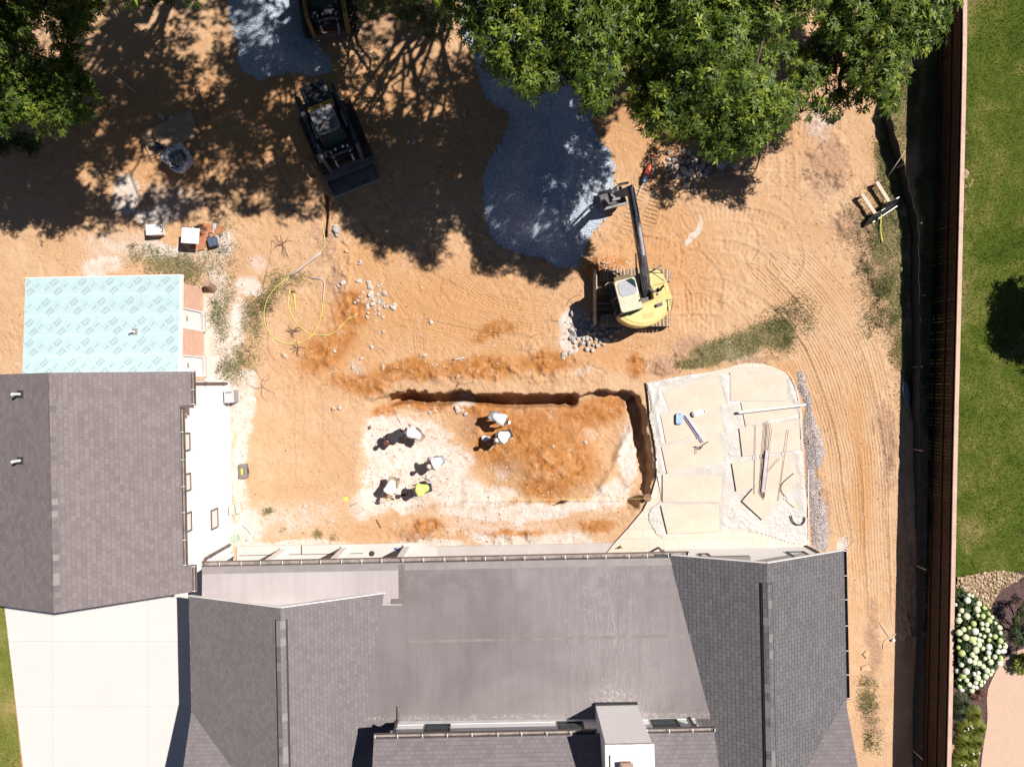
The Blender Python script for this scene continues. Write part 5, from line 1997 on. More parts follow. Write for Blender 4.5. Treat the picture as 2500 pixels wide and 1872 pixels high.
Zt = 1.3 + .8 * (1 - np.exp(s / .16)) * (.7 + .5 * fbm(X, Y, .7, 3, 9))
Z = Zt - rng.random(len(X)) ** 1.5 * .9
V, F, T = rosettes(np.stack([X, Y, Z], 1), np.tile([0, 0, 1.0], (len(X), 1)) + rng.normal(0, .4, (len(X), 3)), rng.uniform(.11, .18, len(X)), .30, 6, rng, rng.uniform(.25, .6, len(X)))
npmesh('foliage', V, F, M_leafs, hy, T)
M_bl = [mat('bloom_cream', (.62, .64, .42), .7, .12, 9, .6, 40), mat('bloom_green', (.46, .54, .20), .7, .12, 9, .6, 40), mat('bloom_white', (.68, .67, .58), .7, .08, 9, .6, 40)]
protos = []
for k in range(3):
    bm = bmesh.new()
    bmesh.ops.create_icosphere(bm, subdivisions=3, radius=1)
    for v_ in bm.verts:
        d = 1 + .12 * math.sin(v_.co.x * 11 + k) * math.sin(v_.co.y * 12) * math.sin(v_.co.z * 10 + k)
        v_.co *= d
        v_.co.z *= .72
    me = bpy.data.meshes.new('bloom')
    bm.to_mesh(me)
    bm.free()
    me.materials.append(M_bl[k])
    me.polygons.foreach_set('use_smooth', [True] * len(me.polygons))
    protos.append(me)
placed = []
tries = 0
while len(placed) < 98 and tries < 9000:
    tries += 1
    i = int(rng.integers(len(X)))
    if s[i] > -.03:
        continue
    r = rng.uniform(.07, .14)
    if all((X[i] - a) ** 2 + (Y[i] - b_) ** 2 > (.8 * (r + c_)) ** 2 for a, b_, c_ in placed):
        placed.append((X[i], Y[i], r))
        o = bpy.data.objects.new('bloom', protos[int(rng.choice([0, 0, 0, 1, 2]))])
        COL.objects.link(o)
        o.parent = hy
        o.location = Vector((X[i], Y[i], Zt[i] + .04)) - Vector(ORG[hy.name])
        o.scale = (r, r, r)
        o.rotation_euler = (0, 0, rng.uniform(0, 6))


# strappy grass clumps
def clump(label, px, py, rad, hgt, seed, cols, n=260, white=0):
    rng = np.random.default_rng(seed)
    c = np.array(W(px, py, 0.03))
    a = rng.uniform(0, 2 * np.pi, n)
    lean = rng.uniform(.35, 1.0, n)
    b0 = c + np.stack([np.cos(a), np.sin(a), 0 * a], 1) * (rng.random(n)[:, None] * .08)
    dr = np.stack([np.cos(a), np.sin(a), 0 * a], 1)
    sd = np.stack([-np.sin(a), np.cos(a), 0 * a], 1) * .012
    R_ = rad * lean
    p1 = b0 + dr * R_[:, None] * .45 + np.array([0, 0, 1]) * (hgt * (1.05 - lean * .3))[:, None]
    p2 = b0 + dr * R_[:, None] + np.array([0, 0, 1]) * (hgt * (.85 - lean * .65))[:, None]
    V = np.stack([b0 - sd, b0 + sd, p1 + sd, p1 - sd, p1 - sd, p1 + sd, p2 + sd * .2, p2 - sd * .2], 1).reshape(-1, 3)
    F = np.arange(len(V)).reshape(-1, 4)
    T = np.repeat(rng.uniform(.2, 1, n), 8)
    t = thing('grass_clump', label, 'plant', tuple(c), 0, 'plants in the border by the fence')
    ORG[t.name] = tuple(c)
    npmesh('foliage', V, F, cols, t, T)
    if white:
        mb = MB()
        for _ in range(white):
            p = c + np.array([rng.uniform(-.2, .2), rng.uniform(-.2, .2), hgt + .05])
            mb.ball(p, (.035, .035, .02), 6, 4)
        mb.build('flower', MATS['bloom_white'], t)
    return t


M_gr1 = leafmat('lily_leaf', (.10, .13, .02), (.20, .24, .035), (.42, .42, .09))
M_gr2 = leafmat('fescue_leaf', (.05, .07, .035), (.09, .12, .06), (.18, .20, .11))
clump('bluish fine grass clump just below the hydrangea', 2344, 1710, .42, .35, 201, M_gr2, 420)
clump('bluish fine grass clump against the fence, above the yellow-green ones', 2340, 1738, .34, .3, 202, M_gr2, 320)
for i, (px, py, wh, lab) in enumerate([(2372, 1738, 0, 'yellow-green grass clump nearest the bluish ones'), (2352, 1772, 5, 'yellow-green clump with a white flower tuft against the fence'),
                                       (2382, 1772, 0, 'yellow-green grass clump at the widest part of the pink path edge'), (2350, 1806, 0, 'yellow-green clump in the middle of the border, fence side'),
                                       (2376, 1806, 0, 'yellow-green clump in the middle of the border, path side'), (2344, 1838, 0, 'yellow-green clump below the middle one, fence side'),
                                       (2368, 1836, 4, 'yellow-green clump with small white flowers, path side'), (2336, 1864, 6, 'white-flowered clump at the bottom of the border against the fence'),
                                       (2364, 1866, 0, 'lowest yellow-green clump on the path side of the border')]):
    clump(lab, px, py, .40, .34, 210 + i, M_gr1, 330, wh)
shrub('shrub', 'small reddish plant between the hydrangea and the pink path', [(2372, 1688), (2400, 1678), (2408, 1700), (2390, 1716), (2374, 1708)], .2, 119,
      leafmat('red_leaf', (.10, .04, .03), (.20, .09, .06), (.34, .2, .14)), dome=.25, br=.13, L=.1, dens=20)
shrub('shrub', 'fine green plant at the right edge, above the pink path', [(2470, 1600), (2540, 1590), (2560, 1630), (2500, 1650), (2462, 1630)], .3, 120, M_gr1, dome=.3, br=.2, L=.16, dens=12)


# ---- grass blades (uncountable): one object each
def blades(name, label, X, Y, Z, h, mt, seed, wd=.011, tintlo=.1, tinthi=1.0, lean=.6):
    rng = np.random.default_rng(seed)
    n = len(X)
    a = rng.uniform(0, 2 * np.pi, n)
    hh = h * rng.uniform(.5, 1.2, n)
    c = np.stack([X, Y, Z], 1)
    dr = np.stack([np.cos(a), np.sin(a), 0 * a], 1)
    sd = np.stack([-np.sin(a), np.cos(a), 0 * a], 1) * wd
    tip = c + dr * (hh * lean * rng.uniform(.3, 1.4, n))[:, None] + np.array([0, 0, 1]) * hh[:, None]
    V = np.stack([c - sd, c + sd, tip], 1).reshape(-1, 3)
    T = np.repeat(np.clip((fbm(X, Y, 1.8, 4, seed) - .5) * 2.6 + .45 + rng.normal(0, .2, n), tintlo, tinthi), 3)
    org = (float(X.mean()), float(Y.mean()), 0.0)
    o = npmesh(name, V, np.arange(n * 3).reshape(-1, 3), mt, None, T, org=org)
    return tag(o, label, 'grass', kind='stuff')


M_bl1 = leafmat('lawn_blade', (.048, .078, .008), (.100, .130, .016), (.28, .25, .08), .25)
M_bl2 = leafmat('weed_blade', (.080, .095, .030), (.155, .170, .065), (.30, .27, .13), .25)
M_bl3 = leafmat('dry_lawn_blade', (.12, .14, .02), (.23, .24, .045), (.44, .33, .14), .25)
rng = np.random.default_rng(77)
n = 60000
Y = rng.uniform(-8.3, 16.5, n)
fxx = np.interp(-Y, [-q[1] for q in fpts], [q[0] for q in fpts])
X = fxx + .08 + rng.random(n) * (22.4 - fxx)
blades('grass', 'mown green lawn grass right of the tall fence', X, Y, np.full(n, .03), .06, M_bl1, 5)
n = 16000
q = pxpoly([(-20, 1462), (14, 1462), (55, 1872), (60, 1900), (-20, 1900)])
X, Y = rng.uniform(-22, -20.4, n), rng.uniform(-16.5, -8.9, n)
k = sdf(X, Y, q) < 0
X, Y = X[k], Y[k]
blades('grass', 'dry yellow-green lawn grass left of the concrete driveway', X, Y, np.full(len(X), .035), .06, M_bl3, 6)
for nm, M_, cnt, lab, thr, hgt in (('grass', grass, 52000, 'trampled green grass left on the building plot', .35, .07), ('weeds', grass_sp, 42000, 'sparse weeds scattered over the sandy soil', .4, .07)):
    w = np.clip(M_, 0, 1)
    pat = fbm(GX, GY, .8, 4, 301 if nm == 'grass' else 305)
    w = w * (.35 + sst(.40 if nm == 'grass' else .46, .60, pat)) * (GZ > -.2)
    sub_ = w.ravel()
    idx = rng.choice(len(sub_), size=cnt, p=sub_ / sub_.sum())
    X = GX.ravel()[idx] + rng.uniform(-.03, .03, cnt)
    Y = GY.ravel()[idx] + rng.uniform(-.03, .03, cnt)
    o = blades(nm, lab, X, Y, GZ.ravel()[idx] - .01, hgt, M_bl2, 8, .012, lean=1.0)

# ================================================================== MACHINES (drawn at 1/0.8824 scale, reduced on build)
KS = .8824
M_yel = mat('machine_yellow', (.60, .45, .15), .5, .12, 3, .05, 30, dirt=.45)
M_cream = mat('machine_cream', (.58, .51, .37), .55, .1, 3, dirt=.35)
M_black = mat('machine_black', (.022, .022, .025), .45, .3, 5, .1, 30)
M_char = mat('machine_charcoal', (.07, .07, .078), .5, .35, 5, .1, 30, dirt=.35)
M_shoe = mat('track_shoe', (.40, .29, .20), .8, .3, 7, .4, 30)
M_steel = mat('worn_steel', (.40, .385, .39), .45, .25, 6, .1, 40, .15)
M_chrome = mat('chrome_rod', (.62, .63, .70), .2, .03, 3, 0, 60, .25)
M_rub = mat('track_rubber', (.075, .06, .05), .85, .4, 6, .5, 30)
M_skyl = mat('skylight_panel', (.34, .34, .36), .35, .12, 10)


def TR(rz=0.0, s=KS):
    return Matrix.Rotation(rz, 4, 'Z') @ Matrix.Scale(s, 4)


def track_mb(y, L, w, h, pitch, mi=0):
    """closed crawler loop running along x, centred at y"""
    mb = MB()
    r = h / 2
    st = L - h
    per = 2 * st + 2 * math.pi * r
    n = int(per / pitch)
    for i in range(n):
        s = (i + .5) / n * per
        if s < st:
            c, a = (-st / 2 + s, 2 * r), 0.0
        elif s < st + math.pi * r:
            t = (s - st) / r
            c, a = (st / 2 + r * math.sin(t), r + r * math.cos(t)), -t
        elif s < 2 * st + math.pi * r:
            c, a = (st / 2 - (s - st - math.pi * r), 0), -math.pi
        else:
            t = (s - 2 * st - math.pi * r) / r
            c, a = (-st / 2 - r * math.sin(t), r - r * math.cos(t)), -math.pi - t
        rot = Matrix.Rotation(-a, 3, 'Y')
        k = pitch * .80
        mb.box((c[0], y, c[1] + .02), (k, w, .035), 0, mi, rot)
        off = rot @ Vector((k * .42, 0, .035))
        mb.box((c[0] + off.x, y, c[1] + .02 + off.z), (.02, w * .96, .05), 0, mi, rot)
        if random.random() < .8:
            for yy2 in (-.07, .07):
                o2 = rot @ Vector((0, 0, .02))
                mb.box((c[0] + o2.x, y + yy2, c[1] + .025 + o2.z), (.035, .03, .012), 0, 1, rot)
    return mb


# ---- excavator
EX = W(1556, 725, 0.85)
ez = gz(EX[0], EX[1])
exc = thing('excavator', 'yellow crawler excavator with its dark boom reaching up to the gravel heap', 'excavator', (EX[0], EX[1], ez), 0)
for y in (1.06, -1.06):
    tk = track_mb(y, 3.25, .56, .70, .165).build('track', [M_shoe, M_black], exc, T=TR())
    mb = MB()
    mb.bx((-1.25, y - .18, .1), (1.25, y + .18, .58))
    for x in (-1.25, 1.25):
        mb.cyl((x, y - .2, .36), (x, y + .2, .36), .27, None, 16)
    mb.build('roller_frame', M_black, tk, T=TR())
mb = MB()
mb.bx((-.9, -.8, .25), (.9, .8, .62)).cyl((0, 0, .6), (0, 0, .95), .62, .62, 24)
mb.build('undercarriage', M_black, exc, T=TR(), bev=.02)
mb = MB()
for k in range(8):
    y0, y1 = -1.26 + k * .315, -1.26 + (k + 1) * .315
    for z0, z1, x0, x1 in ((.05, .3, -1.86, -1.93), (.3, .55, -1.93, -1.93), (.55, .78, -1.93, -1.84)):
        mb.add([(x0, y0, z0), (x0, y1, z0), (x1, y1, z1), (x1, y0, z1), (x0 - .05, y0, z0), (x0 - .05, y1, z0), (x1 - .05, y1, z1), (x1 - .05, y0, z1)],
               [(0, 1, 2, 3), (7, 6, 5, 4), (0, 3, 7, 4), (1, 5, 6, 2), (3, 2, 6, 7), (0, 4, 5, 1)])
for y in (-.5, .5):
    mb.beam((-1.9, y, .42), (-.8, y, .42), .10, .10)
    mb.beam((-1.9, y * .5, .6), (-.9, y * .5, .5), .07, .07)
mb.build('dozer_blade', mat('blade_paint', (.34, .28, .22), .6, .4, 4, .2, 30), exc, T=TR())
TH = R(14.5)
TT = TR(TH)
mb = MB()
arc = [(1.47 * math.sin(a_), -1.47 * math.cos(a_)) for a_ in np.linspace(R(-64), R(62), 17)]
pl = [(-1.20, -.62)] + arc[1:-1] + [(1.32, -.60), (1.32, -.2), (-.2, -.42)]
mb.prism(pl, 1.0, 1.92)
cw = mb.build('counterweight', M_yel, exc, T=TT, bev=.06)
mb = MB()
mb.prism([(a * .86, b_ * .86 - .02) for a, b_ in arc], 1.93, 1.95)
mb.build('deck_plate', mat('machine_pale_yellow', (.64, .53, .20), .5, .08, 5), cw, T=TT)
mb = MB()
for k in range(9):
    x = -.18 + k * .06
    mb.box((x, -1.0, 1.955), (.012, .26, .01))
mb.build('louvre', mat('louvre_line', (.40, .32, .10), .6), cw, T=TT)
mb = MB()
mb.prism([(.46, -.45), (1.33, -.62), (1.34, .25), (1.22, .72), (1.02, .98), (.72, 1.12), (.50, 1.10)], 1.0, 1.72)
mb.prism([(.50, -.40), (1.10, -.42), (1.10, .22), (.52, .28)], 1.72, 1.90)
bd = mb.build('body', M_yel, exc, T=TT, bev=.05)
mb = MB()
mb.prism([(1.08, -.55), (1.30, -.60), (1.14, -.98), (1.02, -1.04)], 1.935, 1.96)
gr = mb.build('grille_panel', M_yel, cw, T=TT)
mb = MB()
for k in range(5):
    f = k / 4
    mb.beam((1.12 + .03 * f, -.64 - f * .3, 1.97), (1.26 - .1 * f, -.68 - f * .26, 1.97), .022, .012)
for p, q in (((1.06, -.52), (1.33, -.58)), ((1.33, -.58), (1.12, -1.06)), ((1.06, -.52), (1.0, -1.04))):
    mb.beam((p[0], p[1], 1.965), (q[0], q[1], 1.965), .03, .012)
mb.build('grille', M_black, cw, T=TT)
mb = MB()
mb.beam((.62, 1.02, 1.735), (1.22, .34, 1.735), .02, .012).beam((1.11, -.4, 1.91), (1.13, .22, 1.735), .012, .012).beam((.52, .28, 1.735), (1.3, .26, 1.735), .012, .01)
mb.build('panel_seam', M_black, bd, T=TT)
MB().cyl((.86, -.02, 1.9), (.86, -.02, 2.12), .055, .055, 10).tube([(.86, -.02, 2.1), (.92, .05, 2.2), (1.02, .1, 2.22)], .05, 8).build('exhaust', M_black, bd, T=TT)
MB().cyl((.72, .12 - .3, 1.9), (.72, -.18, 1.95), .045, None, 10).build('fuel_cap', M_black, bd, T=TT)
mb = MB()
mb.tube([(.55, 1.08, 1.7), (.75, 1.0, 2.0), (1.05, .86, 2.0), (1.2, .7, 1.72)], .018, 6)
mb.build('handrail', M_black, bd, T=TT)
MB().box((1.03, .97, 2.05), (.34, .06, .16), R(20)).build('mirror', M_char, bd, T=TT, bev=.01)
MB().box((.10 + .55, -.66, 2.02), (.30, .14, .14), R(4)).build('work_lamp', M_char, bd, T=TT, bev=.02)
mb = MB()
mb.bx((-.26, -.55, 1.0), (.50, .62, 1.22)).bx((-.2, -.52, 1.22), (.46, -.15, 1.62))
mb.build('boom_well', M_char, exc, T=TT, bev=.02)
mb = MB()
mb.bx((-1.24, -.66, 1.0), (-.24, -.55, 1.6)).bx((-1.24, -.66, .9), (-.24, .95, 1.02))
mb.build('cab_floor', M_char, exc, T=TT)
# cab: dark shell with glass, cream roof
mb = MB()
x0, x1, f0, f1 = -1.20, -.24, -.66, .78
vs = [(x0, f0, 1.0), (x1, f0, 1.0), (x1, f1 + .18, 1.0), (x0, f1 + .18, 1.0), (x0 + .03, f0 + .02, 2.66), (x1 - .03, f0 + .02, 2.66), (x1 - .03, f1 - .02, 2.66), (x0 + .03, f1 - .02, 2.66)]
mb.add(vs, [(3, 2, 1, 0), (4, 5, 6, 7), (0, 1, 5, 4), (1, 2, 6, 5), (2, 3, 7, 6), (3, 0, 4, 7)])
cab = mb.build('cab', M_glass, exc, T=TT)
mb = MB()
for a_, b_ in ((0, 4), (1, 5), (2, 6), (3, 7)):
    mb.beam(vs[a_], vs[b_], .075, .075)
mb.beam((x0, .1, 1.0), (x0 + .02, .1, 2.66), .07, .06)
for z, e in ((1.02, .0), (1.75, .0)):
    mb.beam((x0 - .005, f0, z), (x0 - .005, f1, z), .04, .06).beam((x1 + .005, f0, z), (x1 + .005, f1, z), .04, .06)
mb.tube([(x0 - .1, -.5, 1.3), (x0 - .14, -.5, 2.2), (x0 - .14, .1, 2.2)], .018, 6)
mb.build('cab_frame', M_char, cab, T=TT)
mb = MB()
k = .08
rp = [(x0 + k, f0), (x1 - k, f0), (x1, f0 + k), (x1, f1 - k), (x1 - k, f1), (x0 + k, f1), (x0, f1 - k), (x0, f0 + k)]
mb.prism(rp, 2.66, 2.75)
rf = mb.build('cab_roof', M_cream, cab, T=TT, bev=.03)
mb = MB()
u0, u1, w0, w1 = x0 + .12, x1 - .06, .02, f1 - .07
k = .12
mb.prism([(u0 + k, w0), (u1 - k, w0), (u1, w0 + k), (u1, w1 - .45), (u0 + .38, w1), (u0 + k, w1), (u0, w1 - k), (u0, w0 + k)], 2.752, 2.775)
mb.build('roof_hatch', M_skyl, rf, T=TT)
mb = MB()
mb.prism([(u0 + .40, w1 + .0), (u1, w1 - .44), (u1 + .01, w1 - .1), (u1 - .12, w1 + .03)], 2.752, 2.77)
mb.build('skylight', M_glass, rf, T=TT)
mb = MB()
mb.add([(x0 + .08, f1 - .0, 2.66), (x1 - .08, f1 - .0, 2.66), (x1 - .1, f1 + .20, 2.40), (x0 + .1, f1 + .20, 2.40), (x0 + .08, f1, 2.6), (x1 - .08, f1, 2.6), (x1 - .1, f1 + .19, 2.36), (x0 + .1, f1 + .19, 2.36)],
       [(0, 1, 2, 3), (7, 6, 5, 4), (0, 3, 7, 4), (1, 5, 6, 2), (3, 2, 6, 7), (0, 4, 5, 1)])
mb.build('front_window', mat('window_reflection_brown', (.25, .19, .12), .35, .2, 5), cab, T=TT)  # slanted front window, its brownish reflection painted as plain colour
MB().box((x0 - .22, f1 + .04, 2.1), (.20, .05, .26), R(30)).tube([(x0, f1, 1.9), (x0 - .2, f1 + .03, 2.1)], .016, 6).build('mirror', M_char, cab, T=TT)
MB().ball((x1 - .02, -.30, 2.80), (.05, .05, .05), 8, 6).tube([(x1, -.25, 2.75), (x1 + .05, -.1, 2.85), (x1 - .0, .0, 2.76)], .01, 5).build('antenna', M_char, rf, T=TT)
# boom, arm, bucket
b0, b1 = Vector((.33, .12, 1.55)), Vector((.24, 4.30, 4.02))
mb = MB()
P = [b0, Vector((.33, .55, 2.05)), Vector((.30, 1.7, 2.75)), Vector((.27, 3.0, 3.42)), b1]
H_ = [.30, .46, .46, .38, .24]
for i in range(4):
    mb.beam(P[i], P[i + 1], .30, H_[i], 0, .30, H_[i + 1])
mb.beam((.33, .0, 1.2), P[0], .34, .3).beam(P[0], P[1], .36, .2)
bo = mb.build('boom', M_char, exc, T=TT, bev=.015)
mb = MB()
mb.cyl((.29, 1.55, 3.02), (.27, 3.05, 3.80), .085, None, 12)
cy = mb.build('hydraulic_cylinder', M_steel, bo, T=TT, smooth=False)
MB().cyl((.27, 3.05, 3.80), (.25, 4.25, 4.28), .045, None, 10).build('hydraulic_rod', M_chrome, bo, T=TT)
mb = MB()
for s_ in (-1, 1):
    mb.cyl((.33 + s_ * .23, .30, 1.3), (.31 + s_ * .23, 1.2, 1.95), .065, None, 10)
    mb.cyl((.31 + s_ * .23, 1.2, 1.95), (.30 + s_ * .20, 1.75, 2.5), .035, None, 8)
mb.build('lift_cylinder', M_steel, bo, T=TT)
mb = MB()
for k in range(5):
    o = -.10 + k * .05
    mb.tube(curve([(.30 + o, -.1, 1.55), (.24 + o * 1.5, .25, 2.15), (.22 + o * 1.6, .8, 2.62), (.30 + o, 1.3, 2.92), (.22 + o * .6, 1.9, 3.18), (.20 + o * .4, 2.6, 3.5)], 5), .018, 6)
for k in range(3):
    mb.tube(curve([(.35 + k * .05, .2, 1.9), (.60 + k * .04, -.05, 1.95), (.85 + k * .03, .10 - .06 * k, 1.92)], 5), .02, 6)
mb.build('hose', mat('hose_grey', (.12, .115, .12), .5, .3, 8), bo, T=TT)
mb = MB()
mb.beam((.24, 4.15, 4.15), (.14, 4.72, 1.55), .24, .42, 0, .22, .24)
ar = mb.build('arm', M_char, exc, T=TT, bev=.015)
MB().cyl((.22, 4.55, 3.9), (.17, 4.92, 2.4), .055, None, 10).cyl((.17, 4.92, 2.4), (.14, 4.98, 1.7), .03, None, 8).build('hydraulic_cylinder', M_steel, ar, T=TT)
mb = MB()
for s_ in (-.13, .13):
    mb.beam((.14 + s_, 4.72, 1.5), (.10 + s_, 4.98, 1.66), .05, .1).beam((.10 + s_, 4.98, 1.66), (.08 + s_, 5.0, 1.05), .05, .08)
mb.tube(curve([(.1, 4.6, 2.6), (-.15, 4.8, 2.1), (-.2, 4.95, 1.5), (.0, 4.9, 1.2)], 5), .02, 6)
mb.build('linkage', M_steel, ar, T=TT)
mb = MB()
w0, w1 = -.50, .66
prof = [(4.35, .95), (4.42, .62), (4.6, .3), (4.9, .18), (5.15, .32), (5.22, .6)]
for (a0, z0), (a1, z1) in zip(prof, prof[1:]):
    mb.add([(w0, a0, z0), (w1, a0, z0), (w1, a1, z1), (w0, a1, z1), (w0, a0 + .015, z0 + .03), (w1, a0 + .015, z0 + .03), (w1, a1 + .015, z1 + .03), (w0, a1 + .015, z1 + .03)],
           [(3, 2, 1, 0), (4, 5, 6, 7), (0, 1, 5, 4), (1, 2, 6, 5), (2, 3, 7, 6), (3, 0, 4, 7)])
for x in (w0, w1 - .03):
    n = len(prof)
    mb.add([(x, a, z) for a, z in prof] + [(x + .03, a, z) for a, z in prof], [tuple(range(n))[::-1], tuple(range(n, 2 * n))] + [(i, (i + 1) % n, (i + 1) % n + n, i + n) for i in range(n)])
mb.bx((w0, 4.28, .90), (w1, 4.38, 1.0)).bx((-.15, 4.55, .95), (.35, 5.05, 1.12))
bk = mb.build('bucket', mat('bucket_steel', (.17, .165, .17), .5, .45, 3, .3, 20, .3), exc, T=TT)
mb = MB()
for i in range(5):
    x = w0 + .1 + i * (w1 - w0 - .2) / 4
    mb.beam((x, 5.2, .58), (x, 5.26, .82), .07, .04, 0, .04, .02)
mb.build('tooth', M_steel, bk, T=TT)

# ---- compact track loaders


def loader(lab, loc, rz, arm_c, hood_c, strip_c, roof_c, bucket=True):
    t = thing('track_loader', lab, 'track loader', loc, rz)
    T = TR()
    for s_ in (-1, 1):
        m_ = track_mb(0, 2.75, .42, .62, .11)
        m_.v = [(s_ * 1.08 + p[1], p[0] + .12, p[2]) for p in m_.v]
        tr_ = m_.build('track', [M_rub, M_black], t, T=T)
        MB().bx((s_ * 1.08 - .14, -.9, .08), (s_ * 1.08 + .14, 1.1, .5)).build('roller_frame', M_black, tr_, T=T)
    MB().bx((-.78, -1.55, .3), (.78, 1.15, 1.05)).bx((-.60, .5, .6), (.6, 1.35, .9)).build('chassis', M_black, t, T=T, bev=.03)
    h_ = MB().bx((-.62, -2.05, .75), (.62, -1.0, 1.62))
    hd = h_.build('engine_hood', hood_c, t, T=T, bev=.06)
    MB().bx((-.60, -.98, 1.45), (.60, -.66, 1.74)).build('rear_panel', strip_c, t, T=T, bev=.02)
    mb = MB()
    for k in range(7):
        mb.box((0, -1.9 + k * .11, 1.63), (.9, .03, .012))
    mb.build('grille', M_black, hd, T=T)
    vs = [(-.56, -.62, 1.0), (.56, -.62, 1.0), (.56, .75, 1.0), (-.56, .75, 1.0), (-.52, -.62, 2.02), (.52, -.62, 2.02), (.52, .45, 2.02), (-.52, .45, 2.02)]
    cb = MB().add(vs, [(3, 2, 1, 0), (4, 5, 6, 7), (0, 1, 5, 4), (1, 2, 6, 5), (2, 3, 7, 6), (3, 0, 4, 7)]).build('cab', M_glass, t, T=T)
    mb = MB()
    for a_, b_ in ((0, 4), (1, 5), (2, 6), (3, 7), (4, 5), (6, 7), (4, 7), (5, 6)):
        mb.beam(vs[a_], vs[b_], .08, .08)
    mb.build('cab_frame', M_black, cb, T=T)
    r_ = MB().prism([(-.54, -.64), (.54, -.64), (.56, .42), (.42, .52), (.30, .54), (-.30, .54), (-.42, .52), (-.56, .42)], 2.02, 2.10).build('cab_roof', roof_c, cb, T=T, bev=.02)
    MB().prism([(-.30, .02), (.30, .02), (.30, .44), (-.30, .44)], 2.10, 2.125).build('roof_window', M_char, r_, T=T, bev=.01)
    MB().ball((.0, -.12, 2.12), (.13, .07, .04), 10, 6).build('antenna', MATS['vent_white'], r_, T=T)
    for s_ in (-1, 1):
        mb = MB()
        mb.beam((s_ * .86, -1.75, .9), (s_ * .86, -1.55, 1.55), .16, .34)
        mb.beam((s_ * .86, -1.65, 1.55), (s_ * .88, 1.15, 1.25), .17, .22)
        mb.beam((s_ * .88, 1.10, 1.30), (s_ * .80, 1.62, .45), .17, .26)
        a_ = mb.build('lift_arm', arm_c, t, T=T, bev=.015)
        MB().cyl((s_ * .72, -1.2, .9), (s_ * .72, .2, 1.15), .05, None, 8).build('hydraulic_cylinder', M_steel, a_, T=T)
        MB().cyl((s_ * .42, .95, 1.1), (s_ * .40, 1.6, .55), .055, None, 8).build('tilt_cylinder', M_steel, t, T=T)
    MB().bx((-.58, 1.05, .75), (.58, 1.2, 1.05)).bx((-.72, 1.58, .15), (.72, 1.68, .6)).build('quick_coupler', M_char, t, T=T, bev=.02)
    MB().bx((-.40, 1.50, .36), (.40, 1.575, .52)).build('coupler_plate', mat('dirty_orange', (.36, .18, .05), .7, .3), t, T=T)
    for s_ in (-.2, .18):
        MB().ball((s_, .95, 1.07), (.07, .07, .05), 8, 5).build('work_lamp', MATS['vent_white'], t, T=T)
    if bucket:
        mb = MB()
        w = 1.19
        prof = [(1.70, .52), (1.72, .12), (1.85, .02), (2.62, .03)]
        for (a0, z0), (a1, z1) in zip(prof, prof[1:]):
            mb.add([(-w, a0, z0), (w, a0, z0), (w, a1, z1), (-w, a1, z1), (-w, a0 + .02, z0 + .02), (w, a0 + .02, z0 + .02), (w, a1, z1 + .02), (-w, a1, z1 + .02)],
                   [(3, 2, 1, 0), (4, 5, 6, 7), (0, 1, 5, 4), (1, 2, 6, 5), (2, 3, 7, 6), (3, 0, 4, 7)])
        for s_ in (-1, 1):
            x = s_ * w
            pf = [(1.70, .52), (1.72, .12), (1.85, .02), (2.6, .02), (2.55, .2), (1.95, .52)]
            n = len(pf)
            mb.add([(x - .015, a, z) for a, z in pf] + [(x + .015, a, z) for a, z in pf], [tuple(range(n))[::-1], tuple(range(n, 2 * n))] + [(i, (i + 1) % n, (i + 1) % n + n, i + n) for i in range(n)])
        mb.bx((-w, 1.66, .5), (w, 1.95, .53))
        b_ = mb.build('bucket', mat('bucket_dull', (.14, .125, .12), .6, .45, 2, .3, 20, .2), t, T=T)
        MB().bx((-w, 2.60, .012), (w, 2.68, .035)).build('cutting_edge', M_steel, b_, T=T)
    return t


M_navy = mat('navy_paint', (.018, .035, .07), .4, .2, 4, .05, 30, dirt=.25)
x, y, z = W(812, 320, .7)
loader('dark blue compact track loader with a wide bucket, parked in dappled shade', (x, y, gz(x, y)), math.atan2(-.379, -.925), M_navy, M_navy,
       mat('loader_orange', (.50, .28, .05), .5, .1), mat('loader_roof_grey', (.22, .21, .21), .6, .25, 3), True)
x, y, z = W(792, -12, .8)
loader('yellow and black track loader in deep shade at the top edge of the picture', (x, y, gz(x, y)), math.atan2(-.14, -.99), mat('loader_yellow_dirty', (.30, .19, .05), .6, .3, 4), M_black,
       MATS['loader_yellow_dirty'], mat('loader_yellow_roof', (.50, .36, .06), .5, .15, 4), False)

# ================================================================== SMALL THINGS
def gtube(name, lab, cat, pts, r, mt, n=7, dz=None, sm=6, group=None, minz=-9):
    dz = r if dz is None else dz
    P = []
    cp = curve(pts, sm) if len(pts) > 2 else [tuple(np.array(pts[0]) * (1 - t) + np.array(pts[1]) * t) for t in np.linspace(0, 1, 5)]
    for p in cp:
        x, y, z = G(p[0], p[1], dz)
        P.append((x, y, max(z, minz)))
    for _ in range(2):
        P = [P[0]] + [((a[0] + b_[0] * 2 + c[0]) / 4, (a[1] + b_[1] * 2 + c[1]) / 4, max(b_[2], (a[2] + b_[2] * 2 + c[2]) / 4)) for a, b_, c in zip(P, P[1:], P[2:])] + [P[-1]]
    o = MB().tube(P, r, n).build(name, mt, smooth=True)
    return tag(o, lab, cat, group) if lab else o


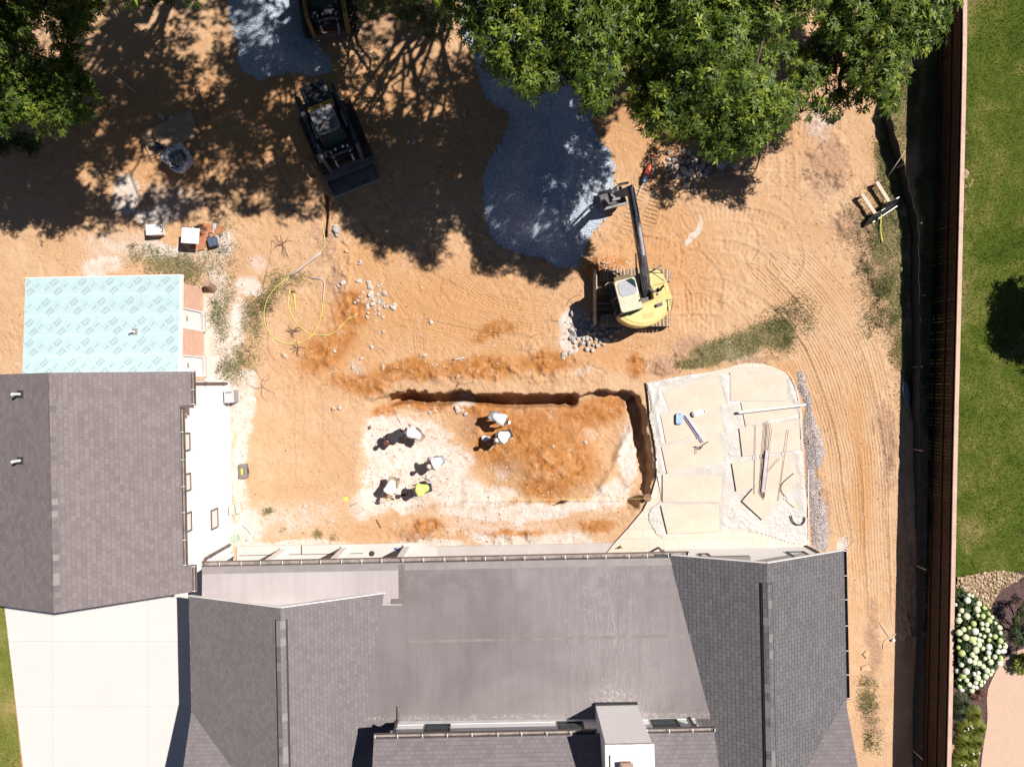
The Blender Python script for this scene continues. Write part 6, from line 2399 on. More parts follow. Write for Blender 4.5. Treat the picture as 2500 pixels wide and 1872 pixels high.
M_yp = mat('yellow_gas_pipe', (.56, .50, .12), .4, .05)
M_gp = mat('grey_conduit', (.44, .39, .37), .6, .1)
hose1 = gtube('yellow_pipe', 'long yellow pipe looping round in a wide circle on the weedy sand', 'pipe',
              [(794, 545), (793, 586), (783.6, 615), (709, 673), (680, 695), (656, 724), (645, 758), (647, 789), (658, 813), (680, 833), (709, 840), (735, 836), (759, 821), (776, 796), (785, 765), (788.4, 734)], .019, M_yp)
gtube('grey_pipe', 'straight pale grey sleeve on the yellow pipe loop', 'pipe', [(784, 616), (709.5, 674)], .05, M_gp, 8)
gtube('grey_pipe', 'curved grey pipe end joined to the yellow loop', 'pipe', [(788.4, 735), (791, 712), (792, 692), (786, 683), (772, 679), (755, 676)], .028, M_gp)
gtube('yellow_pipe', 'second yellow pipe curving through the big loop to the rubble', 'pipe',
      [(707.5, 706), (704, 734), (709, 763), (726, 792), (750, 811), (776, 819), (805, 816), (825, 805), (846, 782), (873, 766)], .019, M_yp)
t_ = thing('sledge_hammer', 'sledge hammer with pale handle lying inside the yellow pipe loop', 'hammer', G(719, 734, .03))
ORG[t_.name] = tuple(t_.location)
MB().tube([G(717, 714, .04), G(722, 756, .03)], .02, 7).build('handle', MATS['yellow_plastic'], t_)
MB().tube([G(712, 711, .05), G(720, 713, .05)], .04, 8).build('head', mat('rusty_iron', (.16, .08, .05), .7, .3), t_)
M_wire = mat('brown_wire', (.16, .09, .07), .7, .2)
gtube('wire', 'long thin brown wire winding left of the yellow pipe loop', 'wire', [(664, 586), (659, 630), (648, 670), (639, 716), (644, 760), (654, 810), (654, 850), (662, 870), (672, 880)], .009, M_wire, 5)
gtube('wire', 'thin dark wire curling above the grey box by the white wall', 'wire', [(600, 895), (625, 905), (640, 930), (660, 925)], .008, M_wire, 5)
gtube('wire', 'black wire hooking over the sand beside the excavator shadow', 'wire', [(1384, 745), (1392, 730), (1412, 720), (1418, 722)], .009, M_dark, 5)
gtube('wire', 'thin bent wire in front of the excavator, below the gravel heap', 'wire', [(1460, 545), (1468, 548), (1474, 540), (1472, 530)], .008, M_dark, 5)
M_root = mat('root', (.19, .11, .075), .9, .3, 8, .3, 40)


def roots(label, px, py, rad, n, seed, r=.014, h=.12):
    rng = random.Random(seed)
    mb = MB()
    k = FP / HC
    for i in range(n):
        a = rng.uniform(0, 6.28)
        pts = [(px, py)]
        x, y = px, py
        for j in range(4):
            a += rng.uniform(-.7, .7)
            x += math.cos(a) * rad / 4
            y += math.sin(a) * rad / 4
            pts.append((x, y))
        P = []
        for j, p in enumerate(curve(pts, 3)):
            g = G(p[0], p[1], 0)
            P.append((g[0], g[1], g[2] + .015 + h * math.sin(min(1, j / 10) * math.pi) * rng.uniform(.4, 1)))
        mb.tube(P, [r * (1 - .7 * j / len(P)) for j in range(len(P))], 5)
    o = mb.build('root_tangle', M_root)
    return tag(o, label, 'roots')


roots('dark root tangle on the sand above the grey pipe sleeve', 690, 600, 34, 9, 1)
roots('grey root ball inside the lower part of the yellow pipe loop', 718, 808, 22, 12, 2)
roots('dark torn roots just below the yellow pipe loop', 728, 850, 22, 9, 3)
roots('pale roots hanging over the left end of the trench', 985, 958, 30, 7, 4, .009)
roots('thin roots lying at the upper edge of the pit, right of the hanging ones', 1120, 935, 40, 5, 5, .008)
roots('twigs beside the grey box at the white wall', 640, 945, 40, 5, 6, .01)
roots('dead twigs at the left edge of the weeds beside the annex', 610, 860, 36, 6, 7, .009)
roots('three dark cut ends of cable on the gravel strip right of the patio', 1975, 1070, 20, 5, 8, .012)
roots('small dark tangle of twigs in the white dust left of the workers', 905, 1046, 8, 6, 9, .02)
gtube('stick', 'dark stick lying on the sand below the kneeling workers', 'stick', [(853, 1236), (872, 1226)], .014, M_root)
gtube('stick', 'thin stick on the trench spoil left of the white dust', 'stick', [(958, 985), (966, 1010), (980, 1038)], .01, M_root)
gtube('stick', 'short broken branch in the lower left pit slope', 'stick', [(919, 1268), (924, 1277), (930, 1288)], .03, M_root)
gtube('stick', 'long thin stick slanting across the top of the pit', 'stick', [(1335, 1003), (1380, 978)], .008, M_root)
gtube('log', 'pale split log in the shade above the brown board', 'log', [(480, 215), (490, 240), (500, 262), (503, 290)], [.03, .07, .11, .05] and .08, mat('pale_bark', (.25, .17, .12), .9, .25, 6, .4, 30), 8)
gtube('log', 'short pale log on the spoil right of the yellow pipe, above the trench', 'log', [(1107, 878), (1134, 873)], .045, MATS['pale_lumber'], 8)
gtube('stick', 'pale stick lying in shade beside the brown board', 'stick', [(270, 178), (300, 200), (330, 225)], .02, MATS['pale_wood'])

# string line and pit bits
o = MB().tube([G(1130, 1218, .7), G(1380, 1218, .72), G(1592, 1217, .5)], .006, 5).build('string_line', mat('yellow_string', (.70, .62, .12), .6))
tag(o, 'thin yellow string line stretched across the lower side of the pit', 'string')
t_ = thing('shovel', 'shovel standing upright in the lower edge of the pit', 'shovel', G(1378, 1222, 0))
ORG[t_.name] = tuple(t_.location)
a = G(1378, 1222, 0)
MB().box((a[0], a[1], a[2] + .17), (.24, .03, .34)).build('blade', M_dark, t_, bev=.01)
MB().tube([(a[0], a[1], a[2] + .3), (a[0] + .04, a[1] + .1, a[2] + .95)], .018, 7).build('handle', MATS['pale_wood'], t_)
t_ = thing('bucket', 'dirty brown bucket with a red band beside the curved pit wall', 'bucket', G(1573, 1208, 0))
ORG[t_.name] = tuple(t_.location)
a = G(1573, 1208, 0)
MB().cyl((a[0], a[1], a[2]), (a[0], a[1], a[2] + .34), .13, .17, 16).build('body', mat('bucket_brown', (.20, .11, .07), .7, .2), t_, smooth=False)
MB().cyl((a[0], a[1] - .01, a[2] + .22), (a[0], a[1] - .01, a[2] + .29), .162, .17, 16).build('band', mat('red_plastic', (.55, .06, .03), .5), t_)
MB().tube(curve([(a[0] - .17, a[1], a[2] + .34), (a[0], a[1] - .12, a[2] + .42), (a[0] + .17, a[1], a[2] + .34)], 5), .007, 5).build('handle', M_steel, t_)

# tool in the shade by the excavator bucket
t_ = thing('hydraulic_breaker', 'long narrow red and blue breaker tool with a steel rod, lying in tree shade', 'tool', G(1583, 420, .1))
ORG[t_.name] = tuple(t_.location)
p = lambda px, py, z=.15: W(px, py, z)
mb = MB()
mb.beam(p(1586, 378, .2), p(1602, 384, .2), .07, .07)
mb.build('handle_bar', mat('red_paint', (.48, .07, .03), .5, .15), t_)
mb = MB()
mb.tube([p(1588, 380, .18), p(1578, 408), p(1574, 430)], .02, 6).tube([p(1600, 385, .18), p(1598, 410), p(1590, 432)], .02, 6)
mb.build('side_rod', M_steel, t_)
mb = MB()
mb.cyl(p(1587, 402, .18), p(1578, 430, .18), .11, .11, 12)
mb.build('red_body', MATS['red_paint'], t_)
MB().cyl(p(1578, 430, .18), p(1572, 445, .18), .09, .07, 12).build('blue_collar', mat('blue_paint', (.10, .20, .38), .4, .1), t_)
MB().cyl(p(1572, 446, .15), p(1560, 474, .10), .022, .016, 8).build('steel_rod', M_chrome, t_)

# left side things
t_ = thing('bulk_bag', 'open white bulk bag full of scrap with dark lifting straps', 'bag', G(447, 395, 0))
ORG[t_.name] = tuple(t_.location)
cx, cy, cz = G(447, 395, 0)
mb = MB()
N_ = 28
ringsp = [(.40, 0), (.47, .12), (.50, .32), (.52, .48), (.53, .56), (.46, .60), (.38, .54), (.34, .40)]
vs, fs = [], []
outl = [1.0, 1.02, 1.0, .95, .98, 1.06, 1.12, 1.05, .98, .96, .98, 1.0, 1.05, 1.12, 1.2, 1.1, 1.0, .97, .98, 1.02, 1.05, 1.1, 1.12, 1.02, .96, .95, 1.0, 1.1]
for k, (r, z) in enumerate(ringsp):
    for j in range(N_):
        a = 2 * math.pi * j / N_
        rr_ = r * (1 + (outl[j] - 1) * (1.6 if k < 5 else .9)) * (1 + .05 * math.sin(7 * a + k) + .035 * math.sin(13 * a + 2 * k))
        vs.append((cx + rr_ * math.cos(a), cy + rr_ * math.sin(a) * 1.0, cz + z + .05 * math.sin(5 * a + k) * z))
for k in range(len(ringsp) - 1):
    for j in range(N_):
        a, b_ = k * N_ + j, k * N_ + (j + 1) % N_
        fs.append((a, b_, b_ + N_, a + N_))
mb.add(vs, fs)
mb.build('bag', mat('bag_fabric', (.60, .58, .63), .85, .15, 5, .8, 9), t_, smooth=True)
mb = MB()
rg = random.Random(4)
for k in range(46):
    a, r = rg.uniform(0, 6.28), rg.uniform(0, .31)
    q = Vector((cx + r * math.cos(a), cy + r * math.sin(a), cz + .5 + rg.uniform(-.04, .05)))
    d = Vector((rg.uniform(-1, 1), rg.uniform(-1, 1), rg.uniform(-.3, .3))).normalized() * rg.uniform(.06, .16)
    mb.beam(q - d, q + d, rg.uniform(.02, .05), rg.uniform(.01, .03), rg.choice([0, 1, 2]))
mb.cyl((cx, cy, cz + .3), (cx, cy, cz + .42), .36, .36, 14, 1)
mb.build('scrap', [MATS['pale_wood'], mat('scrap_grey', (.20, .21, .22), .6, .4), mat('scrap_blue', (.25, .34, .42), .5, .3)], t_)
for A_ in ([(-.30, .30), (-.15, .42), (.02, .34)], [(.18, .18), (.34, .06), (.30, -.12)], [(-.12, -.26), (.02, -.36), (.14, -.44)], [(-.30, -.20), (-.26, -.40), (-.08, -.48)]):
    MB().tube(curve([(cx + a, cy + b_, cz + .68) for a, b_ in A_], 5), .02, 6).build('strap', M_dark, t_)
mb = MB()
bd_ = [(341, 325), (466, 268), (483, 330), (368, 388)]
mb.slab([G(a, b_, .06) for a, b_ in bd_], .02)
tag(mb.build('plywood_board', mat('brown_plywood', (.50, .33, .20), .8, .2, 2, .1, 20)), 'brown plywood board lying in tree shade beside the white bulk bag', 'plywood board')
t_ = thing('tool_bag', 'dark open tool bag on the shaded brown plywood board', 'bag', G(385, 360, .06))
ORG[t_.name] = tuple(t_.location)
a = G(385, 358, .07)
MB().prism([(a[0] - .22, a[1] + .16), (a[0] + .12, a[1] + .10), (a[0] + .25, a[1] + .02), (a[0] + .22, a[1] - .14), (a[0] - .1, a[1] - .12), (a[0] - .22, a[1] - .02)], a[2], a[2] + .26).build('body', mat('navy_cloth', (.025, .035, .06), .8, .2, 5, .3, 20), t_, bev=.03)
MB().ball((a[0] - .10, a[1] + .01, a[2] + .27), (.13, .09, .03), 10, 5).build('pocket', mat('khaki_cloth', (.34, .28, .17), .8, .1), t_)
MB().tube(curve([(a[0] + .02, a[1] - .1, a[2] + .2), (a[0] + .04, a[1] - .3, a[2] + .12), (a[0] + .2, a[1] - .12, a[2] + .2)], 5), .02, 6).build('strap', M_dark, t_)


def cooler(lab, px, py, sx, sy, h, rz, handle=True):
    a = G(px, py, 0)
    t = thing('cooler', lab, 'cooler', a, rz)
    MB().bx((-sx / 2 + .02, -sy / 2 + .02, 0), (sx / 2 - .02, sy / 2 - .02, h - .05)).build('body', mat('cooler_side', (.60, .57, .55), .5, .05), t, bev=.03)
    MB().bx((-sx / 2, -sy / 2, h - .048), (sx / 2, sy / 2, h)).build('lid', M_pvc, t, bev=.02)
    if handle:
        MB().tube(curve([(sx / 2 - .08, sy * .28, h), (sx / 2 + .04, sy * .2, h + .03), (sx / 2 + .05, -sy * .2, h + .03), (sx / 2 - .08, -sy * .28, h)], 4), .012, 6).build('handle', M_dark, t)
    return t


cooler('white cooler standing alone on the sand in full sun', 387, 566, .66, .44, .42, R(3))
a = G(483, 584, 0)
t_ = thing('folding_table', 'small white folding table standing over an orange sheet', 'table', (a[0], a[1], a[2]), R(-4))
MB().bx((-.36, -.32, .68), (.36, .32, .72)).build('table_top', M_pvc, t_, bev=.01)
for sx, sy in ((-.3, -.27), (.3, -.27), (-.3, .27), (.3, .27)):
    MB().tube([(sx, sy, .68), (sx * 1.1, sy * 1.6 if sy < 0 else sy, 0)], .018, 7).build('leg', MATS['pale_lumber'], t_)
mb = MB()
tp = [(463, 556), (500, 545), (545, 552), (553, 562), (530, 572), (512, 600), (492, 612), (470, 606)]
n = len(tp)
c_ = G(505, 578, .04)
mb.add([G(a, b_, .025) for a, b_ in tp] + [c_] + [tuple(np.array(G(a, b_, .0))) for a, b_ in tp],
       [(i, (i + 1) % n, n)[::-1] for i in range(n)] + [(i, (i + 1) % n, (i + 1) % n + n + 1, i + n + 1) for i in range(n)])
tag(mb.build('tarp', mat('orange_tarp', (.40, .17, .085), .6, .15, 5, .3, 12)), 'crumpled orange sheet spread beneath the white folding table', 'tarp')
t_ = thing('tool_bag', 'dark blue cloth bag with handles right of the white table', 'bag', G(524, 593, 0), R(15))
MB().box((0, 0, .16), (.34, .42, .32)).build('body', mat('slate_cloth', (.07, .09, .14), .8, .25, 6, .4, 16), t_, bev=.05)
MB().tube(curve([(-.06, .2, .32), (.0, .34, .36), (.14, .30, .36), (.14, .12, .33)], 4), .02, 6).build('handle', M_dark, t_)
t_ = thing('tape_roll', 'small brown roll on the ground behind the white table', 'roll', G(488, 552, 0))
MB().tube([(.07 * math.cos(a), .07 * math.sin(a), .03) for a in np.linspace(0, 2 * math.pi, 15)], .03, 7, cap=False).build('ring', mat('roll_brown', (.32, .24, .18), .6, .2), t_)
t_ = thing('water_jug', 'small dark jug with white cap left of the brown roll', 'jug', G(478, 558, 0))
MB().cyl((0, 0, 0), (0, 0, .22), .08, .07, 12).build('body', M_dark, t_)
MB().cyl((.0, 0, .22), (0, 0, .26), .04, .04, 10).build('cap', M_pvc, t_)
t_ = thing('spade', 'spade with a pale grey blade lying right of the white table', 'spade', G(525, 560, .03))
ORG[t_.name] = tuple(t_.location)
MB().tube([G(518, 578, .05), G(521, 562, .06)], .018, 7).build('handle', MATS['pale_wood'], t_)
MB().slab([G(519, 562, .07), G(527, 561, .07), G(528, 546, .09), G(521, 545, .09)], .01).build('blade', mat('grey_blade', (.42, .42, .48), .4), t_)
t_ = thing('log_stump', 'cut log section standing at the corner of the brick annex', 'log', G(512, 700, 0))
ORG[t_.name] = tuple(t_.location)
a, b_ = G(520, 705, .02), W(505, 692, .55)
MB().cyl(a, b_, .17, .14, 14).build('bark', MATS['pale_bark'], t_)
d_ = (Vector(b_) - Vector(a)).normalized()
MB().cyl(b_, tuple(Vector(b_) + d_ * .01), .125, .12, 14).build('cut_face', mat('cut_wood', (.34, .22, .15), .8, .2, 20), t_)
a = G(572, 967, 0)
t_ = thing('utility_box', 'grey metal utility box standing beside the tall white wall', 'utility box', a, R(3))
MB().bx((-.19, -.26, 0), (.19, .26, .55)).build('body', mat('box_grey', (.30, .29, .30), .5, .1), t_, bev=.02)
MB().bx((-.20, -.27, .553), (.20, .27, .59)).build('lid', mat('box_grey_light', (.42, .41, .43), .5, .06), t_, bev=.02)
MB().bx((-.12, .15, .592), (.12, .18, .61)).build('handle', M_dark, t_)
a = G(597, 1149, 0)
t_ = thing('tool_case', 'grey tool case with a yellow plate on its lid', 'tool case', a, R(3))
MB().bx((-.17, -.30, 0), (.17, .30, .20)).build('body', mat('case_grey', (.17, .15, .145), .6, .15, 5, .1, 20), t_, bev=.02)
MB().bx((-.07, -.14, .202), (.0, .12, .212)).build('plate', MATS['yellow_plastic'], t_)
MB().bx((.17, -.12, .07), (.21, .12, .11)).build('handle', M_dark, t_)
a = G(577, 1241, 0)
t_ = thing('concrete_blocks', 'two cream blocks leaning together near the white drain pipe', 'blocks', a, R(6))
MB().box((-.10, 0, .14), (.22, .44, .26), 0, 0, Matrix.Rotation(R(-6), 3, 'Y')).build('block', mat('cream_block', (.56, .50, .40), .8, .06, 6), t_, bev=.01)
MB().box((.15, .03, .13), (.20, .42, .22), 0, 0, Matrix.Rotation(R(8), 3, 'Y')).build('block', MATS['cream_block'], t_, bev=.01)
gtube('drain_pipe', 'white drain pipe with two elbows lying at the foot of the downspout', 'pipe', [(563, 1298), (578, 1288), (591, 1280), (597, 1281), (606, 1291), (615, 1301), (614, 1308), (603, 1318)], .055, M_pvc, 10, sm=4, minz=.06)
t_ = thing('drain_grate', 'green grey slatted box on the ground inside the bend of the drain pipe', 'drain box', G(575, 1313, 0), R(14))
MB().bx((-.17, -.13, 0), (.17, .13, .12)).build('box', mat('green_grey', (.30, .36, .28), .6, .1), t_)
mb = MB()
for k in range(4):
    mb.bx((-.16, -.115 + k * .062, .122), (.16, -.08 + k * .062, .14))
mb.build('slats', mat('green_grey_light', (.40, .46, .38), .6, .1), t_)
t_ = thing('dark_cloth', 'crumpled dark rag on the concrete strip between the porch columns', 'rag', W(909, 1350, .1))
mb = MB()
mb.ball((0, 0, .05), (.11, .12, .07), 9, 6)
mb.build('cloth', mat('black_cloth', (.05, .05, .05), .9, .3, 9, .8, 20), t_)
# blue spray paint mark
o = MB()
zz = .094
for cpts in ([(961, 1337), (966, 1341), (972, 1342)], [(962, 1341), (967, 1337), (971, 1340)], [(963, 1339), (970, 1339)], [(973, 1336), (977, 1339), (974, 1343), (970, 1342)]):
    P = [W(a, b_, zz) for a, b_ in cpts]
    for p_, q_ in zip(P, P[1:]):
        o.beam(p_, q_, .035, .004)
tag(o.build('paint_mark', mat('blue_spray', (.05, .13, .50), .6, .1)), 'blue spray paint marking at the right end of the porch slab', 'paint mark')
o = MB()
a = G(845, 1218, 0)
o.ball((a[0], a[1], a[2] + .01), (.09, .10, .018), 12, 5)
tag(o.build('paint_spot', mat('lime_spray', (.62, .66, .08), .7, .1)), 'fluorescent yellow marker spot on the bare sand left of the pit', 'paint mark')
for i, (p4, lab) in enumerate((([(2107, 1597), (2116, 1588), (2124, 1594), (2117, 1608)], 'diamond shaped flat stone on the soil strip by the right eave'),
                               ([(2104, 1628), (2112, 1624), (2122, 1622), (2128, 1636), (2104, 1636)], 'flat five-sided stone just below the diamond shaped one'))):
    mb = MB()
    mb.slab([G(a, b_, .06) for a, b_ in p4], .09)
    tag(mb.build('flat_stone', mat('tan_stone', (.50, .33, .20), .85, .12, 5, .2, 20)), lab, 'stone')
t_ = thing('sprinkler', 'white sprinkler head with three hose pieces beside the dark fence shadow', 'sprinkler', G(2179, 1560, 0))
ORG[t_.name] = tuple(t_.location)
a = G(2179, 1560, 0)
MB().cyl(a, (a[0], a[1], a[2] + .12), .07, .06, 10).build('head', M_pvc, t_)
for pts in ([(2148, 1520), (2160, 1538), (2170, 1553), (2176, 1558)], [(2156, 1585), (2158, 1568), (2168, 1558), (2176, 1560)], [(2180, 1552), (2192, 1544), (2200, 1548), (2196, 1556)]):
    MB().tube([G(p_[0], p_[1], .03) for p_ in curve(pts, 5)], .014, 6).build('hose', MATS['pale_wood'], t_)

# ---- rocks
protos_r = []
M_rock = [mat('rock_pale', (.47, .42, .38), .9, .15, 3, .5, 9), mat('rock_grey', (.36, .345, .35), .9, .15, 3, .5, 9), mat('rock_tan', (.50, .36, .25), .9, .15, 3, .5, 9)]
for k in range(9):
    bm = bmesh.new()
    bmesh.ops.create_icosphere(bm, subdivisions=2, radius=1)
    rg = random.Random(k)
    cuts = [(Vector((rg.uniform(-1, 1), rg.uniform(-1, 1), rg.uniform(-.6, 1))).normalized(), rg.uniform(.45, .8)) for _ in range(9)]
    for v_ in bm.verts:
        for nrm, dd in cuts:
            t = v_.co.dot(nrm) - dd
            if t > 0:
                v_.co -= nrm * t
        v_.co.x *= 1.25
        v_.co.z *= .7
    me = bpy.data.meshes.new('rock')
    bm.to_mesh(me)
    bm.free()
    me.materials.append(M_rock[k % 3])
    protos_r.append(me)


def rocks(lab, grp, lst, kinds, seed, n=0, area=None, rng_r=(.05, .14), lift=.0):
    rg = random.Random(seed)
    L = list(lst)
    tries = 0
    while n and len(L) < n and tries < 4000:
        tries += 1
        ax, ay, bx_, by_ = area
        u, v_ = rg.gauss(.5, .24), rg.gauss(.5, .24)
        x, y = ax + (bx_ - ax) * u, ay + (by_ - ay) * v_
        r = rg.uniform(*rng_r) * 58
        if all((x - a) ** 2 + (y - b_) ** 2 > (.75 * (r + c)) ** 2 for a, b_, c in L):
            L.append((x, y, r))
    for x, y, r in L:
        o = bpy.data.objects.new('rock', protos_r[rg.choice([q for q in range(9) if q % 3 in kinds])])
        COL.objects.link(o)
        rr_ = r / 58
        g = G(x, y, 0)
        o.location = (g[0], g[1], g[2] + rr_ * .35 + lift)
        o.scale = (rr_ * rg.uniform(.8, 1.15), rr_ * rg.uniform(.8, 1.1), rr_ * rg.uniform(.8, 1.1))
        o.rotation_euler = (rg.uniform(-.3, .3), rg.uniform(-.3, .3), rg.uniform(0, 6.28))
        tag(o, lab, 'rock', grp)


rocks('white rock in the rubble scatter right of the yellow pipes', 'rubble right of the yellow pipes',
      [(877, 688, 9), (901, 692, 8), (905, 702, 8), (905, 717, 9), (922, 720, 6), (939, 716, 8), (933, 730, 6), (910, 742, 6), (897, 752, 7), (960, 752, 11), (962, 745, 8), (899, 764, 5), (898, 775, 6), (910, 733, 5), (925, 737, 7), (880, 640, 6), (883, 725, 4), (935, 740, 6), (838, 690, 8), (827, 698, 5)],
      (0,), 1, 46, (880, 690, 950, 790), (.03, .09))
rocks('blue-grey rock in the rubble heap in the shadow of the excavator', 'rubble in the excavator shadow', [], (1, 0), 2, 60, (1412, 778, 1502, 836), (.07, .15), .03)
rocks('grey rock in the rubble heap below the broad oak crown', 'rubble below the oak crown', [(1760, 405, 14), (1770, 400, 12), (1790, 408, 9), (1670, 418, 14), (1650, 408, 9), (1685, 422, 10)], (1, 0), 3, 70, (1625, 372, 1740, 445), (.05, .15), .02)
rocks('pale rock on the dust left of the excavator shadow', 'pale rocks left of the excavator', [(1404, 848, 6), (1392, 860, 7), (1378, 866, 8), (1376, 874, 5)], (0,), 4, 22, (1368, 760, 1430, 880), (.025, .06))
rocks('small pale rock in the soil above the trench', 'small rocks above the trench', [(908, 848, 6), (935, 897, 7), (1037, 868, 6), (1118, 918, 8), (883, 874, 5), (1052, 787, 7), (1030, 702, 4), (846, 613, 6), (880, 644, 5), (696, 868, 7), (817, 858, 5), (862, 897, 5)], (0, 2), 5, 34, (830, 830, 1140, 940), (.02, .05))
rocks('small white rock on the pit slope beside the workers', 'white rocks in the pit', [(1118, 1000, 9), (1137, 1010, 7), (1128, 1003, 7), (1050, 1007, 6), (1063, 1003, 6), (998, 992, 5), (1350, 1089, 6), (1429, 1080, 6), (815, 998, 7), (829, 996, 6), (744, 1236, 6)], (0, 2), 6, 30, (1000, 985, 1110, 1020), (.02, .045))
rocks('orange clod in the dug soil left of the excavator bucket', 'clods in front of the excavator', [], (2,), 7, 26, (1440, 632, 1510, 662), (.03, .08))
rocks('big pale block in the spoil at the edge of the tree shade', 'blocks at the shade edge', [(820, 560, 11), (818, 553, 7), (822, 575, 7)], (0, 1), 8)
rocks('rock half buried in shaded soil beside the brown board', 'rocks beside the brown board', [(423, 318, 11), (408, 312, 6), (395, 285, 9), (420, 290, 8), (1135, 278, 8), (1012, 348, 6)], (2, 1), 9)
o = bpy.data.objects.new('rock', protos_r[0])
COL.objects.link(o)
g = G(1529, 640, 0)
o.location = (g[0], g[1], .06)
o.scale = (.11, .09, .09)
tag(o, 'single grey rock just above the excavator track', 'rock')

# ================================================================== PEOPLE
def skinmesh(name, J, edges, rad, root, mt, parent, sub=1):
    """grow one continuous surface round a joint graph"""
    keys = list(J.keys())
    ix = {k: i for i, k in enumerate(keys)}
    me = bpy.data.meshes.new(name)
    me.from_pydata([tuple(J[k]) for k in keys], [(ix[a], ix[b_]) for a, b_ in edges], [])
    ob = bpy.data.objects.new(name, me)
    COL.objects.link(ob)
    ob.modifiers.new('skin', 'SKIN').use_smooth_shade = True
    ss = ob.modifiers.new('sub', 'SUBSURF')
    ss.levels = ss.render_levels = sub
    for k in keys:
        sv = me.skin_vertices[0].data[ix[k]]
        r = rad[k]
        sv.radius = r if isinstance(r, tuple) else (r, r)
        sv.use_root = (k == root)
    dg = bpy.context.evaluated_depsgraph_get()
    dg.update()
    nm = bpy.data.meshes.new_from_object(ob.evaluated_get(dg))
    bpy.data.objects.remove(ob)
    bpy.data.meshes.remove(me)
    nm.name = name
    nm.materials.clear()
    nm.materials.append(mt)
    nm.polygons.foreach_set('use_smooth', [True] * len(nm.polygons))
    o = bpy.data.objects.new(name, nm)
    COL.objects.link(o)
    o.parent = parent
    return o


M_skin = mat('skin_tan', (.40, .22, .14), .55, .08, 5)
M_hair = mat('dark_hair', (.025, .018, .015), .7, .2, 30)


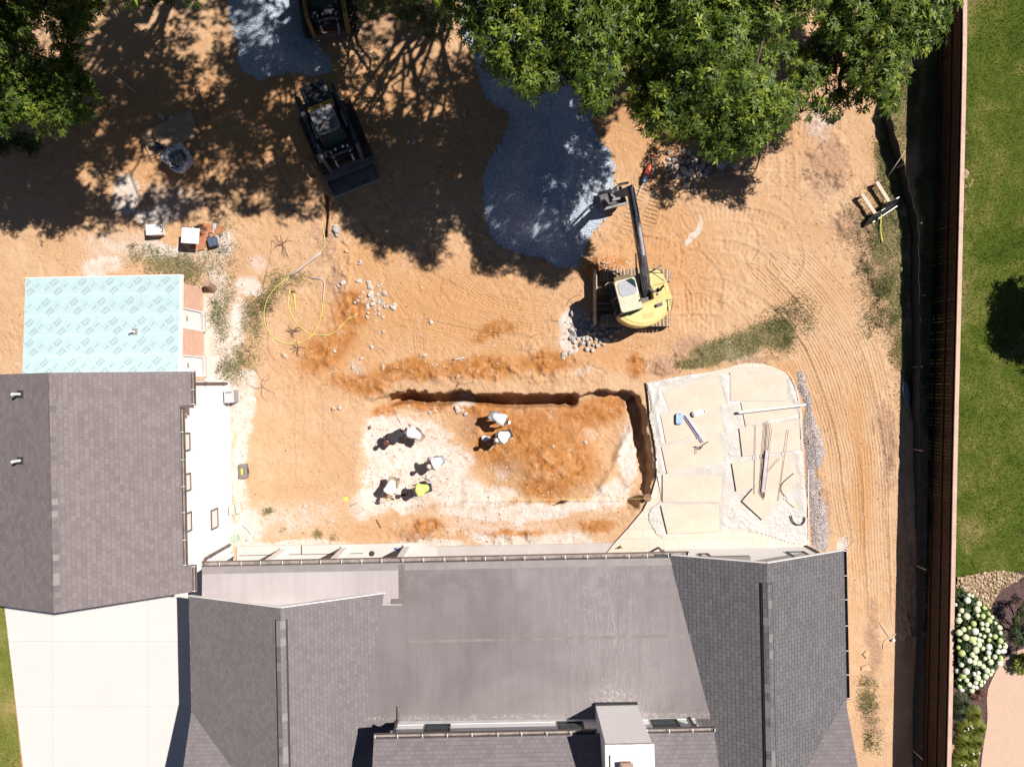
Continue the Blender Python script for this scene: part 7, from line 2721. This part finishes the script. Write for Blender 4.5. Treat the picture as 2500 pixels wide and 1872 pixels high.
def person(label, px, py, heading, bend, shirt, trousers, hat=None, knee=.12, crouch=0.0, armL=None, armR=None, sleeves=1.0, headdrop=0.0, rot_head=0.0):
    """local frame: +y is where the figure faces, +x its right; arm targets are hand positions in that frame"""
    g = G(px, py, 0)
    t = thing('person', label, 'person', g, R(heading) - math.pi / 2)
    V = Vector
    hipz = .90 - crouch
    hip = V((0, -.10 - .12 * math.sin(bend), hipz))
    up = V((0, math.sin(bend), math.cos(bend)))
    fw = V((0, math.cos(bend), -math.sin(bend)))
    waist = hip + up * .16
    chest = hip + up * .38 + fw * -.02
    neck = hip + up * .54
    nd_ = (up * (1 - .25) + V((0, .6, .2)) * .5).normalized() if bend < .9 else (up * .9 + V((0, .3, -.1 - headdrop))).normalized()
    hb = neck + nd_ * .08
    head = neck + nd_ * .17
    crown = neck + nd_ * .255
    J = dict(hip=hip, waist=waist, chest=chest, neck=neck, hb=hb, head=head, crown=crown)
    rad = dict(hip=(.125, .10), waist=(.11, .08), chest=(.125, .08), neck=.062, hb=.062, head=(.083, .098), crown=(.05, .06))
    E = [('hip', 'waist'), ('waist', 'chest'), ('chest', 'neck'), ('neck', 'hb'), ('hb', 'head'), ('head', 'crown')]
    for s_, nm in ((-1, 'l'), (1, 'r')):
        sh = chest + up * .10 + V((s_ * .19, 0, 0))
        tgt = (armL if s_ < 0 else armR) or (s_ * .22, .30, .55)
        hnd = V(tgt)
        if (hnd - sh).length > .60:
            hnd = sh + (hnd - sh).normalized() * .60
        mid = (sh + hnd) / 2
        d = (hnd - sh)
        b_ = math.sqrt(max(0.0, .30 ** 2 - (d.length / 2) ** 2))
        out = V((s_ * .8, -.5, .15))
        out = (out - d * (out.dot(d) / d.length_squared)).normalized()
        el = mid + out * b_
        J['sh' + nm], J['el' + nm], J['wr' + nm] = sh, el, hnd
        rad['sh' + nm], rad['el' + nm], rad['wr' + nm] = .060, .043, .028
        E += [('chest', 'sh' + nm), ('sh' + nm, 'el' + nm), ('el' + nm, 'wr' + nm)]
        fd = (hnd - el).normalized()
        sd = fd.cross(V((0, 0, 1)))
        sd = sd.normalized() if sd.length > .1 else V((1, 0, 0))
        palm = hnd + fd * .06
        J['pa' + nm] = palm
        rad['pa' + nm] = (.036, .020)
        E.append(('wr' + nm, 'pa' + nm))
        dn = V((0, 0, -1))
        for f in range(4):
            o = (f - 1.5) * .019
            L = (.072, .082, .077, .060)[f]
            a = palm + sd * o + fd * L * .55
            b2 = a + (fd * .5 + dn * .8).normalized() * L * .5
            J[f'f{f}a' + nm], J[f'f{f}b' + nm] = a, b2
            rad[f'f{f}a' + nm], rad[f'f{f}b' + nm] = .009, .008
            E += [('pa' + nm, f'f{f}a' + nm), (f'f{f}a' + nm, f'f{f}b' + nm)]
        a = hnd + fd * .03 - sd * s_ * .038
        b2 = a + (fd * .7 + dn * .5).normalized() * .035
        J['tha' + nm], J['thb' + nm] = a, b2
        rad['tha' + nm], rad['thb' + nm] = .011, .009
        E += [('wr' + nm, 'tha' + nm), ('tha' + nm, 'thb' + nm)]
        hj = hip + V((s_ * .09, 0, -.03))
        ank = V((s_ * .15, -.04 + .12 * s_ * (1 if knee > .2 else .4), .08))
        kn = (hj + ank) / 2 + V((s_ * .03, knee + crouch * .6, .02))
        toe = ank + V((s_ * .03, .19, -.045))
        J['hj' + nm], J['kn' + nm], J['an' + nm], J['to' + nm] = hj, kn, ank, toe
        rad['hj' + nm], rad['kn' + nm], rad['an' + nm], rad['to' + nm] = .088, .058, .042, (.040, .030)
        E += [('hip', 'hj' + nm), ('hj' + nm, 'kn' + nm), ('kn' + nm, 'an' + nm), ('an' + nm, 'to' + nm)]
    body = skinmesh('body', J, E, rad, 'hip', M_skin, t)
    # face: nose, ears and eyes worked into small parts of the head
    fz = (V((0, 1, 0)) * math.cos(bend * .8) + V((0, 0, -1)) * math.sin(bend * .8)).normalized()
    fz = (fz - nd_ * fz.dot(nd_)).normalized()
    sx = nd_.cross(fz).normalized()

    def grow(names, extra, nm, mt, inc=0.0):
        JJ = {k: J[k] for k in names}
        rr = {}
        for k in names:
            r = rad[k]
            e = extra.get(k, inc)
            rr[k] = (r[0] + e + (.03 if k == 'chest' else 0), r[1] + e + .01) if isinstance(r, tuple) else r + e
        EE = [e for e in E if e[0] in JJ and e[1] in JJ]
        return JJ, rr, EE
    # shirt
    JJ, rr, EE = grow(['waist', 'chest', 'shl', 'shr'], {}, '', None, .055)
    JJ['hip'] = hip - up * .03
    rr['hip'] = (.19, .165)
    EE.append(('hip', 'waist'))
    JJ['nk'] = neck - up * .03
    rr['nk'] = .07
    EE.append(('chest', 'nk'))
    for nm in 'lr':
        e_ = J['sh' + nm].lerp(J['el' + nm], 1.0 if sleeves >= 1 else sleeves)
        JJ['el' + nm] = e_
        rr['el' + nm] = .07
        EE.append(('sh' + nm, 'el' + nm))
        if sleeves > 1:
            JJ['wr' + nm] = J['el' + nm].lerp(J['wr' + nm], .85)
            rr['wr' + nm] = .042
            EE.append(('el' + nm, 'wr' + nm))
    skinmesh('shirt', JJ, EE, rr, 'chest', shirt, t, 2)
    JJ = {'hip': hip + up * .02}
    rr = {'hip': (.158, .135)}
    EE = []
    for nm in 'lr':
        JJ['hj' + nm], rr['hj' + nm] = J['hj' + nm], .108
        JJ['kn' + nm], rr['kn' + nm] = J['kn' + nm], .078
        JJ['an' + nm], rr['an' + nm] = J['an' + nm] + V((0, 0, .02)), .068
        EE += [('hip', 'hj' + nm), ('hj' + nm, 'kn' + nm), ('kn' + nm, 'an' + nm)]
    skinmesh('trousers', JJ, EE, rr, 'hip', trousers, t, 2)
    for nm in 'lr':
        mb = MB()
        a = J['an' + nm]
        mb.ball(a + V((0, .07, -.035)), (.055, .15, .05), 10, 6)
        mb.build('boot', mat('boot_leather', (.10, .06, .04), .7, .2), t, smooth=True)
    rotm = Matrix((sx, fz, nd_)).transposed()
    if hat is None or hat[0] != 'straw':
        mb = MB()
        mb.ball(head + nd_ * .025 - fz * .012, (.092, .105, .095), 12, 8, 0, rotm)
        mb.build('hair', M_hair, t, smooth=True)
    mb = MB()
    mb.ball(head + fz * .105 - nd_ * .01, (.014, .02, .022), 8, 5, 0, rotm)
    for s_ in (-1, 1):
        mb.ball(head + sx * s_ * .088 - nd_ * .005, (.012, .02, .03), 8, 5, 0, rotm)
    mb.build('nose_and_ears', M_skin, t, smooth=True)
    if hat:
        kind, hm = hat
        mb = MB()
        c = head + nd_ * .055
        if kind == 'straw':
            n = 20
            rings = [(.0, .115), (.06, .112), (.088, .09), (.10, .03), (.105, .0), (.27, -.02), (.275, .0)]
            prof = [(.01, .13), (.07, .125), (.095, .09), (.105, .02), (.19, .01), (.26, .03)]
            vs, fs = [], []
            for r, z in prof:
                for j in range(n):
                    a = 2 * math.pi * j / n
                    vs.append(c + sx * r * math.cos(a) + fz * r * math.sin(a) + nd_ * (z + (.015 * math.sin(2 * a) if r > .2 else 0)))
            for k in range(len(prof) - 1):
                for j in range(n):
                    fs.append((k * n + j, (k + 1) * n + j, (k + 1) * n + (j + 1) % n, k * n + (j + 1) % n))
            fs.append(tuple(range(n)))
            mb.add(vs, fs)
        else:
            mb.ball(c + nd_ * .0, (.104, .118, .085), 14, 8, 0, rotm)
            for k in range(3):
                mb.ball(c + fz * (.10 + .02 * k) - nd_ * .02, (.075, .035, .012), 10, 5, 0, rotm)
        mb.build('hat' if kind == 'straw' else 'cap', hm, t, smooth=True)
    return t


M_wsh = mat('white_shirt', (.66, .65, .66), .85, .05, 7, .3, 25)
M_gtr = mat('grey_trousers', (.24, .25, .28), .9, .15, 6)
M_btr = mat('dark_trousers', (.035, .035, .045), .9, .2, 6)
M_ktr = mat('tan_trousers', (.30, .24, .17), .9, .15, 6)
M_hiv = mat('lime_vest', (.50, .62, .14), .7, .06, 6)
M_straw = mat('straw', (.60, .45, .25), .8, .12, 30, .3, 60)
M_wcap = mat('white_cap', (.66, .64, .62), .8, .04)
M_rcap = mat('maroon_cap', (.16, .035, .03), .8, .1)
M_dsh = mat('black_shirt', (.028, .024, .028), .9, .2, 7)
person('person in a white shirt bending forward, upper one of the pair in the orange pit', 1216, 1017, -22, R(68), M_wsh, M_gtr, ('cap', M_wcap), armL=(-.12, .50, .42), armR=(.12, .52, .42))
person('person in a white shirt with a long shovel, lower of the orange pit pair', 1232, 1060, 205, R(42), M_wsh, M_btr, ('cap', M_wcap), knee=.2, armL=(-.10, .48, .80), armR=(.10, .35, .75), sleeves=1.3)
person('person in a black shirt and dark cap crouching with bare forearms on the white dust', 972, 1062, 215, R(55), M_dsh, M_btr, ('cap', M_rcap), knee=.3, crouch=.2, armL=(-.10, .55, .35), armR=(.30, .50, .35), sleeves=.7)
person('person in a white shirt bent double behind the one in the black shirt', 1022, 1057, 150, R(74), M_wsh, M_ktr, ('cap', M_wcap), armL=(-.16, .50, .35), armR=(.15, .55, .35), sleeves=1.3)
person('person in a white shirt pushing a long rake, in the middle of the white dust', 1072, 1122, 205, R(34), M_wsh, M_gtr, ('cap', M_wcap), knee=.2, armL=(-.05, .52, .75), armR=(.1, .40, .95), sleeves=1.3)
person('person in cream shirt and broad straw hat on the white dust', 964, 1178, 262, R(55), mat('cream_shirt', (.62, .60, .56), .85, .05, 7, .3, 25), M_ktr, ('straw', M_straw), knee=.25, crouch=.1, armL=(-.15, .50, .30), armR=(.2, .45, .35), sleeves=1.0)
person('person in a fluorescent lime shirt next to the one in the straw hat', 1040, 1184, 188, R(48), M_hiv, M_btr, ('cap', M_dsh), armL=(-.12, .5, .5), armR=(.15, .5, .55), sleeves=.8)


def tool(name, label, a, b_, r=.014, head=None):
    P, Q = G(*a), G(*b_)
    t = thing(name, label, 'tool', Q)
    ORG[t.name] = Q
    MB().tube([P, Q], r, 7).build('handle', MATS['pale_wood'], t, smooth=True)
    d = Vector((Q[0] - P[0], Q[1] - P[1], 0)).normalized()
    n = Vector((-d.y, d.x, 0))
    q = Vector(Q)
    mb = MB()
    if head == 'rake':
        mb.beam(q - n * .22, q + n * .22, .03, .025)
        for k in range(9):
            p = q + n * (-.2 + .05 * k)
            mb.beam(p, p + Vector((0, 0, -.07)) + d * .02, .008, .008)
    else:
        mb.slab([tuple(q - n * .10), tuple(q + n * .10), tuple(q + n * .08 + d * .24), tuple(q - n * .08 + d * .24)], .012)
    mb.build('head', M_steel, t)
    return t


tool('rake', 'rake held by the person in the middle of the white dust', (1062, 1150, .85), (1048, 1172, .08), head='rake')
tool('shovel', 'shovel with white caked blade reaching left from the lower worker in the orange pit', (1252, 1070, 1.0), (1198, 1070, .12))
tool('shovel', 'shovel lying behind the crouching worker in black', (943, 1068, .05), (928, 1076, .04), r=.018)
tool('shovel', 'shovel lying beside the worker in the fluorescent lime shirt', (1060, 1211, .04), (1022, 1212, .03))
tool('hoe', 'small yellow handled tool on the dark soil below the pair of workers', (1194, 1102, .03), (1202, 1090, .04), head='rake')
t_ = thing('bucket', 'small white bucket on the ground by the shovel of the lower worker', 'bucket', G(1184, 1069, 0))
MB().cyl((0, 0, 0), (0, 0, .26), .10, .13, 14).build('body', M_pvc, t_)
MB().tube(curve([(-.13, 0, .26), (0, -.08, .33), (.13, 0, .26)], 5), .006, 5).build('handle', M_steel, t_)
o = MB()
g = G(1044, 1131, 0)
o.cyl((g[0], g[1], g[2]), (g[0], g[1], g[2] + .05), .045, .045, 10)
tag(o.build('marker_cap', MATS['red_plastic']), 'small red cap on the white dust in the shadow of the rake worker', 'cap')
t_ = thing('knee_pad', 'dark glove lying left of the lime-shirted worker', 'glove', G(985, 1208, 0))
t_.name = 'work_glove'
MB().ball((0, 0, .04), (.09, .07, .035), 9, 6).ball((.09, .02, .035), (.05, .025, .02), 7, 5).ball((.09, -.02, .035), (.05, .02, .02), 7, 5).build('glove', mat('brown_cloth', (.10, .05, .04), .9, .2), t_, smooth=True)


# ---- loose pebbles and crumbs strewn over the soil (uncountable)
rng = np.random.default_rng(99)
cnt = 15000
wgt = (.25 + 1.2 * rough_m + 1.0 * dust + .6 * dust2 + .6 * orange) * sst(.35, .62, fbm(GX, GY, 1.1, 4, 401)) * (house_flat > .4) * (np.abs(GX) < 21.8) * (np.abs(GY) < 16.4) * (1 - .8 * lmask) * (1 - RIGHTPLOT)
w_ = wgt.ravel() / wgt.sum()
idx = rng.choice(len(w_), size=cnt, p=w_)
X = GX.ravel()[idx] + rng.uniform(-.025, .025, cnt)
Y = GY.ravel()[idx] + rng.uniform(-.025, .025, cnt)
r = .010 + .030 * rng.random(cnt) ** 3
C = np.stack([X, Y, GZ.ravel()[idx] + r * .4], 1)
a = rng.uniform(0, 6.28, cnt)
u = np.stack([np.cos(a), np.sin(a), 0 * a], 1) * (r * rng.uniform(.9, 1.5, cnt))[:, None]
v2 = np.stack([-np.sin(a), np.cos(a), 0 * a], 1) * (r * rng.uniform(.6, 1.0, cnt))[:, None]
w2 = np.array([0, 0, 1.0]) * (r * .8)[:, None] + .2 * u
V = np.stack([C + u, C + v2, C - u, C - v2, C + w2], 1).reshape(-1, 3)
b0 = np.arange(cnt)[:, None] * 5
F = np.stack([b0 + np.array([0, 1, 4]), b0 + np.array([1, 2, 4]), b0 + np.array([2, 3, 4]), b0 + np.array([3, 0, 4])], 1).reshape(-1, 3)
m, nt, b = newmat('pebble')
n = nt.nodes.new('ShaderNodeAttribute')
n.attribute_name = 'tint'
nt.links.new(ramp(nt, n.outputs['Fac'], [(0, (.22, .10, .045)), (.45, (.42, .22, .10)), (.7, (.50, .36, .24)), (1, (.62, .56, .50))]), b.inputs['Base Color'])
b.inputs['Roughness'].default_value = .95
o = npmesh('pebbles', V, F, m, None, np.repeat(rng.random(cnt), 5), org=(0.0, 0.0, 0.0))
tag(o, 'loose pebbles and soil crumbs strewn over the dug ground', 'pebbles', kind='stuff')
